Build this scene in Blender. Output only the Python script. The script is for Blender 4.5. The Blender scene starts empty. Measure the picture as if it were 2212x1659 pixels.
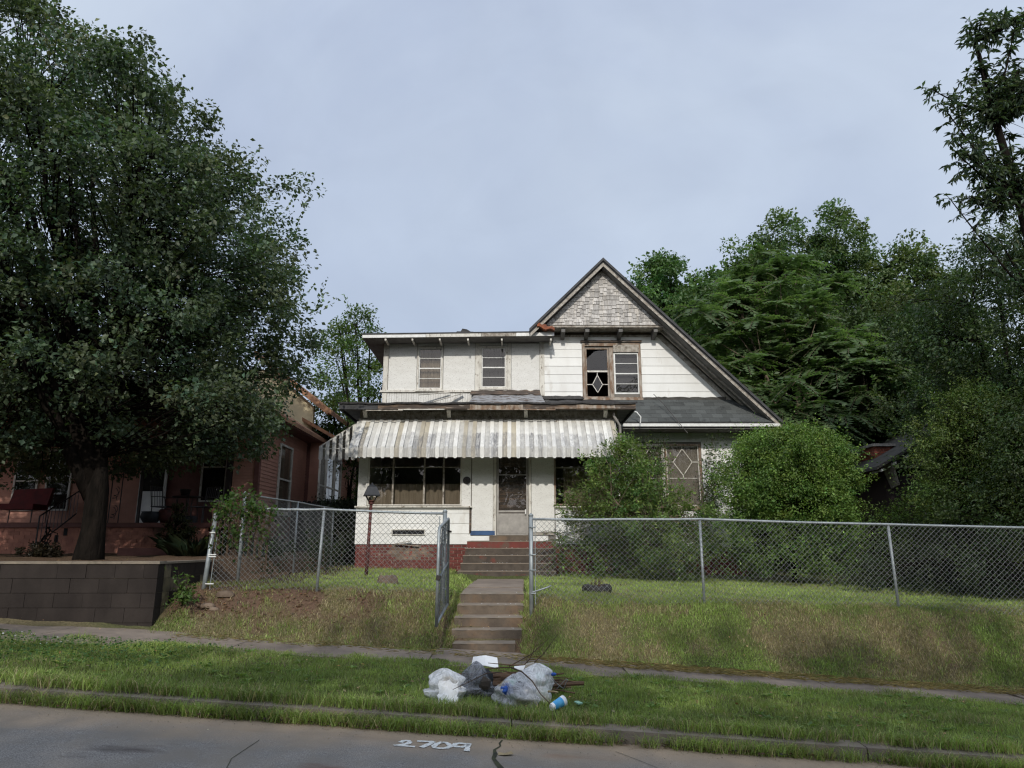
import bpy, math, random
import numpy as np
from mathutils import Vector, Matrix
R = math.radians
random.seed(7)
rng = np.random.default_rng(11)
scene = bpy.context.scene
col = scene.collection

# ------------------------------------------------------------------ camera, sky, sun, exposure
TH = R(13.0); F = 1534.0; CAMZ = 1.55
cam = bpy.data.cameras.new('camera'); camo = bpy.data.objects.new('camera', cam); col.objects.link(camo)
camo.location = (0, 0, CAMZ); camo.rotation_euler = (R(90) + TH, 0, 0)
cam.sensor_width = 36; cam.lens = F / 2212 * 36; cam.clip_start = .05; cam.clip_end = 3000
scene.camera = camo

SUN_EL, SUN_AZ = R(31), R(183)      # azimuth clockwise from +Y: behind the camera, a little to the left
w = bpy.data.worlds.new('World'); scene.world = w; w.use_nodes = True
nt = w.node_tree; nt.nodes.clear()
N = nt.nodes.new; L = nt.links.new
out = N('ShaderNodeOutputWorld'); bg = N('ShaderNodeBackground'); L(bg.outputs[0], out.inputs[0])
sky = N('ShaderNodeTexSky'); sky.sky_type = 'NISHITA'; sky.sun_disc = False
sky.sun_elevation = SUN_EL; sky.sun_rotation = SUN_AZ; sky.air_density = 1.0; sky.dust_density = 4.0; sky.ozone_density = 1.0
tc = N('ShaderNodeTexCoord'); mp = N('ShaderNodeMapping'); mp.inputs['Scale'].default_value = (1.0, 1.2, 1.6)
mp.inputs['Rotation'].default_value = (0.3, 0.2, 0.9)
L(tc.outputs['Generated'], mp.inputs[0])
n1 = N('ShaderNodeTexNoise'); n1.inputs['Scale'].default_value = 1.25; n1.inputs['Detail'].default_value = 6; n1.inputs['Roughness'].default_value = .52; n1.inputs['Distortion'].default_value = .5
L(mp.outputs[0], n1.inputs['Vector'])
cr = N('ShaderNodeValToRGB'); cr.color_ramp.elements[0].position = .34; cr.color_ramp.elements[0].color = (4.15, 4.8, 6.2, 1)
cr.color_ramp.elements[1].position = .68; cr.color_ramp.elements[1].color = (5.8, 6.55, 7.6, 1)
L(n1.outputs[0], cr.inputs[0])
n2 = N('ShaderNodeTexNoise'); n2.inputs['Scale'].default_value = 5.5; n2.inputs['Detail'].default_value = 7; n2.inputs['Distortion'].default_value = 1.2
L(mp.outputs[0], n2.inputs['Vector'])
mr = N('ShaderNodeMapRange'); mr.inputs[1].default_value = .3; mr.inputs[2].default_value = .75; mr.inputs[3].default_value = .965; mr.inputs[4].default_value = 1.035
L(n2.outputs[0], mr.inputs[0])
# haze glow towards the unseen sun, added to lift the shaded ground and leaves
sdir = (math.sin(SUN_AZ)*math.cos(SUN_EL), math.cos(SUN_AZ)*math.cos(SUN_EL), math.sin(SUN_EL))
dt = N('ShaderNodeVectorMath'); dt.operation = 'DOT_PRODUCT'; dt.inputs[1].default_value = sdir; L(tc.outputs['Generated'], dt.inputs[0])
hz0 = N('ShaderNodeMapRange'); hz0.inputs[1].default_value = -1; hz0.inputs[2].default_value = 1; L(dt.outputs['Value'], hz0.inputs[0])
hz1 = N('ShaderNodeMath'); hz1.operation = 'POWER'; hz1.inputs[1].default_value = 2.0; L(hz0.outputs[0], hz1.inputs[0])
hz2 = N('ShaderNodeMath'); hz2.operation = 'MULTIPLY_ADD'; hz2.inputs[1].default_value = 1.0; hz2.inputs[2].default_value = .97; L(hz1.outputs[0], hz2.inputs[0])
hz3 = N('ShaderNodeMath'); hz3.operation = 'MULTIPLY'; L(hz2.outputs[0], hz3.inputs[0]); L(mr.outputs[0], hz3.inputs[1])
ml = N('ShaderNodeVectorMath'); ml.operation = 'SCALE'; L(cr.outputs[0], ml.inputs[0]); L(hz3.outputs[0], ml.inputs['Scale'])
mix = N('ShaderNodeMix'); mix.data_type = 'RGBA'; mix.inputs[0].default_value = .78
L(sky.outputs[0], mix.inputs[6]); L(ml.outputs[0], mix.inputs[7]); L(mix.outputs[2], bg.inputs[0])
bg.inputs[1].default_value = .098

S = Vector((math.sin(SUN_AZ) * math.cos(SUN_EL), math.cos(SUN_AZ) * math.cos(SUN_EL), math.sin(SUN_EL)))
sl = bpy.data.lights.new('sun', 'SUN'); sl.energy = 2.15; sl.angle = R(.7); sl.color = (1.0, .955, .885)
slo = bpy.data.objects.new('sun', sl); col.objects.link(slo); slo.rotation_euler = (-S).to_track_quat('-Z', 'Y').to_euler()
slo.location = S * 60
vs = scene.view_settings; vs.view_transform = 'Standard'; vs.look = 'None'; vs.exposure = 0.30; vs.gamma = 1; vs.use_curve_mapping = False
cy = scene.cycles; cy.use_denoising = True; cy.pixel_filter_type = 'BLACKMAN_HARRIS'; cy.filter_width = 1.25; cy.use_adaptive_sampling = False; cy.sample_clamp_indirect = 4.0; cy.max_bounces = 6; cy.transparent_max_bounces = 24
cy.diffuse_bounces = 3; cy.glossy_bounces = 3; cy.caustics_reflective = False; cy.caustics_refractive = False
try: cy.denoising_prefilter = 'NONE'; cy.denoising_input_passes = 'RGB_ALBEDO_NORMAL'
except Exception: pass

# ------------------------------------------------------------------ helpers
def P(px, py, Y):
    """place of a photo point (2212 px wide photo) that stands at depth Y: its real X and Z"""
    u = 830 - py; x = px - 1106
    yy = F * math.cos(TH) - u * math.sin(TH); zz = F * math.sin(TH) + u * math.cos(TH)
    return x / yy * Y, CAMZ + zz / yy * Y

WL = {}
def setp(o, parent):
    if parent is not None:
        o.parent = parent
        o.matrix_parent_inverse = Matrix.Translation(-WL.get(parent.name, Vector()))
def tag(o, label=None, cat=None, group=None, kind=None):
    if label: o['label'] = label
    if cat: o['category'] = cat
    if group: o['group'] = group
    if kind: o['kind'] = kind
    return o
def empty(name, loc, label=None, cat=None, group=None):
    o = bpy.data.objects.new(name, None); col.objects.link(o); o.location = loc; o.empty_display_size = .2
    WL[o.name] = Vector(loc); tag(o, label, cat, group); return o
def link(name, me, m=None, parent=None, **k):
    o = bpy.data.objects.new(name, me); col.objects.link(o)
    if m is not None and not me.materials: me.materials.append(m)
    setp(o, parent); tag(o, **k); return o
def copy_thing(root, loc, rz=0, label=None):
    m = {}
    def rec(o, par):
        c = o.copy(); col.objects.link(c)
        if par is not None: c.parent = par
        for ch in o.children: rec(ch, c)
        return c
    r = rec(root, None); r.location = loc; r.rotation_euler = (0, 0, rz); WL[r.name] = Vector(loc)
    if label: r['label'] = label
    return r

class MB:
    def __init__(s): s.v = []; s.f = []
    def add(s, vs_, fs):
        n = len(s.v); s.v += [tuple(p) for p in vs_]; s.f += [tuple(i + n for i in f) for f in fs]; return s
    def box(s, x0, x1, y0, y1, z0, z1):
        return s.add([(x0,y0,z0),(x1,y0,z0),(x1,y1,z0),(x0,y1,z0),(x0,y0,z1),(x1,y0,z1),(x1,y1,z1),(x0,y1,z1)],
              [(0,3,2,1),(4,5,6,7),(0,1,5,4),(1,2,6,5),(2,3,7,6),(3,0,4,7)])
    def prism(s, poly, y0, y1, fy=None):
        """XZ polygon (counter-clockwise seen from -Y) extruded from y0 (front) to y1; fy(z) moves the front face"""
        n = len(poly)
        vs_ = [(x, (fy(z) if fy else y0), z) for x, z in poly] + [(x, y1, z) for x, z in poly]
        return s.add(vs_, [tuple(range(n)), tuple(range(2*n-1, n-1, -1))] + [(i, i+n, (i+1) % n + n, (i+1) % n) for i in range(n)])
    def hexa(s, a, b):
        """two quads a (bottom ring) and b (top ring)"""
        return s.add(list(a) + list(b), [(3,2,1,0),(4,5,6,7),(0,1,5,4),(1,2,6,5),(2,3,7,6),(3,0,4,7)])
    def bar(s, p, q, w_, t=None, up=(0,0,1)):
        p = Vector(p); q = Vector(q); d = (q-p).normalized(); t = t or w_
        u = Vector(up)
        if abs(d.dot(u)) > .98: u = Vector((0,1,0))
        a = d.cross(u).normalized()*w_/2; b = a.cross(d).normalized()*t/2
        return s.hexa([p-a-b,p+a-b,p+a+b,p-a+b],[q-a-b,q+a-b,q+a+b,q-a+b])
    def tube(s, pts, r, n=8, cap=True):
        pts = [Vector(p) for p in pts]; rs = r if hasattr(r, '__len__') else [r]*len(pts)
        base = len(s.v); ref = None
        for i, p in enumerate(pts):
            d = (pts[min(i+1,len(pts)-1)] - pts[max(i-1,0)])
            d = d.normalized() if d.length > 1e-9 else Vector((0,0,1))
            if ref is None: ref = Vector((1,0,0)) if abs(d.x) < .8 else Vector((0,1,0))
            a = (ref - d*ref.dot(d)).normalized(); b = d.cross(a); ref = a
            for k in range(n):
                t = 2*math.pi*k/n; s.v.append(tuple(p + (a*math.cos(t) + b*math.sin(t))*rs[i]))
        for i in range(len(pts)-1):
            for k in range(n):
                s.f.append((base+i*n+k, base+i*n+(k+1)%n, base+(i+1)*n+(k+1)%n, base+(i+1)*n+k))
        if cap:
            s.f.append(tuple(base+k for k in range(n-1,-1,-1))); s.f.append(tuple(base+(len(pts)-1)*n+k for k in range(n)))
        return s
    def lathe(s, c, prof, n=16):
        return s.tube([(c[0], c[1], c[2]+z) for _, z in prof], [max(r, .0005) for r, _ in prof], n)
    def mesh(s, name, m=None, smooth=False):
        me = bpy.data.meshes.new(name); me.from_pydata(s.v, [], s.f); me.update()
        if smooth: me.polygons.foreach_set('use_smooth', [True]*len(me.polygons))
        if m is not None: me.materials.append(m)
        return me
    def build(s, name, m, parent=None, smooth=False, **k):
        return link(name, s.mesh(name, m, smooth), None, parent, **k)

def npmesh(name, v, f, colr=None, m=None, smooth=False):
    """v (n,3), f (k,3 or 4)"""
    me = bpy.data.meshes.new(name); k, c = f.shape
    me.vertices.add(len(v)); me.vertices.foreach_set('co', np.ascontiguousarray(v, dtype=np.float32).ravel())
    me.loops.add(k*c); me.loops.foreach_set('vertex_index', np.ascontiguousarray(f, dtype=np.int32).ravel())
    me.polygons.add(k); me.polygons.foreach_set('loop_start', np.arange(0, k*c, c, dtype=np.int32))
    try: me.polygons.foreach_set('loop_total', np.full(k, c, dtype=np.int32))
    except Exception: pass
    me.update(calc_edges=True)
    if smooth: me.polygons.foreach_set('use_smooth', np.ones(k, dtype=bool))
    if colr is not None:
        at = me.color_attributes.new('Col', 'FLOAT_COLOR', 'POINT')
        c4 = np.ones((len(v), 4), dtype=np.float32); c4[:, :3] = colr; at.data.foreach_set('color', c4.ravel())
    if m is not None: me.materials.append(m)
    return me
def unit(a): return a / np.maximum(np.linalg.norm(a, axis=-1, keepdims=True), 1e-9)
def leafmesh(name, base, d, nrm, ln, wd, colr, m, droop=.15):
    n = len(base); d = unit(d); side = unit(np.cross(d, nrm)); up = np.cross(side, d)
    ln = np.broadcast_to(ln, (n,))[:, None]; wd = np.broadcast_to(wd, (n,))[:, None]
    mid = base + d*ln*.48 + up*ln*.06
    v = np.stack([base, mid + side*wd*.5, base + d*ln - up*ln*droop, mid - side*wd*.5], 1).reshape(-1, 3)
    i = np.arange(n)[:, None]*4
    f = np.concatenate([i + np.array([[0,1,2]]), i + np.array([[0,2,3]])], 0)
    return npmesh(name, v, f, np.repeat(colr, 4, 0), m)
def segmesh(name, A, B, ra, rb, m, colr=None):
    """many straight four-sided rods"""
    d = unit(B-A); ref = np.where(np.abs(d[:, 2:3]) > .9, np.array([[1., 0, 0]]), np.array([[0., 0, 1]]))
    a = unit(np.cross(d, ref)); b = np.cross(d, a); n = len(A)
    ra = np.broadcast_to(ra, (n,))[:, None]; rb = np.broadcast_to(rb, (n,))[:, None]
    v = np.stack([A+a*ra, A+b*ra, A-a*ra, A-b*ra, B+a*rb, B+b*rb, B-a*rb, B-b*rb], 1).reshape(-1, 3)
    i = np.arange(n)[:, None]*8
    f = np.concatenate([i + np.array([q]) for q in ((0,1,5,4),(1,2,6,5),(2,3,7,6),(3,0,4,7))], 0)
    return npmesh(name, v, f, None, m, True)

_tab = np.random.default_rng(3).random((256, 256))
def vnoise(x, y):
    xi = np.floor(x).astype(int); yi = np.floor(y).astype(int); fx = x-xi; fy = y-yi
    fx = fx*fx*(3-2*fx); fy = fy*fy*(3-2*fy)
    g = lambda a, b: _tab[a % 256, b % 256]
    return (g(xi,yi)*(1-fx)+g(xi+1,yi)*fx)*(1-fy) + (g(xi,yi+1)*(1-fx)+g(xi+1,yi+1)*fx)*fy
def fbm(x, y, f=1., o=3):
    s = 0; a = .5; t = 0
    for k in range(o):
        s = s + a*vnoise(x*f+17*k, y*f+31*k); t += a; a *= .5; f *= 2.1
    return s/t
def sstep(t): t = np.clip(t, 0, 1); return t*t*(3-2*t)

# ------------------------------------------------------------------ materials
M = {}
def nodes(m):
    m.use_nodes = True; t = m.node_tree; t.nodes.clear(); return t, t.nodes.new, t.links.new
def rgb(c): return (c[0], c[1], c[2], 1)
def mat(name, c1, c2=None, sc=3., rough=.8, lo=.35, hi=.65, bump=0., bsc=30., rand=0., c3=None, sc3=1.2, lo3=.55, hi3=.7, stretch=(1,1,1), metal=0., spec=.3, bd=.01):
    """paint, stone, wood ...: base colour c1 worn to c2 by fine noise, c3 in larger stains"""
    m = bpy.data.materials.new(name); t, N, L = nodes(m)
    o = N('ShaderNodeOutputMaterial'); b = N('ShaderNodeBsdfPrincipled'); L(b.outputs[0], o.inputs[0])
    b.inputs['Roughness'].default_value = rough; b.inputs['Metallic'].default_value = metal
    b.inputs['Specular IOR Level'].default_value = spec
    g = N('ShaderNodeNewGeometry'); mp = N('ShaderNodeMapping'); mp.inputs['Scale'].default_value = stretch
    L(g.outputs['Position'], mp.inputs[0])
    def nz(scale, det=6, r=.6):
        n = N('ShaderNodeTexNoise'); n.inputs['Scale'].default_value = scale; n.inputs['Detail'].default_value = det
        n.inputs['Roughness'].default_value = r; L(mp.outputs[0], n.inputs['Vector']); return n.outputs[0]
    def rng_(s, a, bb, c=0., d=1.):
        r = N('ShaderNodeMapRange'); L(s, r.inputs[0])
        for i, x in enumerate((a, bb, c, d)): r.inputs[i+1].default_value = x
        return r.outputs[0]
    def mixc(f, a, bb):
        x = N('ShaderNodeMix'); x.data_type = 'RGBA'; L(f, x.inputs[0])
        for k, s in ((6, a), (7, bb)):
            if isinstance(s, tuple): x.inputs[k].default_value = rgb(s)
            else: L(s, x.inputs[k])
        return x.outputs[2]
    c = tuple(c1)
    if c2: c = mixc(rng_(nz(sc), lo, hi), tuple(c1), tuple(c2))
    if c3: c = mixc(rng_(nz(sc3, 8, .65), lo3, hi3), c, tuple(c3))
    if rand > 0:
        oi = N('ShaderNodeObjectInfo'); f = rng_(oi.outputs['Random'], 0, 1, 1-rand, 1+rand)
        v = N('ShaderNodeVectorMath'); v.operation = 'SCALE'; L(f, v.inputs['Scale'])
        if isinstance(c, tuple): v.inputs[0].default_value = c
        else: L(c, v.inputs[0])
        c = v.outputs[0]
    if isinstance(c, tuple): b.inputs['Base Color'].default_value = rgb(c)
    else: L(c, b.inputs['Base Color'])
    if bump > 0:
        bp = N('ShaderNodeBump'); bp.inputs['Strength'].default_value = bump; bp.inputs['Distance'].default_value = bd
        L(nz(bsc, 5, .6), bp.inputs['Height']); L(bp.outputs[0], b.inputs['Normal'])
    M[name] = m; return m
def leafmat(name, trans=.35, rough=.5, boost=(1.5, 1.7, .8)):
    m = bpy.data.materials.new(name); t, N, L = nodes(m)
    o = N('ShaderNodeOutputMaterial'); b = N('ShaderNodeBsdfPrincipled'); tr = N('ShaderNodeBsdfTranslucent'); mx = N('ShaderNodeMixShader')
    a = N('ShaderNodeAttribute'); a.attribute_name = 'Col'; L(a.outputs[0], b.inputs['Base Color'])
    b.inputs['Roughness'].default_value = rough; b.inputs['Specular IOR Level'].default_value = .35
    v = N('ShaderNodeVectorMath'); v.operation = 'MULTIPLY'; v.inputs[1].default_value = boost; L(a.outputs[0], v.inputs[0]); L(v.outputs[0], tr.inputs[0])
    mx.inputs[0].default_value = trans; L(b.outputs[0], mx.inputs[1]); L(tr.outputs[0], mx.inputs[2]); L(mx.outputs[0], o.inputs[0])
    M[name] = m; return m
def glass(name, tint=(.90,.88,.85), dust=0.0, dustc=(.3,.28,.24), ior=1.6):
    m = bpy.data.materials.new(name); t, N, L = nodes(m)
    o = N('ShaderNodeOutputMaterial'); tp = N('ShaderNodeBsdfTransparent'); gl = N('ShaderNodeBsdfGlossy'); fr = N('ShaderNodeFresnel'); mx = N('ShaderNodeMixShader')
    tp.inputs[0].default_value = rgb(tint); gl.inputs['Roughness'].default_value = .015; fr.inputs[0].default_value = ior
    g = N('ShaderNodeNewGeometry')
    n = N('ShaderNodeTexNoise'); n.inputs['Scale'].default_value = 1.2; L(g.outputs['Position'], n.inputs['Vector'])
    bp = N('ShaderNodeBump'); bp.inputs['Strength'].default_value = .06; bp.inputs['Distance'].default_value = .05; L(n.outputs[0], bp.inputs['Height']); L(bp.outputs[0], gl.inputs['Normal'])
    mi = N('ShaderNodeMix'); mi.data_type = 'FLOAT'; L(g.outputs['Backfacing'], mi.inputs[0]); mi.inputs[2].default_value = ior; mi.inputs[3].default_value = 1/ior; L(mi.outputs[0], fr.inputs[0])
    L(fr.outputs[0], mx.inputs[0]); L(tp.outputs[0], mx.inputs[1]); L(gl.outputs[0], mx.inputs[2])
    last = mx
    if dust > 0:
        df = N('ShaderNodeBsdfDiffuse'); df.inputs[0].default_value = rgb(dustc); m2 = N('ShaderNodeMixShader')
        n3 = N('ShaderNodeTexNoise'); n3.inputs['Scale'].default_value = 3; n3.inputs['Detail'].default_value = 6; L(g.outputs['Position'], n3.inputs['Vector'])
        r = N('ShaderNodeMapRange'); L(n3.outputs[0], r.inputs[0]); r.inputs[1].default_value = .3; r.inputs[2].default_value = .7; r.inputs[3].default_value = dust*.5; r.inputs[4].default_value = dust*1.4
        L(r.outputs[0], m2.inputs[0]); L(mx.outputs[0], m2.inputs[1]); L(df.outputs[0], m2.inputs[2]); last = m2
    L(last.outputs[0], o.inputs[0]); M[name] = m; return m

mat('siding', (.72,.72,.69), (.63,.62,.58), 2.2, .6, .45, .8, bump=.15, bsc=60, rand=.05, c3=(.46,.42,.35), sc3=3.2, lo3=.56, hi3=.80, stretch=(1,1,.35))
mat('panel_paint', (.66,.655,.62), (.58,.57,.53), 3, .7, .4, .8, bump=.25, bsc=45, rand=.04, c3=(.36,.34,.31), sc3=22, lo3=.56, hi3=.66, stretch=(1,1,2.6))
mat('trim_paint', (.60,.58,.52), (.42,.39,.34), 8, .7, .45, .7, bump=.3, bsc=50, rand=.05, c3=(.20,.165,.13), sc3=18, lo3=.56, hi3=.66, stretch=(1,1,.4))
mat('worn_trim', (.40,.37,.32), (.22,.19,.155), 9, .85, .4, .62, bump=.4, bsc=40, c3=(.10,.08,.065), sc3=7, lo3=.55, hi3=.68)
mat('bare_wood', (.20,.13,.085), (.36,.32,.27), 8, .85, .42, .62, bump=.5, bsc=40, c3=(.07,.045,.03), sc3=11, lo3=.55, hi3=.7, stretch=(1,1,.3))
mat('rot_wood', (.07,.055,.045), (.22,.15,.10), 6, .9, .5, .7, bump=.6, bsc=25, c3=(.33,.29,.25), sc3=9, lo3=.6, hi3=.7, stretch=(.3,1,2))
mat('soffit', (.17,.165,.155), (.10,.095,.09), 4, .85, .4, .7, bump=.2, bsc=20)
mat('shingle_wood', (.50,.48,.45), (.29,.27,.25), 30, .9, .35, .7, bump=.7, bsc=120, rand=.28, c3=(.52,.48,.42), sc3=9, lo3=.5, hi3=.7, stretch=(1,1,.12))
mat('asphalt_shingle', (.060,.066,.064), (.085,.09,.088), 60, .95, .3, .7, bump=.5, bsc=180, rand=.22, c3=(.035,.037,.037), sc3=4)
mat('tar', (.028,.027,.027), (.06,.055,.05), 9, .7, .45, .7, bump=.8, bsc=18, bd=.03)
mat('roll_roof', (.30,.30,.30), (.20,.20,.20), 7, .9, .4, .6, bump=.4, bsc=60, c3=(.08,.055,.04), sc3=3.5, lo3=.52, hi3=.58)
mat('roof_edge', (.07,.07,.072), (.035,.035,.035), 6, .8, bump=.4, bsc=20)
mat('awning', (.70,.69,.64), (.56,.55,.51), 6, .45, .40, .7, bump=.15, bsc=30, rand=.10, c3=(.30,.295,.29), sc3=8, lo3=.56, hi3=.80, stretch=(1.6,1.0,.45))
mat('awning_tan', (.42,.37,.27), (.30,.27,.21), 5, .55, bump=.2, bsc=30, rand=.12, c3=(.16,.155,.155), sc3=8, lo3=.52, hi3=.62, stretch=(1.2,.9,.5))
mat('awning_mildew', (.30,.30,.30), (.13,.125,.13), 9, .6, .35, .65, bump=.2, bsc=50, rand=.3, c3=(.50,.49,.46), sc3=14, lo3=.58, hi3=.70, stretch=(1.8,1,.5))
mat('hollow_black', (.008,.008,.009), None, rough=.8)  # near-black, paints the shade inside vents, holes and behind glass
mat('red_brick', (.145,.034,.027), (.10,.027,.022), 14, .75, .4, .7, bump=.5, bsc=60, rand=.22, c3=(.33,.25,.20), sc3=6, lo3=.61, hi3=.67)
mat('bare_brick', (.24,.17,.12), (.13,.10,.08), 10, .9, bump=.6, bsc=60, rand=.3, c3=(.20,.032,.022), sc3=9, lo3=.52, hi3=.6)
mat('red_paint', (.155,.036,.027), (.11,.03,.024), 4, .7, .4, .7, bump=.25, bsc=30, c3=(.10,.07,.05), sc3=2.2, lo3=.58, hi3=.7)
mat('mortar', (.20,.11,.09), (.34,.27,.22), 5, .9, .5, .6, bump=.4, bsc=80)
mat('step_concrete', (.150,.118,.088), (.095,.075,.058), 5, .9, .35, .65, bump=.5, bsc=60, c3=(.20,.13,.08), sc3=2.6, lo3=.5, hi3=.75, rand=.07)
mat('step_dark', (.062,.050,.040), (.10,.082,.064), 6, .9, .4, .7, bump=.5, bsc=60, c3=(.16,.05,.035), sc3=4, lo3=.58, hi3=.7, rand=.12)
mat('tread_concrete', (.24,.20,.155), (.16,.13,.10), 6, .92, .35, .7, bump=.4, bsc=60, c3=(.27,.19,.12), sc3=3, lo3=.55, hi3=.75)
mat('sidewalk_concrete', (.24,.195,.155), (.15,.12,.096), 2.5, .92, .3, .7, bump=.4, bsc=70, c3=(.28,.22,.16), sc3=9, lo3=.55, hi3=.75, rand=.08)
mat('kerb_concrete', (.24,.20,.15), (.16,.135,.11), 5, .92, .35, .7, bump=.6, bsc=40, c3=(.10,.09,.06), sc3=3, lo3=.55, hi3=.72)
mat('block_paint', (.023,.0185,.0165), (.037,.030,.026), 2.5, .85, spec=.12, bump=.5, bsc=40, rand=.10, c3=(.045,.036,.032), sc3=5, lo3=.66, hi3=.74, stretch=(1,1,.5))
mat('block_bare', (.16,.13,.075), (.09,.075,.05), 6, .9, bump=.5, bsc=50, rand=.15, c3=(.045,.036,.034), sc3=4, lo3=.5, hi3=.6)
mat('galv', (.22,.245,.25), (.32,.345,.35), 10, .5, metal=.4, c3=(.16,.15,.14), sc3=12, lo3=.62, hi3=.75, spec=.5)
mat('galv_wire', (.24,.25,.25), (.17,.175,.175), 20, .5, metal=.3)
mat('alu_white', (.70,.70,.67), (.55,.55,.52), 9, .4, c3=(.35,.33,.3), sc3=14, lo3=.62, hi3=.72)
mat('alu_grey', (.34,.32,.29), (.25,.235,.215), 7, .45, bump=.1, bsc=20, metal=.25)
mat('lamp_metal', (.030,.033,.038), (.02,.021,.024), 20, .6, spec=.3)
mat('rust_post', (.10,.028,.022), (.055,.02,.017), 10, .7, bump=.3, bsc=60, c3=(.03,.02,.018), sc3=8)
mat('black_iron', (.012,.012,.013), (.03,.02,.015), 30, .5, spec=.5)
mat('copper_rust', (.24,.075,.03), (.13,.045,.025), 8, .8, bump=.6, bsc=25)
mat('blue_paint', (.04,.09,.20), (.03,.06,.13), 5, .6)
mat('interior', (.16,.145,.125), None, rough=.9)
mat('curtain', (.24,.215,.175), (.17,.15,.12), 3, .9, stretch=(6,1,.4))
mat('blind', (.045,.048,.053), (.035,.038,.042), 3, .9)
mat('bark', (.017,.0135,.011), (.007,.006,.005), 9, .95, bump=1., bsc=16, stretch=(1,1,.25), bd=.04, spec=.04)
mat('bark_light', (.17,.13,.09), (.09,.07,.05), 9, .95, bump=.8, bsc=16, stretch=(1,1,.3))
mat('coral', (.46,.235,.17), (.36,.185,.135), 2, .75, rand=.04, bump=.1, bsc=60)
mat('coral_brick', (.44,.20,.14), (.30,.13,.095), 5, .85, .45, .7, bump=.4, bsc=50, rand=.12, c3=(.10,.06,.045), sc3=1.6, lo3=.56, hi3=.66)
mat('coral_trim', (.17,.075,.06), (.12,.05,.042), 4, .7)
mat('orange_roof', (.33,.18,.10), (.22,.115,.07), 2.5, .9, bump=.5, bsc=70, c3=(.12,.07,.05), sc3=1.5, lo3=.55, hi3=.7, stretch=(1,1,3), rand=.06)
mat('cream_wall', (.62,.53,.34), (.5,.43,.28), 3, .8)
mat('dark_trim', (.03,.02,.02), None, rough=.6)
mat('fence_wood', (.062,.052,.044), (.034,.029,.026), 8, .95, bump=.5, bsc=40, rand=.25, stretch=(1,1,.2))
mat('grey_roof', (.085,.08,.07), (.05,.047,.042), 5, .95, bump=.5, bsc=60, rand=.12)
mat('chim_brick', (.26,.075,.045), (.17,.05,.035), 8, .9, bump=.5, bsc=50, rand=.25)
mat('chim_mortar', (.25,.20,.17), None, rough=.95)
mat('chim_cap', (.30,.28,.25), (.2,.18,.16), 8, .9, bump=.4, bsc=40)
mat('rubber', (.018,.018,.018), (.04,.035,.03), 12, .7, bump=.5, bsc=50)
mat('twig', (.095,.062,.040), (.05,.034,.024), 12, .9)
mat('dead_stick', (.17,.105,.062), (.075,.046,.030), 8, .9, bump=.5, bsc=30, rand=.3)
mat('paper', (.80,.80,.78), (.68,.68,.66), 5, .7, bump=.2, bsc=12)
mat('cup_white', (.80,.82,.82), None, rough=.5)
mat('cup_blue', (.05,.30,.60), (.10,.40,.66), 25, .45)
mat('plastic_green', (.28,.50,.38), None, rough=.5)
mat('plastic_blue', (.03,.10,.40), None, rough=.4)
mat('straw', (.42,.34,.20), (.28,.21,.12), 9, .9, rand=.25)
mat('brown_leaf', (.20,.12,.065), (.11,.065,.038), 5, .85, rand=.4)
mat('road_paint', (.70,.70,.66), (.30,.29,.28), 45, .8, .52, .68, bump=.3, bsc=150)
mat('crack', (.022,.021,.018), (.05,.055,.025), 18, .95)
mat('stone', (.12,.085,.06), (.20,.15,.11), 7, .9, bump=.8, bsc=15, rand=.2)
mat('red_cloth', (.12,.014,.014), (.07,.012,.012), 6, .8)
mat('statue', (.34,.34,.33), (.18,.18,.17), 14, .8, bump=.6, bsc=40)
mat('wall_white', (.7,.7,.68), None, rough=.8)
for n_, tr_ in (('leaf', .32), ('leaf_thin', .45), ('grass_blade', .35)): leafmat(n_, tr_)
glass('glass', ior=1.45); glass('glass_dusty', dust=.35, dustc=(.22,.20,.17)); glass('glass_door', dust=.10, dustc=(.1,.1,.1))

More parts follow.
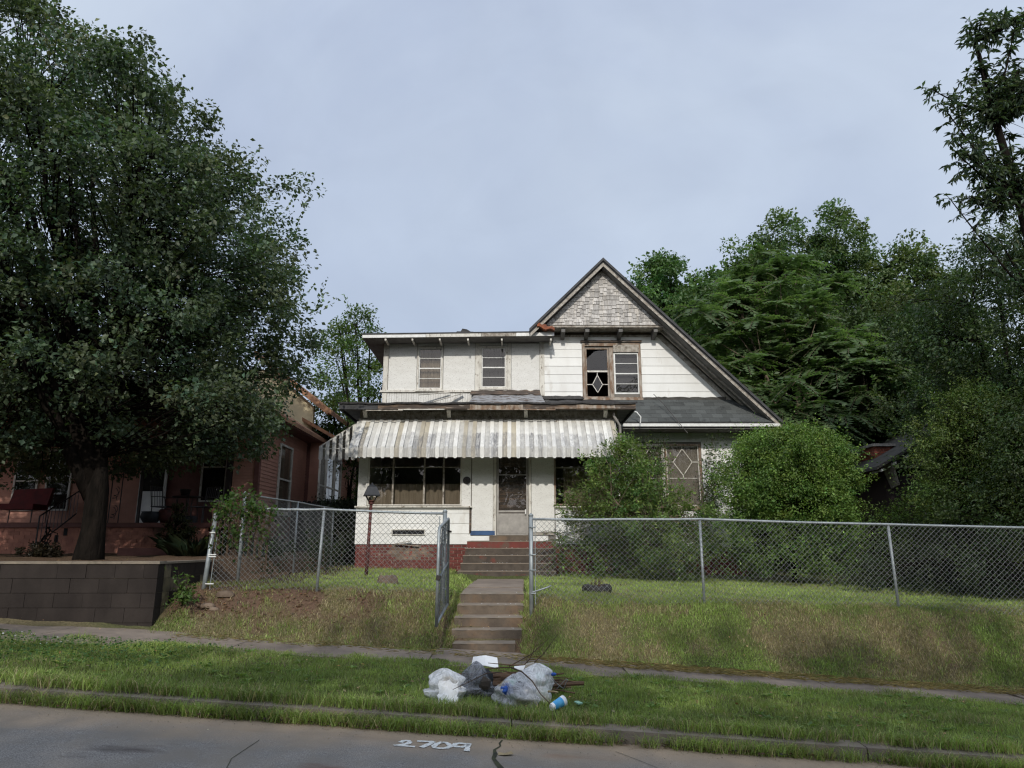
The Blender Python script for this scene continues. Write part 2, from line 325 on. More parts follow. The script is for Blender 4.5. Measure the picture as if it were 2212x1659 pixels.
def awning_mat(name, c1, c2, grey):
    m = mat(name, c1, c2, 6, .45, .40, .7, bump=.15, bsc=30, rand=.08, stretch=(1.6,1.0,.45))
    t = m.node_tree; N = t.nodes.new; L = t.links.new; b = [n for n in t.nodes if n.type == 'BSDF_PRINCIPLED'][0]; src = b.inputs['Base Color'].links[0].from_socket
    g = N('ShaderNodeNewGeometry'); sp = N('ShaderNodeSeparateXYZ'); L(g.outputs['Position'], sp.inputs[0]); oi = N('ShaderNodeObjectInfo')
    def nz(sc, st):
        mp = N('ShaderNodeMapping'); mp.inputs['Scale'].default_value = st; L(g.outputs['Position'], mp.inputs[0]); n = N('ShaderNodeTexNoise'); n.inputs['Scale'].default_value = sc; n.inputs['Detail'].default_value = 7; n.inputs['Roughness'].default_value = .65; L(mp.outputs[0], n.inputs['Vector']); return n.outputs[0]
    def mt(op, a, b_):
        x = N('ShaderNodeMath'); x.operation = op
        for k, s in ((0, a), (1, b_)):
            if isinstance(s, (int, float)): x.inputs[k].default_value = s
            else: L(s, x.inputs[k])
        return x.outputs[0]
    def mr(s, a, bb, c=0., d=1.):
        r = N('ShaderNodeMapRange'); L(s, r.inputs[0])
        for i, x in enumerate((a, bb, c, d)): r.inputs[i+1].default_value = x
        return r.outputs[0]
    edge = mt('ADD', mt('ADD', sp.outputs['Z'], mt('MULTIPLY', nz(4, (2.5,1,.5)), -.30)), mt('MULTIPLY', oi.outputs['Random'], -.12))
    low = mr(edge, 4.22, 4.17)                      # weathered lower part of each panel
    spk = mr(nz(16, (1.6,1,.6)), .36, .58)
    stk = mr(nz(7, (3.,.5,.25)), .38, .60)
    amt = mr(mt('FRACT', mt('MULTIPLY', oi.outputs['Random'], 7.31), 0.), 0, 1, .15, .95)
    f = mt('MULTIPLY', mt('MULTIPLY', low, mt('MAXIMUM', mt('MULTIPLY', spk, .8), stk)), amt)
    x = N('ShaderNodeMix'); x.data_type = 'RGBA'; L(f, x.inputs[0]); L(src, x.inputs[6]); x.inputs[7].default_value = rgb(grey); L(x.outputs[2], b.inputs['Base Color'])
awning_mat('awning', (.72,.71,.66), (.60,.59,.55), (.26,.26,.265)); awning_mat('awning_pan', (.56,.55,.51), (.42,.415,.39), (.13,.13,.135)); awning_mat('awning_tan', (.46,.42,.33), (.36,.33,.27), (.15,.145,.145))
# asphalt of the street: grey aggregate, orange dust drifted along the gutter, oil and rust stains
def road_mat():
    m = bpy.data.materials.new('asphalt'); t, N, L = nodes(m)
    o = N('ShaderNodeOutputMaterial'); b = N('ShaderNodeBsdfPrincipled'); L(b.outputs[0], o.inputs[0]); b.inputs['Roughness'].default_value = .88; b.inputs['Specular IOR Level'].default_value = .25
    g = N('ShaderNodeNewGeometry')
    def nz(s, d=6, sc=(1,1,1), r=.6):
        mp = N('ShaderNodeMapping'); mp.inputs['Scale'].default_value = sc; L(g.outputs['Position'], mp.inputs[0])
        n = N('ShaderNodeTexNoise'); n.inputs['Scale'].default_value = s; n.inputs['Detail'].default_value = d; n.inputs['Roughness'].default_value = r; L(mp.outputs[0], n.inputs['Vector']); return n.outputs[0]
    def mr(s, a, bb, c=0., d=1.):
        r = N('ShaderNodeMapRange'); L(s, r.inputs[0])
        for i, x in enumerate((a, bb, c, d)): r.inputs[i+1].default_value = x
        return r.outputs[0]
    def mx(f, a, bb):
        x = N('ShaderNodeMix'); x.data_type = 'RGBA'; L(f, x.inputs[0])
        for k, s in ((6, a), (7, bb)):
            if isinstance(s, tuple): x.inputs[k].default_value = rgb(s)
            else: L(s, x.inputs[k])
        return x.outputs[2]
    def math_(op, a, bb):
        x = N('ShaderNodeMath'); x.operation = op
        for k, s in ((0, a), (1, bb)):
            if isinstance(s, (int, float)): x.inputs[k].default_value = s
            else: L(s, x.inputs[k])
        return x.outputs[0]
    c = mx(mr(nz(110, 3), .35, .68), (.115,.108,.10), (.30,.285,.265))
    vo = N('ShaderNodeTexVoronoi'); vo.inputs['Scale'].default_value = 55; L(g.outputs['Position'], vo.inputs['Vector'])
    c = mx(mr(vo.outputs['Distance'], .13, .05), c, (.40,.39,.37))
    c = mx(mr(nz(1.1, 8, (1,1,1), .7), .46, .62), c, (.19,.17,.145))
    c = mx(mr(nz(1.5, 6, (.35, 1, 1)), .56, .68), c, (.058,.048,.046))
    c = mx(mr(nz(1.3, 6, (.45, 1, 1), .5), .64, .72), c, (.14,.075,.055))
    sp = N('ShaderNodeSeparateXYZ'); L(g.outputs['Position'], sp.inputs[0])
    d = math_('ADD', sp.outputs['Y'], math_('MULTIPLY', nz(2.0, 6), .8))
    c = mx(mr(d, 6.05, 6.7, 0, .92), c, (.33,.25,.17))
    L(c, b.inputs['Base Color'])
    bp = N('ShaderNodeBump'); bp.inputs['Strength'].default_value = .7; bp.inputs['Distance'].default_value = .006; L(nz(140, 3), bp.inputs['Height']); L(bp.outputs[0], b.inputs['Normal'])
    M['asphalt'] = m
road_mat()
def ground_mat():
    m = bpy.data.materials.new('soil_and_turf'); t, N, L = nodes(m)
    o = N('ShaderNodeOutputMaterial'); b = N('ShaderNodeBsdfPrincipled'); L(b.outputs[0], o.inputs[0]); b.inputs['Roughness'].default_value = .95; b.inputs['Specular IOR Level'].default_value = .1
    a = N('ShaderNodeAttribute'); a.attribute_name = 'Col'
    g = N('ShaderNodeNewGeometry'); n = N('ShaderNodeTexNoise'); n.inputs['Scale'].default_value = 28; n.inputs['Detail'].default_value = 8; n.inputs['Roughness'].default_value = .7; L(g.outputs['Position'], n.inputs['Vector'])
    r = N('ShaderNodeMapRange'); L(n.outputs[0], r.inputs[0]); r.inputs[1].default_value = .3; r.inputs[2].default_value = .7; r.inputs[3].default_value = .55; r.inputs[4].default_value = 1.45
    v = N('ShaderNodeVectorMath'); v.operation = 'SCALE'; L(a.outputs[0], v.inputs[0]); L(r.outputs[0], v.inputs['Scale']); L(v.outputs[0], b.inputs['Base Color'])
    bp = N('ShaderNodeBump'); bp.inputs['Strength'].default_value = .9; bp.inputs['Distance'].default_value = .03; L(n.outputs[0], bp.inputs['Height']); L(bp.outputs[0], b.inputs['Normal'])
    M['ground'] = m
ground_mat()
def bag_mat(name, c, alpha, rough=.22):
    m = bpy.data.materials.new(name); t, N, L = nodes(m)
    o = N('ShaderNodeOutputMaterial'); tp = N('ShaderNodeBsdfTransparent'); b = N('ShaderNodeBsdfPrincipled'); mx = N('ShaderNodeMixShader')
    b.inputs['Base Color'].default_value = rgb(c); b.inputs['Roughness'].default_value = rough; b.inputs['Specular IOR Level'].default_value = .7
    g = N('ShaderNodeNewGeometry'); n = N('ShaderNodeTexNoise'); n.inputs['Scale'].default_value = 9; n.inputs['Detail'].default_value = 2; n.inputs['Distortion'].default_value = 3.5; L(g.outputs['Position'], n.inputs['Vector'])
    bp = N('ShaderNodeBump'); bp.inputs['Strength'].default_value = .7; bp.inputs['Distance'].default_value = .014; L(n.outputs[0], bp.inputs['Height']); L(bp.outputs[0], b.inputs['Normal'])
    r = N('ShaderNodeMapRange'); L(n.outputs[0], r.inputs[0]); r.inputs[1].default_value = .35; r.inputs[2].default_value = .65; r.inputs[3].default_value = alpha-.12; r.inputs[4].default_value = alpha+.2
    L(r.outputs[0], mx.inputs[0]); L(tp.outputs[0], mx.inputs[1]); L(b.outputs[0], mx.inputs[2]); L(mx.outputs[0], o.inputs[0]); M[name] = m
bag_mat('bag_white', (.80,.81,.82), .60, .25); bag_mat('bag_clear', (.66,.67,.69), .45, .2); bag_mat('bag_grey', (.20,.21,.23), .60, .22)

# ------------------------------------------------------------------ terrain
def zr(x):
    x = np.asarray(x, float); return np.where(x < -4.5, .288 - .045*(np.maximum(x, -14) + 4.5), -.064*np.minimum(x, 13))
STEPS = [(10.34, .27), (10.70, .41), (11.02, .55), (11.48, .69), (11.95, .83)]
SX0, SX1 = -.84, .16
def hgt(x, y):
    x = np.asarray(x, float); y = np.asarray(y, float)
    s = zr(x) + .125
    zf = .84 - .03*np.clip(x, -5, 9) + .012*np.clip(y-11.3, 0, 12)
    t = sstep((y - 9.98) / (1.35 + .12*np.sin(x*.9)))
    h = s*(1-t) + zf*t
    # cut for the garden steps
    ys = np.interp(y, [10.2, 10.34, 10.7, 11.02, 11.48, 11.95, 12.2], [.10, .14, .27, .41, .55, .68, .76])
    k = sstep((.30 - np.maximum(SX0-x, x-SX1)) / .26) * (y > 9.9) * (y < 17.0)
    h = np.where(y < 12.2, h*(1-k) + np.minimum(h, ys)*k, h*(1-k) + np.minimum(h, .74 + .008*(y-12))*k)
    # raised yard of the house on the left, held by its block wall
    kk = sstep((-4.98 - x)/.12) * (y > 10.45)
    h = h*(1-kk) + np.maximum(h, 1.30 + .018*np.clip(y-10.4, 0, 12))*kk
    lump = (fbm(x, y, 1.7, 3)-.5)*.07 + (fbm(x+9, y, 6, 2)-.5)*.025
    h = h - .035*np.clip((6.77-y)/.08, 0, 1)
    return h + lump*np.clip((y-6.9)/.5, 0, 1)*(1-.9*k*(y > 12))
def dryness(x, y):
    n = fbm(x*.8+3, y*1.3, 1.1, 4)
    bank = sstep((y-9.8)/.4)*sstep((12.0-y)/1.0)
    d = sstep((n-.50)/.22)*.55 + bank*(sstep((fbm(x+40, y*1.4, 1.6, 4)-.40)/.22)*.75)
    left = bank*sstep((-.9-x)/.8)
    return np.clip(d + left*.35 - bank*.05, 0, 1)
def soil(x, y):
    n = fbm(x+70, y*1.5, 2.3, 3)
    a = sstep((-1.2-x)/1.2)*sstep((y-10.35)/.4)*sstep((11.9-y)/.5)*sstep((n-.36)/.14)
    b = sstep((.30 - np.abs(np.maximum(SX0-x, x-SX1)))/.25)*sstep((y-10)/.3)*sstep((12.6-y)/.4)*.9
    c = sstep((-3.2-x)/.8)*sstep((y-11)/.5)*.9
    d = sstep((y-6.5)/.02)*sstep((6.78-y)/.1)*.9
    return np.clip(np.maximum.reduce([a, b, c, d, sstep((n-.72)/.08)*.7]), 0, 1)
CG, CD, CS = np.array([.075,.085,.032]), np.array([.135,.112,.062]), np.array([.12,.075,.05])
def gcol(x, y):
    d = dryness(x, y)[..., None]; s = soil(x, y)[..., None]
    return (CG*(1-d) + CD*d)*(1-s) + CS*s
def grid(name, xs, ys, hf, m, cf=None, **k):
    X, Y = np.meshgrid(xs, ys); Z = hf(X, Y); nx, ny = len(xs), len(ys)
    v = np.stack([X, Y, Z], -1).reshape(-1, 3); i = (np.arange(ny-1)[:, None]*nx + np.arange(nx-1)[None]).ravel()[:, None]
    f = np.concatenate([i, i+1, i+1+nx, i+nx], 1)
    return link(name, npmesh(name, v, f, cf(X, Y).reshape(-1, 3) if cf else None, m, True), **k)
xs = np.concatenate([[-500,-250,-120,-70,-45,-32,-24,-19], np.arange(-16, 16.01, .11), [19,24,32,45,70,120,250,500]])
ys = np.concatenate([[6.66, 6.69, 6.72], np.arange(6.77, 24, .11), [26,29,33,40,60,100,200,400,800]])
grid('ground', xs, ys, hgt, M['ground'], gcol, kind='structure')
xr = np.concatenate([[-500,-120,-45,-24], np.arange(-16, 16.01, .5), [24,45,120,500]])
grid('road', xr, np.array([-2.6, 0, 2, 4, 5.5, 6.53]), lambda x, y: zr(x) + .03*np.sin(np.clip((y+2.6)/9.1, 0, 1)*math.pi) , M['asphalt'], kind='structure')
road = bpy.data.objects['road']
grid('lawn_opposite', xr, np.array([-400, -60, -20, -12, -8, -5, -2.6]), lambda x, y: zr(x)+.12+0*y + np.clip((-y-5)/40, 0, 1)*.4, M['ground'], lambda x, y: np.broadcast_to(CG, x.shape+(3,)), kind='structure')
def roadz(x, y): return float(zr(x)) + .03*math.sin((y+2.6)/9.1*math.pi)
# kerb: cast lengths with open joints
kerb = None
mo = MB()
for s in range(60): mo.hexa([(s-30,6.53,float(zr(s-30))-.2),(s-29,6.53,float(zr(s-29))-.2),(s-29,6.665,float(zr(s-29))-.2),(s-30,6.665,float(zr(s-30))-.2)], [(s-30,6.53,float(zr(s-30))+.085),(s-29,6.53,float(zr(s-29))+.085),(s-29,6.665,float(zr(s-29))+.09),(s-30,6.665,float(zr(s-30))+.09)])
mo.build('kerb_bed', M['crack'], kind='structure')
kx = -30.
mbk = MB(); mbf = MB()
while kx < 30:
    ln = 3.0; a, b = kx, kx+ln-.012; za, zb = float(zr(a)), float(zr(b)); dz = random.uniform(-.006, .006)
    for s in range(6):
        p, q = a+(b-a)*s/6, a+(b-a)*(s+1)/6; zp, zq = float(zr(p)), float(zr(q)); j = .004
        mbk.hexa([(p,6.50,zp-.1),(q,6.50,zq-.1),(q,6.71,zq-.1),(p,6.71,zp-.1)], [(p,6.525,zp+.105+dz),(q,6.525,zq+.105+dz),(q,6.71,zq+.115+dz),(p,6.71,zp+.115+dz)])
    kx += ln
mbk.build('kerb', M['kerb_concrete'], kind='structure')
mo = MB()
for x in np.arange(-30, 30, 3.): mo.box(x, x+2.98, -2.75, -2.6, float(zr(x))-.1, float(zr(x))+.1)
mo.build('kerb_opposite', M['kerb_concrete'], kind='structure')
# sidewalk slabs
sw = bpy.data.objects.new('sidewalk', None); col.objects.link(sw); sw['kind'] = 'structure'
x = -12.0
while x < 13:
    ln = 1.22; y0, y1 = (8.85, 10.28) if x < -4.6 else (9.0, 9.93)
    if abs(x - -.8) < .7: y1 = 10.33
    a, b = x, x+ln-.015; d1, d2 = random.uniform(-.012,.012), random.uniform(-.012,.012); za, zb = float(zr(a))+.142+d1, float(zr(b))+.142+d2
    MB().hexa([(a,y0,za-.1),(b,y0,zb-.1),(b,y1,zb-.1),(a,y1,za-.1)], [(a,y0,za),(b,y0,zb),(b,y1,zb+.01),(a,y1,za+.01)]).build('slab', M['sidewalk_concrete'], sw)
    x += ln
# crack in the road with moss, and the hand painted house number
def strip(mb, pts, wds, z):
    pts = [Vector((p[0], p[1])) for p in pts]; n = len(pts); o = len(mb.v)
    for i, p in enumerate(pts):
        d = (pts[min(i+1,n-1)]-pts[max(i-1,0)]).normalized(); s = Vector((-d.y, d.x))*wds[i]/2
        for q in (p+s, p-s): mb.v.append((q.x, q.y, roadz(q.x, q.y)+z))
    for i in range(n-1): mb.f.append((o+2*i, o+2*i+1, o+2*i+3, o+2*i+2))
def gp(px, py):
    """ground point of the road under a photo point"""
    u = 830-py; yy = F*math.cos(TH)-u*math.sin(TH); zz = F*math.sin(TH)+u*math.cos(TH); x = px-1106
    t = 6/yy*1.0
    for _ in range(30): t = (roadz(x*t, yy*t)-CAMZ)/zz
    return x*t, yy*t
mb = MB(); c0 = [gp(*p) for p in ((1085,1600),(1079,1607),(1081,1613),(1068,1621),(1070,1630),(1066,1640),(1075,1652),(1085,1664),(1095,1690),(1090,1740))]
strip(mb, c0, [.012,.016,.012,.02,.035,.03,.04,.05,.06,.06], .004)
mb.build('crack', M['crack'], road)
mb = MB()
for A_ in (((1330,1625),(1370,1640),(1420,1660)), ((560,1600),(500,1640),(470,1700))):
    strip(mb, [gp(*p) for p in A_], [.005]*3, .004)
mb.build('crack', M['crack'], road)
num = MB()
K = lambda x, y: gp((1150+x/3.16)/1.3887, (1850+y/3.16)/1.3887)
W_ = .042
for st in (((160,1200),(190,1183),(235,1183),(255,1196),(235,1210),(170,1222),(105,1230)), ((105,1229),(200,1231),(300,1240)),
           ((320,1186),(400,1190),(480,1192)), ((480,1192),(430,1215),(360,1246)),
           ((560,1197),(510,1212),(475,1235),(490,1250),(545,1256),(600,1252),(635,1238),(625,1218),(590,1200),(555,1198)),
           ((790,1215),(740,1208),(690,1210),(670,1222),(690,1240),(740,1243),(790,1232),(808,1212)), ((815,1208),(800,1245),(790,1283))):
    pts = [K(*p) for p in st]; fine = []
    for i in range(len(pts)-1):
        for s in range(3): t = s/3; fine.append((pts[i][0]*(1-t)+pts[i+1][0]*t + random.uniform(-.002,.002), pts[i][1]*(1-t)+pts[i+1][1]*t + random.uniform(-.003,.003)))
    fine.append(pts[-1]); strip(num, fine, [W_*random.uniform(.8,1.15) for _ in fine], .005)
num.build('painted_number', M['road_paint'], road, label='white hand painted house number 2709 on the asphalt')
# ------------------------------------------------------------------ the white house
YP, YM = 18.7, 21.3
house = empty('abandoned_house', (1.5, YM, .9), 'weathered white two storey house with striped metal awning and shingled gable', 'house')
def rect_sub(r, holes):
    out = [r]
    for h in holes:
        nxt = []
        for (a, b, c, d) in out:
            if h[0] >= b-1e-6 or h[1] <= a+1e-6 or h[2] >= d-1e-6 or h[3] <= c+1e-6: nxt.append((a, b, c, d)); continue
            if h[0] > a: nxt.append((a, h[0], c, d))
            if h[1] < b: nxt.append((h[1], b, c, d))
            x0, x1 = max(a, h[0]), min(b, h[1])
            if h[2] > c: nxt.append((x0, x1, c, h[2]))
            if h[3] < d: nxt.append((x0, x1, h[3], d))
        out = nxt
    return out
def clip(poly, a, b, c):
    """keep a*x + b*z <= c"""
    o = []
    for i, p in enumerate(poly):
        q = poly[(i+1) % len(poly)]; fp = a*p[0]+b*p[1]-c; fq = a*q[0]+b*q[1]-c
        if fp <= 0: o.append(p)
        if (fp < 0) != (fq < 0) and abs(fp-fq) > 1e-9:
            t = fp/(fp-fq); o.append((p[0]+(q[0]-p[0])*t, p[1]+(q[1]-p[1])*t))
    return o
def boards(parent, x0, x1, z0, z1, Y, holes=(), planes=(), h=.27, wlen=1.22, m='siding', name='siding_board', lap=.014, th=.012):
    z = z0; k = 0
    while z < z1-.02:
        zt = min(z+h, z1); x = x0 - (random.uniform(.1, .9)*wlen if wlen < 50 else 0)
        while x < x1:
            a, b = max(x, x0), min(x+wlen, x1)
            if b-a > .03:
                for (p, q, r, s) in rect_sub((a, b, z, zt), holes):
                    if q-p < .012 or s-r < .012: continue
                    g = .0016; dz = random.uniform(-.003, .003)
                    poly = [(p+g, r+.002+dz), (q-g, r+.002+dz), (q-g, s), (p+g, s)]
                    for pl in planes:
                        if len(poly) > 2: poly = clip(poly, *pl)
                    if len(poly) < 3: continue
                    jj = random.uniform(0, .004); zb = z
                    MB().prism(poly, Y, Y, lambda zz: Y - th - jj - lap*(1-(zz-zb)/h)).build(name, M[m], parent)
            x += wlen
        z = zt; k += 1
def wall_rects(name, x0, x1, z0, z1, ya, yb, holes, m, parent, planes=()):
    mb = MB()
    for (a, b, c, d) in rect_sub((x0, x1, z0, z1), holes):
        poly = [(a, c), (b, c), (b, d), (a, d)]
        for pl in planes:
            if len(poly) > 2: poly = clip(poly, *pl)
        if len(poly) > 2: mb.prism(poly, ya, yb)
    return mb.build(name, M[m], parent)
def frame_mb(x0, x1, z0, z1, y0, y1, t, tb=None, tt=None):
    tb = tb or t; tt = tt or t
    return MB().box(x0, x0+t, y0, y1, z0, z1).box(x1-t, x1, y0, y1, z0, z1).box(x0+t, x1-t, y0, y1, z0, z0+tb).box(x0+t, x1-t, y0, y1, z1-tt, z1)
def pane(x0, x1, z0, z1, Y, parent, m='glass', tilt=.4, name='glass_pane'):
    a = random.uniform(-tilt, tilt)*.012; b = random.uniform(-tilt, tilt)*.012; t = .004
    v = [(x0, Y+a, z0), (x1, Y-a, z0), (x1, Y-a+b, z1), (x0, Y+a+b, z1)]
    return MB().hexa([v[0], v[1], (v[1][0], v[1][1]+t, z0), (v[0][0], v[0][1]+t, z0)], [v[3], v[2], (x1, v[2][1]+t, z1), (x0, v[3][1]+t, z1)]).build(name, M[m], parent)
def window(parent, x0, x1, z0, z1, Y, bars, tf=.05, fm='trim_paint', sm='alu_white', gm='glass', depth=.12, proud=.03, label=None, sill=True, meet=(.5,), cur=None, head=.0):
    """opening x0..x1, z0..z1 (inside of the casing) in a wall whose face is at Y"""
    fr = frame_mb(x0-tf, x1+tf, z0-tf, z1+tf+head, Y-proud-.014, Y+depth, tf, tt=tf+head).build('window', M[fm], parent, label=label)
    sa = frame_mb(x0+.002, x1-.002, z0+.002, z1-.002, Y+.005, Y+.045, .028).build('sash', M[sm], fr)
    H = z1-z0
    zs = [z0+.03] + [z0+H*b for b in bars] + [z1-.03]
    for b in bars:
        t = .018 if b in meet else .008
        MB().box(x0+.03, x1-.03, Y+.002, Y+.03, z0+H*b-t, z0+H*b+t).build('muntin', M[sm], fr)
    for a, b in zip(zs[:-1], zs[1:]): pane(x0+.028, x1-.028, a+.004, b-.004, Y+.022, fr, gm)
    if sill: MB().box(x0-tf-.03, x1+tf+.03, Y-proud-.07, Y-proud-.014, z0-tf-.045, z0-tf).build('sill', M[fm], fr)
    if cur:
        n = 22; mb = MB(); pts = [(x0-.05+(x1-x0+.1)*i/n, Y+depth+.05+.018*math.sin(i*1.9)+random.uniform(-.004,.004)) for i in range(n+1)]  # first entries are unseen trees added to keep bright sky out of the panes
        for p, q in zip(pts[:-1], pts[1:]): mb.add([(p[0],p[1],z0-.05),(q[0],q[1],z0-.05),(q[0],q[1],z1+.05),(p[0],p[1],z1+.05)], [(0,1,2,3)])
        mb.build('curtain', M[cur], fr, smooth=True)
    return fr

RK = 12.50                       # the right trim line on the wall: x + z = RK
XL, XR = -3.98, 6.9              # house corners
XC = P(1169, 790, YM)[0]         # where the flat roofed part meets the gable part
GX = 2.80                        # ridge
APEX = 10.20
# windows of the upper floor
def rectP(x0, y0, x1, y1, Y):
    a, c = P(x0, y1, Y); b, d = P(x1, y0, Y); return a, b, c, d
W1 = rectP(903.5, 753, 954.5, 840, YM); W2 = rectP(1040, 752, 1092.5, 837, YM)
W3 = rectP(1266, 753, 1314, 859, YM); W4 = rectP(1329, 764, 1379, 852, YM)
ZS = P(1200, 864, YM)[1]
hole_up = [W1, W2, W3, W4]
zb2 = 5.0
wall_rects('wall', XL, XC, 1.7, 7.80, YM+.004, YM+.14, [W1, W2, (-2.9,2.5,2.0,4.4)], 'interior', house)
wall_rects('wall', XC, XR, 1.6, 8.1, YM+.004, YM+.14, [W3, W4, rectP(1444,964,1508,1094,YM), rectP(1378,964,1430,1094,YM)], 'interior', house, [(1, 1, RK+.25)])
# siding of the gable wall
TZ = P(1300, 727, YM)[1]
gh = [(W3[0]-.10, W4[1]+.07, W3[2]-.03, W3[3]+.12)]
boards(house, XC+.10, 7.2, ZS-.02, TZ, YM, gh, [(1, 1, RK)], wlen=60)
lo = P(1500, 936, YM)[1]; lb = P(1500, 1182, YM)[1]
W5 = rectP(1378,964,1430,1094,YM); W6 = rectP(1444,964,1508,1094,YM)
boards(house, 2.78, XR, lb, lo, YM, [(W5[0]-.08, W6[1]+.08, W5[2]-.06, W5[3]+.12)], wlen=1.22)
# plywood infill of the flat roofed part
zsb = P(1000, 845, YM)[1]; zst = 7.76
def panel(x0, x1, z0, z1, Y, m='panel_paint', name='wall_panel', t=.02, **k):
    return MB().box(x0, x1, Y-t, Y, z0, z1).build(name, M[m], house, **k)
cs = [XL+.16, P(893,790,YM)[0]+.02, P(966,790,YM)[0]-.02, P(1029,790,YM)[0], P(1103,790,YM)[0], XC-.06]
panel(XL, XL+.15, zsb, zst, YM, 'trim_paint', 'corner_board', .035)
for a, b in ((cs[0], W1[0]-.06), (W1[1]+.06, cs[3]-.04), (cs[4]+.02, XC-.05)): panel(a+.006, b-.006, zsb+.02, zst, YM)
panel(cs[3]-.035, W2[0]-.055, zsb+.02, zst, YM, 'trim_paint', 'casing_board', .03)
panel(W2[1]+.055, cs[4]+.012, zsb+.02, zst, YM, 'trim_paint', 'casing_board', .03)
for Wn in (W1, W2):
    panel(Wn[0]-.05, Wn[1]+.05, Wn[3]+.07, zst, YM); panel(Wn[0]-.05, Wn[1]+.05, zsb+.02, Wn[2]-.10, YM)
panel(XC-.05, XC+.10, ZS-.05, 8.0, YM, 'trim_paint', 'corner_board', .04)
MB().box(XL-.06, XC-.06, YM-.07, YM, zsb-.05, zsb+.015).build('sill_board', M['trim_paint'], house)
# vertical beadboard below the sill board
zb0 = P(1000, 872, YM)[1]-.25
panel(XL, XL+.14, zb0, zsb-.052, YM, 'trim_paint', 'corner_board', .03)
bx = XL+.145
while bx < XC-.1:
    MB().box(bx+.003, bx+.072, YM-.016-random.uniform(0,.004), YM, zb0, zsb-.052).build('bead_board', M['panel_paint'], house); bx += .075
window(house, *W1, YM, (.25,.5,.75), sm='alu_white', cur='curtain')
window(house, *W2, YM, (.25,.5,.75), sm='alu_white', cur='blind')
# twin windows of the gable
gw = frame_mb(W3[0]-.09, W4[1]+.06, W3[2]-.04, P(1300,744,YM)[1]+.02, YM-.05, YM+.12, .075, .035, .09).build('window', M['bare_wood'], house, label='twin upper window with bare rotten wooden casing')
MB().box(W3[1]+.015, W4[0]-.035, YM-.045, YM+.1, W3[2]-.004, W3[3]+.01).build('mullion', M['bare_wood'], gw)
MB().box(W3[0]-.14, W4[1]+.10, YM-.09, YM-.051, P(1300,741,YM)[1], P(1300,738.5,YM)[1]+.02).build('drip_cap', M['rot_wood'], gw)
MB().box(W3[0]-.10, W4[1]+.08, YM-.09, YM-.051, W3[2]-.10, W3[2]-.04).build('sill', M['bare_wood'], gw)
ws = frame_mb(W3[0], W3[1], W3[2], W3[3], YM+.0, YM+.045, .045, .03, .03).build('sash', M['bare_wood'], gw)
zm = P(1290, 803, YM)[1]
MB().box(W3[0]+.046, W3[1]-.046, YM-.01, YM+.04, zm-.022, zm+.03).build('sash_rail', M['trim_paint'], gw)
# the upper pane has lost its top left corner
a, b, c, d = W3[0]+.047, W3[1]-.047, zm+.032, W3[3]-.032
poly = [(a, c), (b, c), (b, d-.02), (a+.27, d-.05), (a+.13, d-.17), (a, d-.28)]
MB().prism(poly, YM+.02, YM+.024).build('glass_pane', M['glass'], gw, label='broken window pane with its upper corner missing')
cx, cz = (a+b)/2, (W3[2]+zm)/2; ax, az = .155, .30
mbd = MB(); dm = [(cx, cz+az), (cx+ax, cz), (cx, cz-az*.85), (cx-ax, cz)]
for i in range(4):
    p, q = dm[i], dm[(i+1) % 4]; mbd.bar((p[0], YM+.02, p[1]), (q[0], YM+.02, q[1]), .022)
for p, q in (((cx, cz+az), (cx, zm-.02)), ((cx-ax, cz), (a, cz)), ((cx+ax, cz), (b, cz))): mbd.bar((p[0], YM+.02, p[1]), (q[0], YM+.02, q[1]), .022)
mbd.build('diamond_muntin', M['trim_paint'], gw)
MB().prism([(cx-ax+.01, cz), (cx, cz-az*.82), (cx+ax-.01, cz), (cx, cz+az-.02)], YM+.018, YM+.021).build('glass_pane', M['glass'], gw)
MB().box(W4[0]-.028, W4[1]+.01, YM-.055, YM+.03, W4[3]+.03, P(1350,746,YM)[1]).build('head_panel', M['worn_trim'], gw)
sa = frame_mb(W4[0]-.02, W4[1]+.0, W4[2], W4[3]+.025, YM-.01, YM+.04, .05).build('sash', M['alu_white'], gw)
H = W4[3]-W4[2]
zs4 = [W4[2]+.05] + [W4[2]+H*f for f in (.25,.5,.75)] + [W4[3]-.028]
for f, t in ((.25,.009), (.5,.018), (.75,.009)): MB().box(W4[0]+.03, W4[1]-.05, YM-.008, YM+.03, W4[2]+H*f-t, W4[2]+H*f+t).build('muntin', M['alu_white'], gw)
for p, q in zip(zs4[:-1], zs4[1:]): pane(W4[0]+.028, W4[1]-.048, p+.003, q-.003, YM+.02, gw)
MB().box(W4[0], W4[1], YM+.14, YM+.15, W4[2], W4[3]).build('blind', M['blind'], gw)
# lower right twin window with leaded diamonds
for Wn, cu in ((W5, 'curtain'), (W6, 'curtain')):
    fr = window(house, *Wn, YM, (.46,), fm='bare_wood' if Wn is W6 else 'trim_paint', sm='trim_paint', gm='glass_dusty', cur=cu, tf=.06)
    cx = (Wn[0]+Wn[1])/2; cz = Wn[2]+(Wn[3]-Wn[2])*.73; ax, az = .29*(Wn[1]-Wn[0]), .40
    mbd = MB(); dm = [(cx, cz+az), (cx+ax, cz), (cx, cz-az), (cx-ax, cz)]
    for i in range(4):
        p, q = dm[i], dm[(i+1) % 4]; mbd.bar((p[0], YM+.012, p[1]), (q[0], YM+.012, q[1]), .022)
    for p, q in (((cx, cz+az), (cx, cz+az+.1)), ((cx, cz-az), (cx, cz-az-.08)), ((cx-ax, cz), (Wn[0]+.03, cz)), ((cx+ax, cz), (Wn[1]-.03, cz))): mbd.bar((p[0], YM+.012, p[1]), (q[0], YM+.012, q[1]), .022)
    mbd.build('diamond_muntin', M['trim_paint'], fr)
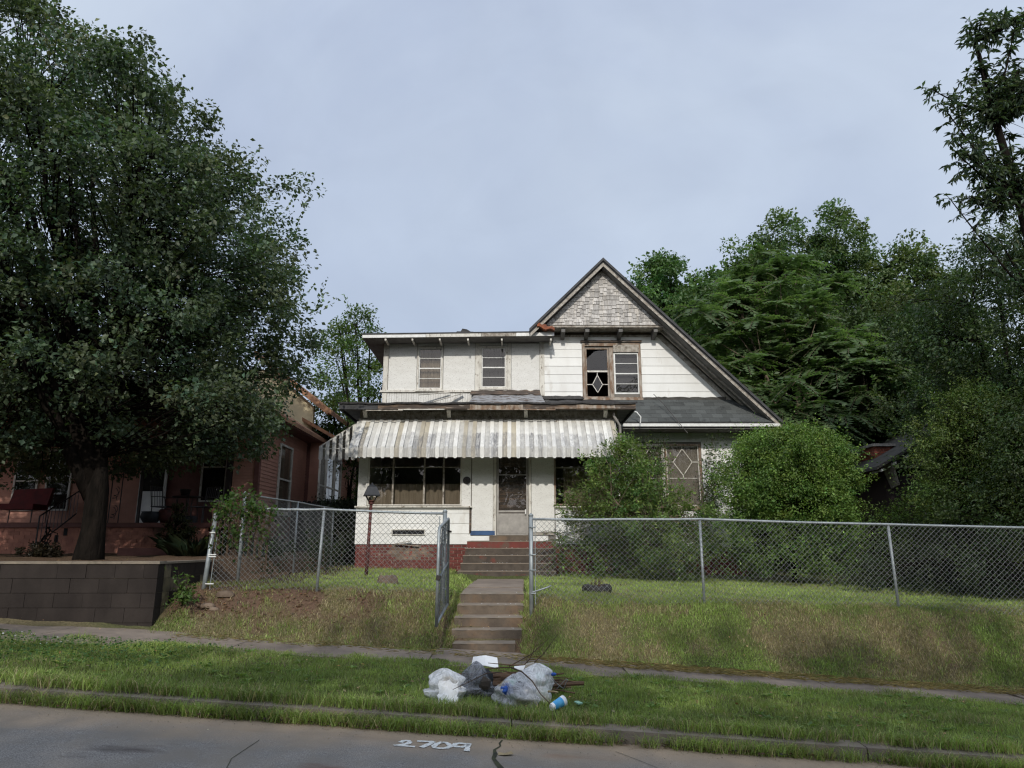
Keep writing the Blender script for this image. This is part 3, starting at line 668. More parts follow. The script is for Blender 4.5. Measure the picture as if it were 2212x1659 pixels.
# other walls and floors of the hollow body
YB = 30.
def wbox(n, *a, m='panel_paint'): return MB().box(*a).build(n, M[m], house)
wbox('wall', XL, XL+.12, YM+.145, YB, .8, 7.80)
MB().add([(XR,YM+.145,.8),(XR,YB,.8),(XR,YB,5.85),(XR,YM+.145,5.85),(XR-.12,YM+.145,.8),(XR-.12,YB,.8),(XR-.12,YB,5.85),(XR-.12,YM+.145,5.85)], [(0,1,2,3),(7,6,5,4),(0,4,5,1),(3,2,6,7),(0,3,7,4),(1,5,6,2)]).build('wall', M['panel_paint'], house)
wbox('wall', XL, XR, YB, YB+.12, .8, 5.8)
wbox('floor', XL+.13, XR-.13, YM+.145, YB, 1.6, 1.7, m='interior'); wbox('floor', XL+.13, XR-.4, YM+.145, YB, 4.95, 5.1, m='interior')
wbox('partition', XL+.13, XR-.13, 25, 25.1, 1.72, 4.93, m='interior'); wbox('partition', XL+.13, 5.5, 24.5, 24.6, 5.12, 7.70, m='interior')
MB().prism([(XL+.1,5.6),(XR,5.6),(XR,5.95),(GX,APEX-.2),(.6,7.9),(XL+.1,7.7)], YB+.13, YB+.2).build('gable_wall', M['panel_paint'], house); MB().prism([(.3,7.3),(5.2,7.3),(GX,APEX-.3)], 24.61, 24.7).build('partition', M['interior'], house)
# pediment with wooden shingles
YG = 20.75; gzb = P(1300, 703, YG)[1]
PLL = gzb - (P(1174, 703, YG)[0])            # z - x <= PLL on the left
PRR = gzb + (P(1432, 703, YG)[0])            # z + x <= PRR on the right
xa, xb = P(1174, 703, YG)[0], P(1432, 703, YG)[0]
gcx = (xa+xb)/2; gap = gzb + (xb-xa)/2
MB().prism([(xa-.1, gzb-.02), (xb+.1, gzb-.02), (gcx, gap+.08)], YG+.03, YG+.06).build('gable_board', M['rot_wood'], house)
z = gzb+.01; row = 0; rh = .135
while z < gap:
    x = xa - .3 + (row % 2)*.08 + random.uniform(-.02, .02)
    while x < xb+.1:
        wd = random.choice((.105, .12, .135, .15)); dz = random.choice((0, .05)) + random.uniform(-.008, .008)
        if row == 0: dz = random.uniform(-.008, .004)
        poly = [(x+.003, z-dz), (x+wd-.003, z-dz+random.uniform(-.004,.004)), (x+wd-.003, z+rh+.03), (x+.003, z+rh+.03)]
        poly = clip(clip(poly, -1, 1, PLL-.05), 1, 1, PRR-.05)
        if len(poly) > 2 and max(p[0] for p in poly)-min(p[0] for p in poly) > .025:
            t0 = .030+random.uniform(0,.008); zt = z+rh+.03
            MB().prism(poly, YG, YG+.032, lambda zz: YG+.026 - t0*max(0, min(1, (zt-zz)/(rh+.08)))).build('shingle', M['shingle_wood'], house)
        x += wd
    z += rh; row += 1
# pediment base shelf, cove and brackets
MB().box(xa-.15, xb+.12, YG-.03, YM-.045, gzb-.075, gzb-.022).build('shelf_board', M['worn_trim'], house)
MB().box(xa-.05, xb+.05, YM-.04, YM-.002, TZ+.03, gzb-.08).build('cove_board', M['rot_wood'], house)
MB().box(XC+.11, xb+.06, YM-.06, YM-.002, TZ-.03, TZ+.028).build('cornice_strip', M['worn_trim'], house)
for px in (1216, 1267.5, 1339, 1414):
    bx_ = P(px, 715, 20.95)[0]
    MB().add([(bx_-.06,YG+.03,gzb-.078),(bx_+.06,YG+.03,gzb-.078),(bx_+.06,YM-.042,gzb-.078),(bx_-.06,YM-.042,gzb-.078),
              (bx_-.06,YG+.03,gzb-.20),(bx_+.06,YG+.03,gzb-.20),(bx_+.06,YM-.042,gzb-.32),(bx_-.06,YM-.042,gzb-.32)],
              [(0,1,2,3),(7,6,5,4),(0,4,5,1),(1,5,6,2),(2,6,7,3),(3,7,4,0)]).build('bracket', M['soffit'], house)
# main roof: two slopes with thickness, open rake in front
YR = 20.42
def slope_slab(xa_, za_, xb_, zb_, y0, y1, off0, off1, name, m):
    """slab between two parallel offsets below the roof line (xa,za)->(xb,zb)"""
    return MB().hexa([(xa_,y0,za_-off1),(xb_,y0,zb_-off1),(xb_,y1,zb_-off1),(xa_,y1,za_-off1)], [(xa_,y0,za_-off0),(xb_,y0,zb_-off0),(xb_,y1,zb_-off0),(xa_,y1,za_-off0)]).build(name, M[m], house)
RX, RZ = 7.92, APEX-(7.92-GX)
LX, LZ = .52, APEX-(GX-.52)
slope_slab(GX, APEX, RX, RZ, YR-.05, YB+.4, -.045, .05, 'roof_slope', 'roof_edge')
slope_slab(LX, LZ, GX, APEX, YR-.05, YB+.4, -.045, .05, 'roof_slope', 'roof_edge')
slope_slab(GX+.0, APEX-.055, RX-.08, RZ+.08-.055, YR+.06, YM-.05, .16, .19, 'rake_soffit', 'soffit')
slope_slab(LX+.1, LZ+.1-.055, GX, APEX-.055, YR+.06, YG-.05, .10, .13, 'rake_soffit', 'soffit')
# rake fascia: three mouldings each side, patched with pieces
def rake(xa_, za_, xb_, zb_, y0, y1, o0, o1, m, cuts):
    for f0, f1 in zip(cuts[:-1], cuts[1:]):
        p = (xa_+(xb_-xa_)*f0, za_+(zb_-za_)*f0); q = (xa_+(xb_-xa_)*f1, za_+(zb_-za_)*f1); j = random.uniform(0, .006)
        MB().hexa([(p[0],y0-j,p[1]-o1),(q[0],y0-j,q[1]-o1),(q[0],y1,q[1]-o1),(p[0],y1,p[1]-o1)], [(p[0],y0-j,p[1]-o0),(q[0],y0-j,q[1]-o0),(q[0],y1,q[1]-o0),(p[0],y1,p[1]-o0)]).build('rake_board', M[m], house)
rake(GX, APEX, RX, RZ, YR, YR+.03, .055, .105, 'roof_edge', (0, .34, .345, .7, .999))
rake(GX, APEX, RX-.03, RZ+.03, YR+.012, YR+.05, .11, .215, 'worn_trim', (0, .39, .52, 1))
rake(GX+1.7, APEX-1.7, RX-.3, RZ+.3, YR+.35, YR+.39, .24, .30, 'worn_trim', (0, 1))
rake(GX+1.75, APEX-1.75, RX-.35, RZ+.35, YM-.25, YM-.20, .24, .33, 'worn_trim', (0, 1))
rake(LX, LZ, GX, APEX, YR, YR+.03, .055, .10, 'roof_edge', (0, .5, .999))
rake(LX+.03, LZ+.03, GX, APEX, YR+.012, YR+.05, .105, .22, 'worn_trim', (0, .7, .999))
# trim board along the wall under the right rake
def on_wall(d): return [(xb-.02, RK+d-(xb-.02)), (6.75, RK+d-6.75)]
p0, p1 = (4.52, RK-4.52), (6.62, RK-6.62)
MB().hexa([(p0[0],YM-.035,p0[1]),(p1[0],YM-.035,p1[1]),(p1[0],YM-.002,p1[1]),(p0[0],YM-.002,p0[1])], [(p0[0]+.09,YM-.035,p0[1]+.10),(p1[0]+.09,YM-.035,p1[1]+.10),(p1[0]+.09,YM-.002,p1[1]+.10),(p0[0]+.09,YM-.002,p0[1]+.10)]).build('rake_trim', M['worn_trim'], house)
# flat roof and eave over the left part
el, er = P(783, 731, 20.62)[0], P(1197, 722, 20.62)[0]
zf0, zf1 = P(783, 733, 20.62)[1], P(1000, 724.5, 20.62)[1]
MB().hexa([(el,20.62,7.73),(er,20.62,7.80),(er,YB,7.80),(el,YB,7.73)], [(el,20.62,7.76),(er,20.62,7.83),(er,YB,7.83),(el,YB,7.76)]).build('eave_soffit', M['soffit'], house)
MB().hexa([(el-.03,20.58,7.835),(er-.55,20.58,7.905),(er-.55,YB,8.05),(el-.03,YB,8.0)], [(el-.03,20.58,7.875),(er-.55,20.58,7.945),(er-.55,YB,8.10),(el-.03,YB,8.05)]).build('flat_roof', M['roof_edge'], house)
for f0, f1, m, h_ in ((0,.33,'alu_white',.09), (.332,.62,'trim_paint',.10), (.622,.80,'worn_trim',.10), (.802,1,'alu_white',.11)):
    a, b = el+(er-el)*f0, el+(er-el)*f1; za, zb = 7.735+.07*f0, 7.735+.07*f1
    MB().hexa([(a,20.59,za+.0),(b,20.59,zb+.0),(b,20.618,zb),(a,20.618,za)], [(a,20.59,za+h_),(b,20.59,zb+h_),(b,20.618,zb+h_),(a,20.618,za+h_)]).build('fascia_board', M[m], house)
MB().box(el, el+.03, 20.62, YB, 7.765, 7.83).build('fascia_board', M['worn_trim'], house)
for px in (833, 891, 950, 1011, 1084, 1190, 1250/1.0):
    if px > 1200: continue
    x_ = P(px, 738, 20.66)[0]; MB().box(x_-.025, x_+.025, 20.625, 21.2, 7.665, 7.725).build('rafter_tail', M['trim_paint'], house)
# torn flashing where the gable meets the flat roof, and a flap of roofing felt
mb = MB(); a = P(1165, 716, 20.5); pts = []
for i in range(9):
    t = i/8; xx = P(1160+38*t, 714, 20.4)[0]; pts.append((xx, 7.93+.03*math.sin(i*1.3)+.10*(1-t)**2, 8.00+.16*(1-t)**1.5-.0*t+.03*math.sin(i*2.1)))
for p, q in zip(pts[:-1], pts[1:]): mb.hexa([(p[0],20.37,p[1]),(q[0],20.37,q[1]),(q[0],20.6,q[1]),(p[0],20.6,p[1])], [(p[0],20.40,p[2]+.02),(q[0],20.40,q[2]+.02),(q[0],20.6,q[2]+.02),(p[0],20.6,p[2]+.02)])
mb.build('flashing', M['copper_rust'], house, label='torn rusty copper flashing at the foot of the gable')
fx, fz = P(1000, 720, 20.7)
MB().hexa([(fx-.1,20.7,7.93),(fx+.28,20.68,7.93),(fx+.28,20.95,7.95),(fx-.1,20.95,7.95)], [(fx-.02,20.72,8.07),(fx+.12,20.7,8.04),(fx+.12,20.9,8.05),(fx,20.9,8.08)]).build('roofing_felt', M['tar'], house)
MB().hexa([(fx-.22,20.66,7.92),(fx+.45,20.66,7.92),(fx+.4,20.9,7.94),(fx-.2,20.9,7.94)], [(fx-.18,20.68,7.97),(fx+.3,20.7,7.965),(fx+.3,20.9,7.97),(fx-.15,20.9,7.98)]).build('roofing_felt', M['tar'], house)
# pent roof between the floors with its tabs
yb_, zb_ = 20.50, 5.14; yt_, zt_ = YM-.02, ZS+.02
MB().hexa([(2.75,yb_,zb_-.07),(7.86,yb_,zb_-.07),(7.3,yt_,zb_-.07),(2.75,yt_,zb_-.07)], [(2.75,yb_,zb_-.02),(7.86,yb_,zb_-.02),(6.55,yt_,zt_-.02),(2.75,yt_,zt_-.02)]).build('pent_roof', M['tar'], house)
rows = 6
for r_ in range(rows):
    f0, f1 = r_/rows, (r_+1)/rows; x = 2.8 - (r_ % 2)*.15 - random.uniform(0,.05)
    A0 = (yb_+(yt_-yb_)*f0, zb_+(zt_-zb_)*f0); A1 = (yb_+(yt_-yb_)*min(1, f1+.12), zb_+(zt_-zb_)*min(1, f1+.12))
    xmax0 = 7.84-(7.84-6.50)*f0; xmax1 = 7.84-(7.84-6.50)*f1
    while x < xmax0-.02:
        q0, q1 = min(x+.298, xmax0), min(x+.298, xmax1+.0)
        p0_ = max(x, 2.78); j = random.uniform(0, .006)
        if q0 > p0_+.03:
            q1 = max(q1, p0_+.01)
            MB().hexa([(p0_,A0[0],A0[1]-.004),(q0,A0[0],A0[1]-.004),(q1,A1[0],A1[1]-.004),(p0_,A1[0],A1[1]-.004)], [(p0_,A0[0]-.006,A0[1]+.016+j),(q0,A0[0]-.006,A0[1]+.016+j),(q1,A1[0],A1[1]+.004),(p0_,A1[0],A1[1]+.004)]).build('roof_shingle', M['asphalt_shingle'], house)
        x += .302
mb = MB(); n = 40
for i in range(n):
    a, b = 2.8+3.75*i/n, 2.8+3.75*(i+1)/n; h1, h2 = .03+.035*vnoise(np.array([i*.9]),np.array([3.]))[0], .03+.035*vnoise(np.array([(i+1)*.9]),np.array([3.]))[0]
    mb.hexa([(a,YM-.06,zt_-.04),(b,YM-.06,zt_-.04),(b,YM-.016,zt_-.02),(a,YM-.016,zt_-.02)], [(a,YM-.045,zt_+h1),(b,YM-.045,zt_+h2),(b,YM-.028,zt_+h2+.01),(a,YM-.028,zt_+h1+.01)])
mb.build('tar_seal', M['grey_roof'], house)
MB().box(3.05, 7.80, 20.42, 20.49, zb_-.14, zb_-.055).build('gutter', M['alu_white'], house)
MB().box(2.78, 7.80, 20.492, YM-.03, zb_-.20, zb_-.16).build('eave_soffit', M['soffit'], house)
MB().box(2.78, XR, YM-.045, YM-.002, lo+.005, zb_-.202).build('frieze_board', M['worn_trim'], house)
MB().box(2.78, XR+.02, YM-.06, YM-.016, lb-.02, lb+.02).build('water_table', M['trim_paint'], house)
MB().box(XR-.02, XR+.03, YM-.05, YM+.1, lb, lo).build('corner_board', M['trim_paint'], house)
wbox('wall', XR-.3, RX-.3, YM+.0, YB, 4.93, 4.99, m='soffit')
# foundation of the main body: smooth red
wbox('foundation', 2.9, XR-.02, YM+.01, YM+.25, .4, lb-.025, m='red_paint')
wbox('foundation', XL+.03, XL+.25, YM, YB, .7, 1.7, m='red_paint')
# overhead wires
for a, b, r_ in (((P(1367.6,920-10,20.3)), None, .008),):
    pass
# ------------------------------------------------------------------ enclosed porch
PX0, PX1 = -4.02, 2.77
zs = P(900, 1093, YP)[1]; zbr = P(880, 1176, YP)[1]; ztop = P(900, 912, YP)[1]; zfr = 5.14
WP = rectP(796, 1000, 995, 1090, YP); WP = (WP[0], WP[1], WP[2], 4.45)
WQ = rectP(1201, 1000, 1318, 1089, YP); WQ = (WQ[0], WQ[1], WQ[2], 4.45)
DX0, DX1 = P(1073, 1100, YP)[0], P(1141, 1100, YP)[0]; zd = P(1106, 1157, YP)[1]
DOOR = (DX0, DX1, zd, 4.35)
wall_rects('wall', PX0, PX1, 1.5, ztop+.35, YP+.004, YP+.12, [WP, WQ, DOOR], 'interior', house)
ex0, ex1 = P(1019, 1100, YP)[0], P(1198, 1100, YP)[0]
# low siding under the windows, three courses and a cap
for a, b in ((PX0-.02, ex0-.02), (ex1+.02, PX1)):
    boards(house, a, b, zbr, zs-.10, YP, h=(zs-.10-zbr)/3.35, wlen=1.22)
    MB().box(a-.01, b+.01, YP-.05, YP, zs-.095, zs-.055).build('cap_board', M['siding'], house)
    MB().box(a-.03, b+.03, YP-.11, YP+.01, zs-.05, zs-.012).build('window_shelf', M['trim_paint'], house)
def prect(x0, y0, x1, y1, m, name, t, **k):
    r = rectP(x0, y0, x1, y1, YP); return MB().box(r[0], r[1], YP-t, YP+.002, r[2], r[3]).build(name, M[m], house, **k)
panel(PX0, WP[0]-.05, zs-.01, ztop, YP, 'panel_paint', 'corner_board', .03)
panel(WP[1]+.045, ex0-.025, zs-.01, ztop, YP, 'panel_paint', 'corner_board', .03)
panel(ex0-.0, DX0-.10, P(1040,1147,YP)[1], ztop, YP, 'panel_paint', 'wall_panel', .018)
panel(DX0-.09, DX0-.012, zd, ztop, YP, 'trim_paint', 'door_casing', .045)
panel(DX1+.012, DX1+.08, zd, ztop, YP, 'trim_paint', 'door_casing', .045)
panel(DX1+.09, ex1-.005, P(1160,1150,YP)[1], ztop, YP, 'panel_paint', 'wall_panel', .018)
panel(DX0-.011, DX1+.011, 4.36, ztop, YP, 'panel_paint', 'wall_panel', .018)
for a, b in ((WP[0]-.05, WP[1]+.045), (WQ[0]-.05, PX1)): panel(a, b, 4.51, ztop, YP, 'panel_paint', 'wall_panel', .02)
panel(WQ[1]+.05, PX1, zs-.01, 4.5, YP, 'panel_paint', 'corner_board', .03)
prect(1016, 1147.5, 1069, 1156.5, 'blue_paint', 'base_strip', .05, label='faded blue painted strip at the foot of the panel')
prect(1012, 1158, 1057, 1168.5, 'siding', 'base_board', .04); prect(1143, 1158, 1184, 1169, 'siding', 'base_board', .04)
prect(1141.5, 1150.5, 1197, 1156.5, 'worn_trim', 'base_board', .045)
prect(1013.5, 1095, 1018.6, 1152, 'rot_wood', 'rotten_post', .05)
def porch_window(Wn, vb, hb, label, cur=None):
    fr = frame_mb(Wn[0]-.045, Wn[1]+.045, Wn[2]-.03, Wn[3]+.05, YP-.03, YP+.1, .044, .03).build('window', M['bare_wood'] if cur else M['trim_paint'], house, label=label)
    xs_ = [Wn[0]] + vb + [Wn[1]]
    for x in vb: MB().box(x-.022, x+.022, YP-.005, YP+.05, Wn[2]+.002, Wn[3]).build('mullion', M['worn_trim'], fr)
    for a, b in zip(xs_[:-1], xs_[1:]):
        a2, b2 = a+(.023 if a != Wn[0] else .004), b-(.023 if b != Wn[1] else .004)
        MB().box(a2, b2, YP+.0, YP+.03, hb-.012, hb+.012).build('muntin', M['worn_trim'], fr)
        pane(a2, b2, Wn[2]+.004, hb-.014, YP+.018, fr, 'glass_dusty' if False else 'glass', .5); pane(a2, b2, hb+.014, Wn[3]-.004, YP+.018, fr, 'glass', .5)
    return fr
vb = [P(x, 1050, YP)[0] for x in (849, 915, 958)]
porch_window(WP, [P(848.5,1050,YP)[0], P(916,1050,YP)[0], P(991-33,1050,YP)[0]], P(900,1010,YP)[1], 'wide four pane window of the enclosed porch')
porch_window(WQ, [P(1278-33,1050,YP)[0]+.35], P(1250,1011,YP)[1], 'porch window half hidden by the scraggly bush', cur=1)
# drapes and a broken bit behind the glass
for a, b, zt2 in ((WP[0]-.05, WP[1]+.05, 3.2), (WQ[0]+.22, WQ[1]+.05, 3.6)):
    n = int((b-a)/.05); mb = MB(); pts = [(a+(b-a)*i/n, YP+.22+.02*math.sin(i*1.7)) for i in range(n+1)]
    for p, q in zip(pts[:-1], pts[1:]): mb.add([(p[0],p[1],Wn[2] if False else 2.55),(q[0],q[1],2.55),(q[0],q[1],zt2),(p[0],p[1],zt2)], [(0,1,2,3)])
    mb.build('curtain', M['curtain'], house, smooth=True)
# storm door
dr = frame_mb(DX0+.004, DX1-.004, zd+.01, 4.34, YP-.012, YP+.04, .045, .04, .05).build('storm_door', M['alu_grey'], house, label='dull aluminium storm door with two glass lights')
zk = P(1106, 1103, YP)[1]; zu = 3.42
MB().box(DX0+.05, DX1-.05, YP-.004, YP+.02, zd+.055, P(1106,1107,YP)[1]-.03).build('kick_panel', M['alu_grey'], dr)
MB().box(DX0+.05, DX1-.05, YP-.02, YP+.035, zk-.05, zk).build('door_rail', M['alu_grey'], dr)
MB().box(DX0+.05, DX1-.05, YP-.012, YP+.03, zu-.012, zu+.012).build('door_rail', M['alu_grey'], dr)
pane(DX0+.05, DX1-.05, zk+.002, zu-.014, YP+.012, dr, 'glass_door', .2); pane(DX0+.05, DX1-.05, zu+.014, 4.28, YP+.012, dr, 'glass_door', .2)
MB().box(DX1-.085, DX1-.055, YP-.06, YP-.013, zk-.10, zk+.02).build('handle', M['alu_white'], dr)
MB().box(DX0-.04, DX1+.04, YP+.16, YP+.2, zd, 4.4).build('inner_door', M['rot_wood'], house)
# wall medallion
mx_, mz_ = P(1008.5, 1038.5, YP)
MB().lathe((mx_, 0, 0), [(.001,0)], 3)
mb = MB(); mb.tube([(mx_, YP-.05, mz_), (mx_, YP-.03, mz_)], [.098, .102], 24)
for k in range(14):
    t = k/14*2*math.pi; mb.bar((mx_, YP-.056, mz_), (mx_+.08*math.cos(t), YP-.056, mz_+.08*math.sin(t)), .012)
mb.build('wall_medallion', M['black_iron'], house)
# crawl space vent
r = rectP(846, 1143.5, 919, 1156, YP)
vf = frame_mb(r[0], r[1], r[2], r[3], YP-.055, YP-.02, .022, .018, .028).build('vent', M['trim_paint'], house)
MB().box(r[0]+.03, r[1]-.03, YP-.034, YP-.030, r[2]+.02, r[3]-.03).build('vent_slot', M['hollow_black'], vf)  # black strip in place of a recess, its shade put into the colour
# shelf debris above the bricks
r = rectP(857, 1169, 890, 1175, YP); MB().bar((r[0], YP-.10, r[2]), (r[1], YP-.12, r[3]), .05, .02).build('loose_batten', M['worn_trim'], house)
r = rectP(853, 1173, 905, 1180, YP); MB().bar((r[0], YP-.08, r[3]-.03), (r[1], YP-.07, r[2]), .035, .02).build('loose_batten', M['bare_wood'], house)
# brick foundation of the porch
for x0, x1, zlow in ((PX0, P(1008,1200,YP)[0], .70), (P(1201,1200,YP)[0], PX1, .55)):
    MB().box(x0, x1, YP+.012, YP+.22, zlow-.1, zbr-.01).build('foundation', M['mortar'], house)
    if x0 < -2: MB().box(P(884,1200,YP)[0]-.95, P(884,1200,YP)[0]+.95, YP+.0055, YP+.0115, 1.22, 1.62).build('mortar_patch', M['kerb_concrete'], house)
    z = zbr-.012; row = 0
    while z > zlow:
        zb1 = z-.066; x = x0 - (row % 2)*.105 - .0
        while x < x1:
            a, b = max(x, x0), min(x+.2, x1)
            if b-a > .03:
                cxx, czz = (a+b)/2, z
                bare = (cxx-P(884,1200,YP)[0])**2/.50 + (z-1.46)**2/.06 < random.uniform(.3, 1.1)
                if bare or random.random() < .12 or x0 > 0: pass
                y0 = YP - random.uniform(0,.005)
                MB().box(a+.003, b-.003, y0, YP+.05, zb1-.0+.002, z-.002).build('brick', M['bare_brick' if bare else 'red_brick'], house)
            x += .2105
        z -= .0765; row += 1
# frieze, dentils, brackets, soffit, eave
MB().box(PX0-.03, PX1+.03, YP-.05, YP+.1, ztop+.01, zfr).build('frieze_board', M['worn_trim'], house)
MB().box(PX0-.06, PX1+.06, YP-.10, YP-.051, ztop+.01, ztop+.07).build('cornice_strip', M['worn_trim'], house)
mb = MB(); x = PX0
while x < PX1-.03: mb.box(x, x+.035, YP-.085, YP-.051, zfr-.13, zfr-.06); x += .07
mb.build('dentil', M['worn_trim'], house, kind='stuff')
for px in (790, 970, 1136, 1307):
    x_ = P(px, 898, YP-.1)[0]
    MB().add([(x_-.05,YP-.30,zfr-.012),(x_+.05,YP-.30,zfr-.012),(x_+.05,YP-.102,zfr-.012),(x_-.05,YP-.102,zfr-.012),
              (x_-.05,YP-.28,zfr-.07),(x_+.05,YP-.28,zfr-.07),(x_+.05,YP-.102,ztop+.09),(x_-.05,YP-.102,ztop+.09)],
              [(0,3,2,1),(4,5,6,7),(0,1,5,4),(1,2,6,5),(2,3,7,6),(3,0,4,7)]).build('bracket', M['trim_paint'], house)
ea, eb = P(733, 872, 18.15)[0], P(1373, 868, 18.15)[0]; YE = 18.15
MB().box(ea+.03, eb-.03, YE+.03, YM-.12, zfr-.01, zfr+.02).build('eave_soffit', M['soffit'], house)
# fascia in broken lengths
segs_ = ((0,.13,'roof_edge',.0,.17), (.13,.34,'rot_wood',.0,.15), (.34,.44,'rot_wood',.02,.13), (.44,.62,'bare_wood',.0,.13), (.62,.80,'rot_wood',.01,.14), (.80,.93,'bare_wood',.0,.13), (.93,1,'rot_wood',.0,.16))
for f0, f1, m, lo_, hh in segs_:
    a, b = ea+(eb-ea)*f0+.003, ea+(eb-ea)*f1-.003
    MB().hexa([(a,YE,5.06+lo_+random.uniform(-.01,.01)),(b,YE,5.06+lo_+random.uniform(-.015,.015)),(b,YE+.028,5.06),(a,YE+.028,5.06)], [(a,YE,5.06+hh),(b,YE,5.06+hh),(b,YE+.028,5.06+hh),(a,YE+.028,5.06+hh)]).build('fascia_board', M[m], house)
MB().box(ea, ea+.03, YE+.03, YM, 5.05, 5.20).build('fascia_board', M['roof_edge'], house); MB().box(eb-.03, eb, YE+.03, YM-.9, 5.05, 5.2).build('fascia_board', M['roof_edge'], house)
for a, b, z_, m in ((860, 960, 885, 'trim_paint'), (1010, 1200, 884.5, 'bare_wood'), (1180, 1340, 882, 'bare_wood'), (790, 870, 887, 'worn_trim')):
    xa_, za_ = P(a, z_, YE-.02); xb_, _ = P(b, z_, YE-.02)
    MB().bar((xa_, YE-.015, za_), (xb_, YE-.018, za_+random.uniform(-.015,.02)), .02, .022).build('loose_batten', M[m], house)
# drip edge of roofing over the fascia, wavy
mb = MB(); n = 60
for i in range(n):
    a, b = ea-.04+(eb-ea+.08)*i/n, ea-.04+(eb-ea+.08)*(i+1)/n
    w1, w2 = (.018*math.sin(i*.55)+.012*math.sin(i*1.7)), (.018*math.sin((i+1)*.55)+.012*math.sin((i+1)*1.7))
    mb.hexa([(a,YE-.04,5.20+w1*.6),(b,YE-.04,5.20+w2*.6),(b,YE+.2,5.23+w2),(a,YE+.2,5.23+w1)], [(a,YE-.04,5.245+w1*.6),(b,YE-.04,5.245+w2*.6),(b,YE+.2,5.285+w2),(a,YE+.2,5.285+w1)])
mb.build('drip_edge', M['tar'], house)
# porch roof deck, patched and torn
def deck(x0, x1, zw, m, name='porch_roof', lift=0., y1=YM-.02, **k):
    n = 14; mb = MB()
    for i in range(n):
        a, b = x0+(x1-x0)*i/n, x0+(x1-x0)*(i+1)/n
        e1, e2 = .02*math.sin(i*1.3+x0), .02*math.sin((i+1)*1.3+x0)
        mb.hexa([(a,YE+.16,5.21+lift),(b,YE+.16,5.21+lift),(b,y1,zw-.05+e2),(a,y1,zw-.05+e1)], [(a,YE+.16,5.262+lift),(b,YE+.16,5.262+lift),(b,y1,zw+e2),(a,y1,zw+e1)])
    return mb.build(name, M[m], house, **k)
deck(ea, -1.15, 5.62, 'tar')
deck(-1.15, XC-.02, P(1080,851,YM)[1], 'roll_roof')
deck(XC+.0, 3.0, P(1200,864,YM)[1]-.0, 'tar')
# torn tar patches along the wall
for x0, x1, zz, amp, m in ((-1.25, XC-.05, P(1080,850,YM)[1], .13, 'rot_wood'), (XC-.05, W3[0]-.1, P(1200,862,YM)[1], .12, 'tar')):
    mb = MB(); n = 36
    for i in range(n):
        a, b = x0+(x1-x0)*i/n, x0+(x1-x0)*(i+1)/n
        g = lambda k_: amp*(.25+vnoise(np.array([k_*.45]), np.array([x0*3+9.]))[0])
        yA = YM-.5; zA = lambda x_: 0
        sl_ = (zz-5.262)/(YM-.02-YE-.16)
        l1, l2 = .35+g(i)*2.2, .35+g(i+1)*2.2
        mb.hexa([(a,YM-l1,zz-sl_*l1+.01),(b,YM-l2,zz-sl_*l2+.01),(b,YM-.03,zz),(a,YM-.03,zz)], [(a,YM-l1,zz-sl_*l1+.03),(b,YM-l2,zz-sl_*l2+.03),(b,YM-.04,zz+.05+g(i+1)*.4),(a,YM-.04,zz+.05+g(i)*.4)])
    mb.build('roofing_felt', M[m], house)
for a, b in (((935,868),(1000,850)), ((905,853),(972,848)), ((968,872),(985,860))):
    p = P(*a, 20.9); q = P(*b, 21.15); MB().bar((p[0], 20.9, p[1]), (q[0], 21.15, q[1]), .10, .02).build('loose_plank', M['trim_paint'], house)
# striped metal awning across the porch
aw = MB().box(PX0-.02, 2.74, YP-.16, YP-.102, 4.80, 4.845).build('awning', M['trim_paint'], house, label='mildewed white metal awning with scalloped edge')
def aw_panel(wd, dy, tip, cham):
    """profile: top at the wall, slope out, drop; ends with cut corners"""
    pr = [(YP-.12+dy*0, 4.83), (17.72, 3.985), (17.705, 3.80)]; t = .008; mb = MB(); h = wd/2
    up = dy
    a = [(-h, pr[0][0], pr[0][1]+up), (h, pr[0][0], pr[0][1]+up), (h, pr[1][0]-up*.7, pr[1][1]+up), (-h, pr[1][0]-up*.7, pr[1][1]+up)]
    nrm = (0, .6*t, -.8*t)
    v = a + [(x, y+.006, z-t) for x, y, z in a]
    mb.add(v, [(0,3,2,1),(4,5,6,7),(0,1,5,4),(1,2,6,5),(2,3,7,6),(3,0,4,7)])
    y0 = pr[1][0]-up*.7; zt2 = pr[1][1]+up-.001
    p = [(-h, zt2), (-h, tip+cham), (-h+cham, tip), (h-cham, tip), (h, tip+cham), (h, zt2)]
    mb.prism(p[::-1][::-1], y0-.002, y0+t)
    return mb
pw = .226; npan = 30; x = PX0-.06
pan_a = aw_panel(.158, 0, 3.765, .02).mesh('awning_pan'); pan_b = aw_panel(.100, .044, 3.735, .03).mesh('awning_cap')
for i in range(npan):
    for me, off in ((pan_a, .06), (pan_b, .17)):
        xx = x + i*pw + off
        if xx > 2.70: continue
        me2 = me
        m = random.choices(('awning', 'awning_tan'), (.86, .14))[0]
        if me is pan_a and m == 'awning': m = 'awning_pan'
        key = me.name + m
        me2 = bpy.data.meshes.get(key)
        if me2 is None:
            me2 = me.copy(); me2.name = key; me2.materials.clear(); me2.materials.append(M[m])
        o = link('awning_panel', me2, None, aw); o.location = (xx, 0, 0)
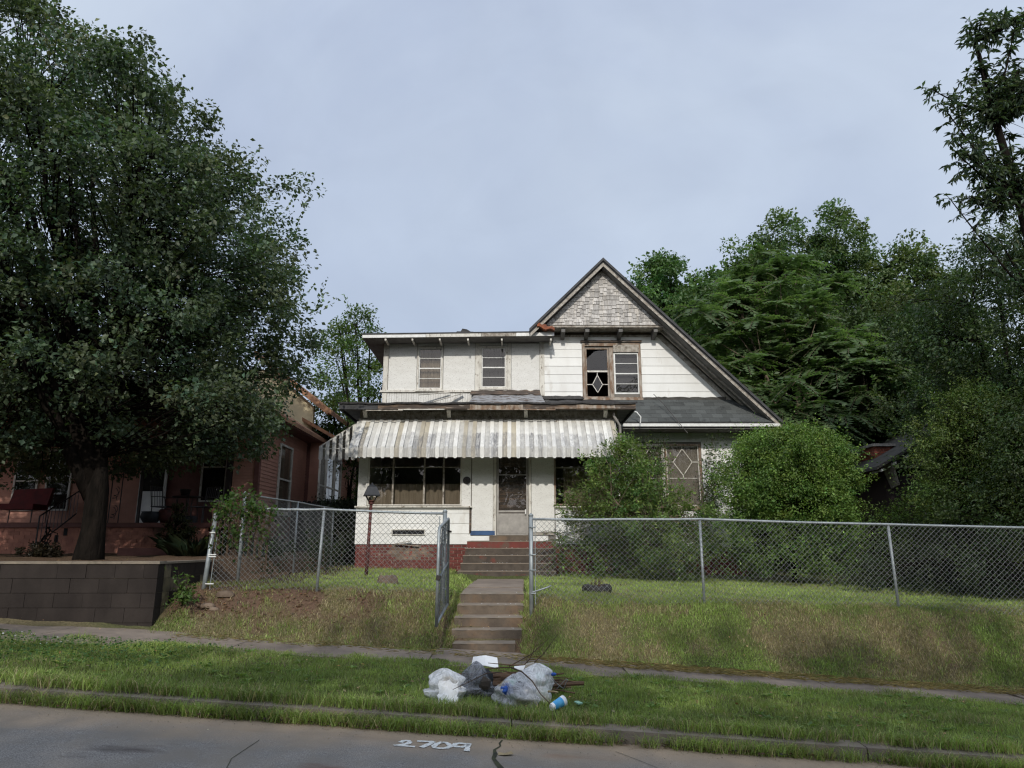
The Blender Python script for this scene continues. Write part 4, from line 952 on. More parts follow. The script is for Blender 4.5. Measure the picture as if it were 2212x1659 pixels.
# mildewed strips: the lower half of some pans
for i in range(npan):
    if random.random() < -1:
        xx = x+i*pw+.06; f0, f1 = random.uniform(.42,.5), random.uniform(.93,.99)
        if xx > 2.66: continue
        A_ = lambda f: (YP-.12+(17.72-YP+.12)*f, 4.83+(3.985-4.83)*f)
        p, q = A_(f0), A_(f1); h = random.choice((.045,.055,.06)); s_ = random.uniform(-.01,.01)
        MB().hexa([(xx-h+s_,p[0],p[1]+.001),(xx+h+s_,p[0],p[1]+.001),(xx+h+s_,q[0],q[1]+.001),(xx-h+s_,q[0],q[1]+.001)], [(xx-h+s_,p[0]-.002,p[1]+.004),(xx+h+s_,p[0]-.002,p[1]+.004),(xx+h+s_,q[0]-.002,q[1]+.004),(xx-h+s_,q[0]-.002,q[1]+.004)]).build('mildew_patch', M['awning_mildew'], aw)
# right cheek of the awning
xe = 2.72
MB().hexa([(xe,YP-.13,4.80),(xe+.01,YP-.13,4.80),(xe+.01,YP-.13,3.95),(xe,YP-.13,3.95)], [(xe,17.73,3.98),(xe+.01,17.73,3.98),(xe+.01,17.71,3.76),(xe,17.71,3.76)]).build('awning_cheek', M['awning'], aw)
# side awning: panels over the side windows and a slatted cheek facing the street
sx0, sx1 = -4.10, P(690, 967, YP-.02)[0]
zt3, zb3 = 4.80, P(690, 967, YP)[1]
for i in range(11):
    y = YP+.0+i*.235
    MB().hexa([(sx0,y+.01,zt3-.01),(sx0,y+.22,zt3-.01),(sx1,y+.22,zb3-.01),(sx1,y+.01,zb3-.01)], [(sx0,y+.01,zt3),(sx0,y+.22,zt3),(sx1,y+.22,zb3),(sx1,y+.01,zb3)]).build('awning_panel', M['awning'], aw)
    MB().box(sx1-.01, sx1, y+.02, y+.21, zb3-.16, zb3-.004).build('awning_panel', M['awning'], aw)
zt4 = P(700, 995, YP)[1]
MB().bar((sx0, YP-.03, zt3+.01), (sx1, YP-.03, zb3+.01), .02, .03).build('awning_rail', M['trim_paint'], aw)
MB().bar((sx1, YP-.022, zb3-.03), (sx0, YP-.022, zb3-.03), .012, .012).build('awning_rail', M['alu_white'], aw)
pit = .172
for i in range(6):
    a = sx1 + .0 + i*pit; b = a+.10
    f = lambda xx: zb3 + (zt3-zb3)*(xx-sx1)/(sx0-sx1) - .005
    poly = [(a, zt4+.03), (a+.03, zt4), (b-.03, zt4), (b, zt4+.03), (b, f(b)), (a, f(a))]
    MB().prism(poly, YP-.046, YP-.036).build('awning_slat', M['awning'], aw)
# downspout at the right corner of the porch
a = [P(1326, 903, 18.45), P(1330, 902, 18.45), P(1338, 925, 18.45), P(1339, 990, 18.5)]
pts = [(a[0][0], 18.42, 5.06), (a[0][0], 18.40, 4.93), (a[2][0]+.02, 18.5, 4.70), (a[2][0]+.05, 18.52, 1.2)]
MB().tube(pts, .037, 8).build('downspout', M['alu_grey'], house, smooth=True)
# porch side walls and floor
wbox('wall', PX0, PX0+.1, YP+.125, YM-.002, 1.5, 5.1); wbox('wall', PX1-.1, PX1, YP+.125, YM-.002, 1.5, 5.1)
wbox('floor', PX0+.11, PX1-.11, YP+.125, YM, 1.68, 1.78, m='interior')
MB().box(PX0+.11, PX1-.11, YM-.06, YM-.01, 1.79, 5.0).build('wall', M['interior'], house)
# overhead cable ends at the eave
mb = MB(); p = P(1366, 888, 20.3); mb.tube([(p[0],20.3,p[1]),(p[0]+.12,20.25,p[1]-.05),(p[0]+.22,20.2,p[1]-.2),(p[0]+.2,20.2,p[1]-.38)], .018, 6); mb.build('cable_end', M['alu_white'], house)
p, q = P(1412, 852, 20.9), P(1465, 915, 20.35); mb = MB().tube([(p[0],20.9,p[1]+.0),(p[0]+.25,20.7,p[1]-.35),(q[0],20.35,q[1]+.05),(q[0]+.25,20.3,q[1]-.3)], .010, 5); mb.build('cable', M['black_iron'], house)
# ------------------------------------------------------------------ steps
ps = empty('porch_steps', (-.05, 17.9, .85), 'broad brown concrete steps rising to the storm door', 'steps')
sx = [(989, 1200), (995, 1200), (1000, 1200), (1004, 1200), (1008.5, 1200), (1057, 1141.5)]
lev = [(17.12, 1.03), (17.38, 1.20), (17.66, 1.38), (17.94, 1.55), (18.22, 1.72), (18.45, 1.86)]
yprev = None
for i, ((a, b), (yy, z1)) in enumerate(zip(sx, lev)):
    x0, x1 = P(a, 1200, yy)[0], P(b, 1200, yy)[0]; z0 = .6 if i == 0 else lev[i-1][1]-.0
    y1_ = YP-.052 if i < 5 else YP-.052
    m = 'step_dark' if i in (0,1,2,3) else 'red_paint' if i == 4 else 'step_concrete'
    st = MB().box(x0, x1, yy, y1_, z0+.001 if i else .6, z1-.016).build('step', M[m], ps)
    MB().hexa([(x0-.006,yy-.008,z1-.017),(x1+.006,yy-.008,z1-.017),(x1+.006,y1_,z1-.015),(x0-.006,y1_,z1-.015)], [(x0-.004,yy-.004,z1-.002),(x1+.004,yy-.004,z1-.002),(x1+.008,y1_,z1),(x0-.008,y1_,z1)]).build('tread', M['tread_concrete'], st)
gs = empty('garden_steps', (-.35, 11, .3), 'worn concrete steps cut through the grass bank from the sidewalk', 'steps')
xl = [(978, 1113), (976, 1127), (981, 1129), (987, 1131), (993.5, 1132)]
for i, ((yy, z1), (a, b)) in enumerate(zip(STEPS, xl)):
    x0, x1 = P(a, 1340, yy)[0], P(b, 1340, yy)[0]; y2 = (STEPS[i+1][0]+.02) if i < 4 else 12.6
    st = MB().hexa([(x0,yy+.012,z1-.24),(x1,yy+.012,z1-.24),(x1,y2,z1-.24),(x0,y2,z1-.24)], [(x0,yy+.0,z1-.008),(x1,yy,z1-.008),(x1,y2,z1-.008),(x0,y2,z1-.008)]).build('step', M['step_concrete'], gs)
    n = 12; mb = MB()
    for k in range(n):
        p_, q_ = x0+(x1-x0)*k/n, x0+(x1-x0)*(k+1)/n; e = lambda t: .010*math.sin(t*2.3+i)+.006*math.sin(t*5.1)
        mb.hexa([(p_,yy-.004+e(k)*.4,z1-.0075),(q_,yy-.004+e(k+1)*.4,z1-.0075),(q_,y2,z1-.0075),(p_,y2,z1-.0075)], [(p_,yy-.002+e(k),z1-.004+e(k)*.5),(q_,yy-.002+e(k+1),z1-.004+e(k+1)*.5),(q_,y2,z1),(p_,y2,z1)])
    mb.build('tread', M['tread_concrete'], st)
gpth = bpy.data.objects.new('garden_path', None); col.objects.link(gpth); gpth['kind'] = 'structure'
yy = 12.62
while yy < 17.05:
    y2 = min(yy+1.12, 17.1); a0, a1 = -.86+.02*(yy-12.6), .19+.02*(yy-12.6); z_ = lambda y: .825+.008*(y-12.6)
    j = random.uniform(-.008,.012); MB().hexa([(a0,yy,.7),(a1,yy,.7),(a1,y2-.015,.7),(a0,y2-.015,.7)], [(a0,yy,z_(yy)+j),(a1,yy,z_(yy)+j),(a1,y2-.015,z_(y2)+j),(a0,y2-.015,z_(y2)+j)]).build('slab', M['sidewalk_concrete'], gpth)
    yy = y2
# paint chips scattered on the steps
mb = MB()
for k in range(70):
    x = random.uniform(-1.2, 1.0); i = random.randrange(5); y, z = lev[i]
    if x > P(1200,1200,y)[0]-.05: continue
    s_ = random.uniform(.008,.022); y += random.uniform(0,.2); a = random.uniform(0,3)
    mb.add([(x,y,z+.004),(x+s_,y+s_*.3,z+.004),(x+s_*.8,y+s_,z+.01),(x-s_*.2,y+s_*.8,z+.004)], [(0,1,2,3)])
for k in range(12):
    i = random.randrange(5); y, z = STEPS[i]; x = random.uniform(-.75,.1); s_ = random.uniform(.006,.014); y += random.uniform(.02,.3)
    mb.add([(x,y,z+.004),(x+s_,y+s_*.3,z+.004),(x+s_*.8,y+s_,z+.01),(x-s_*.2,y+s_*.8,z+.004)], [(0,1,2,3)])
mb.build('paint_chips', M['paper'], label='flakes of white paint fallen on the steps', cat='paint flakes', kind='stuff')
# ------------------------------------------------------------------ chain link fences
FY = 11.2
def hz(x, y): return float(hgt(np.array([x]), np.array([y]))[0])
def wires(name, A, B, zbA, zbB, ztA, ztB, parent, r=.0023, pitch=.082):
    """woven diamonds between two posts A, B (x, y) hanging from the rail"""
    A = np.array(A, float); B = np.array(B, float); Lh = np.linalg.norm(B-A); d = (B-A)/Lh
    H = max(ztA-zbA, ztB-zbB); segs = []
    k = -int(H/pitch)-2
    us = []
    while k*pitch < Lh+H:
        us.append(k*pitch); k += 1
    PA, PB, nrm = [], [], np.array([-d[1], d[0]])
    for sgn in (1, -1):
        for u0 in us:
            lo_u, hi_u = (u0, u0+H)
            n = 6
            for i in range(n):
                v0, v1 = H*i/n, H*(i+1)/n
                a = u0+v0 if sgn > 0 else u0+H-v0; b = u0+v1 if sgn > 0 else u0+H-v1
                if (a < 0 and b < 0) or (a > Lh and b > Lh): continue
                # clip
                def cl(a, b, v0, v1):
                    for lim in (0, Lh):
                        if (a-lim)*(b-lim) < 0:
                            t = (lim-a)/(b-a); vm = v0+(v1-v0)*t
                            if (lim == 0) == (a < lim): a, v0 = lim, vm
                            else: b, v1 = lim, vm
                    return a, b, v0, v1
                a, b, w0, w1 = cl(a, b, v0, v1)
                def pt(u, v, s=sgn):
                    f = np.clip(u/Lh, 0, 1); zb_ = zbA+(zbB-zbA)*f; zt_ = ztA+(ztB-ztA)*f
                    wob = .010*math.sin(u*5.1+v*3)+.006*math.sin(u*11+v*7)
                    p = A + d*u + nrm*(s*.003 + wob); return (p[0], p[1], zt_ - (H-v)*(zt_-zb_)/H)
                PA.append(pt(a, w0)); PB.append(pt(b, w1))
    return link(name, segmesh(name, np.array(PA), np.array(PB), r, r, M['galv_wire']), None, parent)
def post(parent, x, y, z0, z1, r=.024, name='post', lean=(0, 0), cap=True):
    mb = MB().tube([(x+lean[0], y+lean[1], z0-.25), (x, y, z1)], r, 10)
    if cap: mb.tube([(x, y, z1), (x, y, z1+.02), (x, y, z1+.045)], [r*1.12, r*1.1, r*.3], 10)
    return mb.build(name, M['galv'], parent, smooth=True)
def rail(parent, pts, r=.0185):
    fine = []
    for p, q in zip(pts[:-1], pts[1:]):
        n = 6
        for i in range(n): t = i/n; fine.append((p[0]*(1-t)+q[0]*t, p[1]*(1-t)+q[1]*t, p[2]*(1-t)+q[2]*t - .012*math.sin(t*math.pi)*random.uniform(.3,1)))
    fine.append(pts[-1]); return MB().tube(fine, r, 8).build('top_rail', M['galv'], parent, smooth=True)
def barbs(parent, pts):
    """knuckled wire ends above the rail"""
    A, B = [], []
    for p, q in zip(pts[:-1], pts[1:]):
        p, q = np.array(p), np.array(q); n = int(np.linalg.norm(q-p)/.082)
        for i in range(n):
            c = p+(q-p)*(i+.5)/n; A.append(c+[-.008,-.018,0.0]); B.append(c+[.01,.0,.028])
    return link('wire_tie', segmesh('wire_tie', np.array(A), np.array(B), .0028, .002, M['galv_wire']), None, parent, kind='stuff')
fr_ = empty('chain_link_fence', (2.9, FY, .8), 'galvanised chain link fence running right from the steps along the top of the bank', 'fence')
gp0 = (P(1147, 1115, FY)[0], FY)
tops = [(gp0[0], 1.985), (2.91, 1.985), (5.82, 1.905), (8.75, 1.84), (11.7, 1.8)]
post(fr_, gp0[0], FY, .56, 2.03, .033, 'gate_post')
bots = [.70]
for x, z in tops[1:]:
    post(fr_, x, FY, hz(x, FY), z-.01, .021, lean=(random.uniform(-.01, .03), 0), cap=False); bots.append(hz(x, FY)+.02)
rail(fr_, [(x, FY-.012, z) for x, z in tops]); barbs(fr_, [(x, FY-.012, z) for x, z in tops])
for i in range(4): wires('chain_mesh', (tops[i][0]+.05*(i == 0), FY-.032), (tops[i+1][0], FY-.032), bots[i], bots[i+1], tops[i][1], tops[i+1][1], fr_)
MB().tube([(gp0[0]+.06, FY-.03, .72), (gp0[0]+.06, FY-.03, 1.97)], .006, 6).build('tension_bar', M['galv'], fr_)
for z in (1.86, 1.45, 1.22, .88): MB().tube([(gp0[0]-.035, FY, z), (gp0[0], FY-.04, z), (gp0[0]+.07, FY-.035, z)], .010, 6).build('clamp', M['galv'], fr_)
MB().tube([(gp0[0]+.02, FY-.02, .90), (gp0[0]+.12, FY-.05, .93), (gp0[0]+.25, FY-.02, .97), (gp0[0]+.3, FY+.02, .99)], .012, 6).build('loose_wire', M['galv'], fr_)
fl = empty('chain_link_fence', (-2.9, FY, .9), 'galvanised chain link fence left of the steps with a vine over its far corner post', 'fence')
cl_ = [(-4.60, 2.03), (-3.80, 2.14), (-2.92, 2.135), (-1.04, 2.07)]
post(fl, -4.60, FY, .80, 2.04, .034, 'corner_post', lean=(-.10, -.02)); post(fl, -2.92, FY, .91, 2.12, .022, lean=(-.05, 0)); post(fl, -1.04, FY, .60, 2.09, .033, 'gate_post', lean=(-.02,0))
rail(fl, [(x, FY-.012, z) for x, z in cl_]); barbs(fl, [(x, FY-.012, z) for x, z in cl_])
lb_ = [.92, .95, .93, .86]
for i in range(3): wires('chain_mesh', (cl_[i][0]+.03*(i == 0), FY-.034), (cl_[i+1][0]-.06*(i == 2), FY-.034), lb_[i], lb_[i+1], cl_[i][1], cl_[i+1][1], fl)
MB().tube([(-1.12, FY-.03, .86), (-1.12, FY-.03, 2.03)], .006, 6).build('tension_bar', M['galv'], fl)
MB().tube([(-4.58, FY-.03, .90), (-4.52, FY-.03, 1.95)], .006, 6).build('tension_bar', M['galv'], fl)
for z in (1.78, 1.45, 1.42, 1.02): MB().tube([(-4.65, FY-.03, z), (-4.60, FY-.045, z), (-4.52, FY-.04, z)], .010, 6).build('clamp', M['alu_white'], fl)
# side run going back along the property line
fsd = empty('chain_link_fence', (-4.65, 14, 1.2), 'dull side run of chain link fence going back between the two houses', 'fence')
sp_ = [(-4.62, 12.4, 2.46), (-4.65, 15.6, 2.52), (-4.66, 18.8, 2.56)]
for x, y, z in sp_: post(fsd, x, y, 1.2, z, .028 if y < 13 else .021, cap=y < 13)
rail(fsd, sp_, .016)
for i in range(2): wires('chain_mesh', sp_[i][:2], sp_[i+1][:2], 1.3, 1.32, sp_[i][2], sp_[i+1][2], fsd, .002)
MB().tube([(-4.66,12.36,1.93),(-4.62,12.33,1.93),(-4.58,12.36,1.93)], .014, 6).build('clamp', M['alu_white'], fsd)
# the open gate, swung out over the bank
gt = empty('chain_link_gate', (-.985, 11.1, .7), 'open chain link gate swung out over the bank beside the steps', 'gate')
gx, ga, gb = -.985, 11.10, 9.80
zA, zB, zC, zD = 1.985, .73, 1.80, .54      # hinge top/bottom, outer top/bottom
MB().tube([(gx+.02,ga,zB-.02),(gx+.01,ga,zA-.03),(gx+.01,ga-.03,zA),(gx,gb+.06,zC+.02),(gx,gb,zC-.03),(gx-.01,gb,zD)], .022, 9).build('gate_frame', M['galv'], gt, smooth=True)
MB().tube([(gx+.02,ga,zB),(gx-.01,gb,zD+.03)], .020, 8).build('gate_frame', M['galv'], gt, smooth=True)
MB().tube([(gx+.01,ga,(zA+zB)/2-.02),(gx,gb,(zC+zD)/2-.04)], .017, 8).build('gate_brace', M['galv'], gt, smooth=True)
wires('chain_mesh', (gx+.01, ga), (gx, gb), zB, zD, zA, zC, gt)
for z in (1.75, .95): MB().tube([(gx+.02,ga+.0,z),(gx-.03,ga+.06,z),(-1.04,FY-.02,z)], .016, 6).build('hinge', M['galv'], gt)
MB().bar((gx-.02,gb-.01,1.17),(gx+.03,gb-.015,1.16),.05,.06).build('latch', M['black_iron'], gt)
MB().bar((gx,ga-.05,1.80),(gx+.06,ga-.08,1.79),.03,.03).build('latch', M['black_iron'], gt)

# ------------------------------------------------------------------ lamp post
lx, ly = P(790, 1246, 15.3)[0], 15.3; lz = hz(lx, ly)
lt = P(797, 1039, ly)[1]; s_ = (ly*.0+1)/153
lp = empty('lamp_post', (lx, ly, lz), 'rusty red lamp post with a grey lantern hood behind the fence', 'lamp post')
zt_ = P(797, 1090, ly)[1]; sx_ = .025
MB().tube([(lx, ly, lz-.2), (lx+.02, ly, lz+.4), (lx+.045, ly, zt_)], [.037, .036, .033], 12).build('post', M['rust_post'], lp, smooth=True)
hx = lx+.05; zh0 = P(797, 1070, ly)[1]; zh1 = P(797, 1052, ly)[1]
MB().lathe((hx, ly, zt_-.005), [(.036,0),(.055,.01),(.05,.05),(.075,.07),(.07,.085)], 12).build('collar', M['rust_post'], lp)
hd = MB(); n = 4
def ring(z, r): return [(hx+r*math.cos(math.pi/4+k*math.pi/2+.25), ly+r*math.sin(math.pi/4+k*math.pi/2+.25), z) for k in range(4)]
zz0 = zt_+.08
hd.hexa(ring(zh0-.0, .235), ring(zh1, .135)); hd.hexa(ring(zh0-.02, .24), ring(zh0-.001, .24)); hd.lathe((hx, ly, zh1), [(.09,0.001),(.095,.012),(.05,.03),(.055,.045),(.02,.055),(.014,.085)], 12)
hd.build('lamp_hood', M['lamp_metal'], lp)
MB().hexa(ring(zz0, .085), ring(zh0-.03, .155)).build('lamp_glass', M['glass'], lp)
fm_ = MB()
for p, q in zip(ring(zz0, .09), ring(zh0-.02, .162)): fm_.bar(p, q, .014)
fm_.build('lamp_frame', M['lamp_metal'], lp)
MB().lathe((hx, ly, zz0+.02), [(.02,0),(.025,.03),(.035,.07),(.02,.11),(.004,.125)], 10).build('bulb', M['paper'], lp, smooth=True)
# tyre with dead stems, and a stump left of the path
tx, ty = P(1290, 1283, 12.3); ty = 12.3; tz = hz(tx, ty)
tp_ = empty('tyre_planter', (tx, ty, tz), 'low black tyre planter with dead stems lying on the right lawn', 'planter')
mb = MB(); pr = [(.15,.02),(.21,.0),(.245,.04),(.25,.10),(.22,.14),(.17,.15),(.14,.12),(.15,.02)]
n = 28
for i in range(n):
    for j in range(len(pr)): t = 2*math.pi*i/n; w_ = 1+.03*math.sin(3*t); mb.v.append((tx+pr[j][0]*w_*math.cos(t), ty+pr[j][0]*w_*math.sin(t), tz+pr[j][1]*(1+.12*math.sin(2*t+1))))
k = len(pr)
for i in range(n):
    for j in range(k-1): mb.f.append((i*k+j, ((i+1)%n)*k+j, ((i+1)%n)*k+j+1, i*k+j+1))
mb.build('tyre', M['rubber'], tp_, smooth=True)
A = []; B = []
for i in range(60):
    a = random.uniform(0, 6.28); r = random.uniform(0,.13); p = np.array([tx+r*math.cos(a), ty+r*math.sin(a), tz+.05]); A.append(p); B.append(p+[random.uniform(-.07,.07), random.uniform(-.05,.05), random.uniform(.08,.22)])
link('dead_stem', segmesh('dead_stem', np.array(A), np.array(B), .004, .002, M['dead_stick']), None, tp_, kind='stuff')
MB().lathe((tx, ty, tz-.02), [(.16,0),(.16,.08),(.05,.10),(.001,.10)], 12).build('soil', M['stone'], tp_)
sx_, sy_ = P(835, 1266, 12.9)[0], 12.9; sz_ = hz(sx_, sy_)
st_ = MB(); n = 14
for z, r in ((-.05,.20),(.05,.19),(.12,.17),(.15,.14)):
    for k in range(n): t = 2*math.pi*k/n; w_ = r*(1+.12*math.sin(3*t+z*9)+.06*math.sin(7*t)); st_.v.append((sx_+w_*math.cos(t), sy_+w_*.8*math.sin(t), sz_+z+.02*math.sin(5*t)*(z > .1)))
for i in range(3):
    for k in range(n): st_.f.append((i*n+k, i*n+(k+1)%n, (i+1)*n+(k+1)%n, (i+1)*n+k))
st_.f.append(tuple(3*n+k for k in range(n)))
tag(st_.build('tree_stump', M['stone']), 'low brown cut stump in the grass left of the steps', 'stump')

# ------------------------------------------------------------------ block retaining wall
rw = empty('retaining_wall', (-7.5, 10.35, .5), 'dark brown painted block wall holding up the left yard', 'wall')
WX, WYF = -4.98, 10.33
ztw = P(150, 1222, 10.33)[1]; ztw = 1.33
h_ = .198
for r_ in range(6):
    z1 = ztw-.0-r_*h_; z0 = z1-h_; x = WX - (0 if r_ % 2 else .2)
    ex = [] ; 
    if r_ % 2 == 0: ex = [(WX-.2, WX)]
    xs2 = [(x-.405*(i+1), x-.405*i) for i in range(16)] + ex
    for a, b in xs2:
        j = random.uniform(0,.010); sh = 0
        if b > -5.9 and r_ > 2: j += .012
        m = 'block_paint'
        MB().box(a+.002, b-.002, WYF-j, WYF+.19, z0+.004, z1-.002).build('block', M[m], rw)
    y = WYF+.192 + (.2 if r_ % 2 == 0 else 0)
    if r_ % 2 == 0: MB().box(WX-.19, WX+random.uniform(0,.004), WYF+.194, y-.003, z0+.003, z1-.002).build('block', M['block_bare'], rw)
    while y < 12.1:
        MB().box(WX-.19, WX+random.uniform(0,.006), y+.002, y+.402, z0+.003, z1-.002).build('block', M['block_bare' if r_ > 0 and random.random() < .7 else 'block_paint'], rw); y += .405
MB().box(-11.6, WX-.01, WYF+.008, WYF+.17, 0, ztw-.02).build('mortar_core', M['block_bare'], rw); MB().box(WX-.18, WX-.01, WYF+.17, 12.4, 0, ztw-.02).build('mortar_core', M['block_bare'], rw)
x = -11.6
while x < WX-.05:
    x2 = min(x+random.uniform(.5,1.1), WX+.02); MB().box(x+.002, x2-.002, WYF-.015, WYF+.20, ztw, ztw+.03+random.uniform(0,.008)).build('coping', M['kerb_concrete'], rw); x = x2
y = WYF+.205
while y < 12: MB().box(WX-.2, WX+.015, y+.002, y+.698, ztw, ztw+.03).build('coping', M['kerb_concrete'], rw); y += .7
zdr = P(332, 1311+20, WYF)
dx, dz = P((612/1.843)/1.3887, (1700+240/1.843)/1.3887, WYF)
MB().tube([(dx, WYF-.012, dz), (dx, WYF+.05, dz)], .028, 10).build('drain_hole', M['hollow_black'], rw)
# ------------------------------------------------------------------ coral house on the left
nb = empty('coral_house', (-10, 19.6, 1.4), 'coral sided house with a porch behind the big tree', 'house')
NY, NP = 19.6, 17.1; nzf = 2.13
def nbox(n, *a, m='coral', lab=None): return MB().box(*a).build(n, M[m], nb, label=lab)
def lapsiding(name, pts0, pts1, z0, z1, h, holes_z=None, m='coral', out=(0,-1)):
    """clapboard strips on a vertical wall from pts0 to pts1 (xy); real laps, joined"""
    mb = MB(); z = z0; ox, oy = out
    while z < z1:
        zt = min(z+h, z1)
        mb.hexa([(pts0[0],pts0[1],z),(pts1[0],pts1[1],z),(pts1[0]+ox*.018,pts1[1]+oy*.018,z),(pts0[0]+ox*.018,pts0[1]+oy*.018,z)],
                [(pts0[0],pts0[1],zt),(pts1[0],pts1[1],zt),(pts1[0]+ox*.004,pts1[1]+oy*.004,zt),(pts0[0]+ox*.004,pts0[1]+oy*.004,zt)]); z += h
    return mb.build(name, M[m], nb, kind='stuff')
nbox('wall', -20, -7.1, NY+.02, NY+.2, 1.2, 5.2, m='coral_trim'); lapsiding('siding', (-20,NY), (-9.6,NY), nzf, 5.1, .10)
def nwin(x0, x1, z0, z1, Y, gm='glass', fm='trim_paint', label=None):
    f = frame_mb(x0, x1, z0, z1, Y-.06, Y-.02, .05).build('window', M[fm], nb, label=label)
    MB().box(x0+.05, x1-.05, Y-.05, Y-.025, (z0+z1)/2-.02, (z0+z1)/2+.02).build('muntin', M[fm], f)
    MB().box(x0+.05, x1-.05, Y-.024, Y-.02, z0+.05, z1-.05).build('shade', M['hollow_black'], f)
    pane(x0+.05, x1-.05, z0+.05, (z0+z1)/2-.021, Y-.04, f, gm); pane(x0+.05, x1-.05, (z0+z1)/2+.021, z1-.05, Y-.04, f, gm); return f
for (a, b, c, d) in ((22, 88, 1016, 1104), (92, 160, 1010, 1104), (430, 496, 975, 1085)):
    r = rectP(a, c, b, d, NY); nwin(r[0], r[1], r[2], r[3]+.5, NY)
r = rectP(294, 1005, 366, 1129, NY)
dd = frame_mb(r[0], r[1], nzf+.01, r[3]+.4, NY-.07, NY-.02, .07).build('storm_door', M['alu_white'], nb, label='white storm door of the coral house')
MB().box(r[0]+.07, r[1]-.07, NY-.06, NY-.03, nzf+.05, P(330,1062,NY)[1]).build('kick_panel', M['paper'], dd); pane(r[0]+.07, r[1]-.07, P(330,1060,NY)[1], r[3]+.33, NY-.045, dd, 'glass_door')
MB().box(r[0]+.07, r[1]-.07, NY-.024, NY-.02, nzf, r[3]+.3).build('inner_door', M['hollow_black'], dd)
# projecting front room at the corner: siding face between the porch and the side wall
FRX0, FRX1, FRY = P(497, 1050, 18.9)[0], P(556, 1050, 18.9)[0], 18.9
lapsiding('siding', (FRX0+.05,FRY), (FRX1-.1,FRY), 1.3, 5.0, .085, m='coral')
nbox('corner_board', FRX1-.10, FRX1+.02, FRY-.04, FRY+.1, 1.3, 5.05, m='coral_trim'); nbox('corner_board', FRX0-.12, FRX0+.03, FRY-.04, FRY+.05, 1.3, 5.05, m='dark_trim')
nbox('wall', FRX0-.1, FRX1-.02, FRY+.02, FRY+.2, 1.2, 5.1, m='coral_trim')
# side wall running back with a square bay
SXW = FRX1
BY0, BY1, BX = 23.2, 27.2, SXW+.75
lapsiding('siding', (SXW,FRY+.1), (SXW,BY0), 1.3, 5.0, .10, out=(1,0)); lapsiding('siding', (SXW,BY0), (BX,BY0), 1.3, 4.9, .10, out=(0,-1))
lapsiding('siding', (BX,BY0), (BX,BY1), 1.3, 4.9, .10, out=(1,0)); lapsiding('siding', (SXW,BY1), (SXW,36), 1.3, 5.0, .10, out=(1,0))
nbox('wall', SXW-.2, SXW-.01, FRY+.1, 36, 1.2, 5.2, m='coral_trim'); nbox('wall', SXW, BX-.02, BY0+.02, BY1, 1.2, 4.95, m='coral_trim')
nbox('corner_board', BX-.12, BX+.03, BY0-.03, BY0+.1, 1.3, 4.95, m='coral_trim'); nbox('corner_board', SXW-.02, SXW+.12, BY0-.035, BY0, 1.3, 4.95, m='coral_trim')
def swin(X, y0, y1, z0, z1, lab=None):
    mb = MB().box(X+.02, X+.07, y0-.06, y0, z0-.06, z1+.06).box(X+.02, X+.07, y1, y1+.06, z0-.06, z1+.06).box(X+.02, X+.07, y0, y1, z0-.06, z0).box(X+.02, X+.07, y0, y1, z1, z1+.06).box(X+.02, X+.055, y0, y1, (z0+z1)/2-.025, (z0+z1)/2+.025)
    f = mb.build('window', M['trim_paint'], nb, label=lab)
    for a, b in ((z0, (z0+z1)/2-.026), ((z0+z1)/2+.026, z1)):
        MB().hexa([(X+.03,y0,a),(X+.035,y0,a),(X+.035,y1,a),(X+.03,y1,a)], [(X+.03,y0,b),(X+.035,y0,b),(X+.035,y1,b),(X+.03,y1,b)]).build('glass_pane', M['glass'], f)
    MB().box(X+.021, X+.024, y0, y1, z0, z1).build('shade', M['curtain'], f); return f
def yof(px, X): return X*1550/(px-1106)
swin(SXW, yof(596, SXW), yof(621, SXW), 2.55, 4.45)
for a, b in ((684, 697), (699, 716), (718, 731)): swin(BX, yof(a, BX), yof(b, BX)-.05, 2.5, 4.4)
swin(BX if False else SXW, yof(742, SXW), yof(750, SXW), 2.6, 4.4)
ac = MB().box(SXW+.05, SXW+.35, yof(598,SXW), yof(619,SXW), 2.45, 2.56).build('window_ledge', M['trim_paint'], nb)
# roofs: eaves, hipped bay roof and the main roof above
def roofquad(name, pts, m, th=.12):
    top = [Vector(p) for p in pts]; return MB().hexa([(p.x, p.y, p.z-th) for p in top], [tuple(p) for p in top]).build(name, M[m], nb)
roofquad('roof_slope', [(-20,FRY-2.4,5.05),(SXW+.55,FRY-2.4,5.05),(SXW-3.4,FRY+3,7.0),(-20,FRY+3,7.0)], 'grey_roof')
roofquad('roof_slope', [(SXW+.55,FRY-2.4,5.05),(SXW+.55,36,5.05),(SXW-3.4,33,7.5),(SXW-3.4,FRY+3,7.5)], 'orange_roof')
roofquad('roof_slope', [(BX+.45,BY0-.45,4.98),(BX+.45,BY1+.3,4.98),(SXW-.6,BY1-.8,6.0),(SXW-.6,BY0+.9,6.0)], 'orange_roof')
nbox('eave_soffit', SXW, SXW+.5, FRY-2.3, 36, 4.90, 4.94, m='coral_trim'); nbox('fascia_board', SXW+.5, SXW+.54, FRY-2.3, 36, 4.93, 5.03, m='coral_trim')
nbox('eave_soffit', -20, SXW+.5, FRY-2.35, FRY-.1, 4.90, 4.93, m='coral_trim')
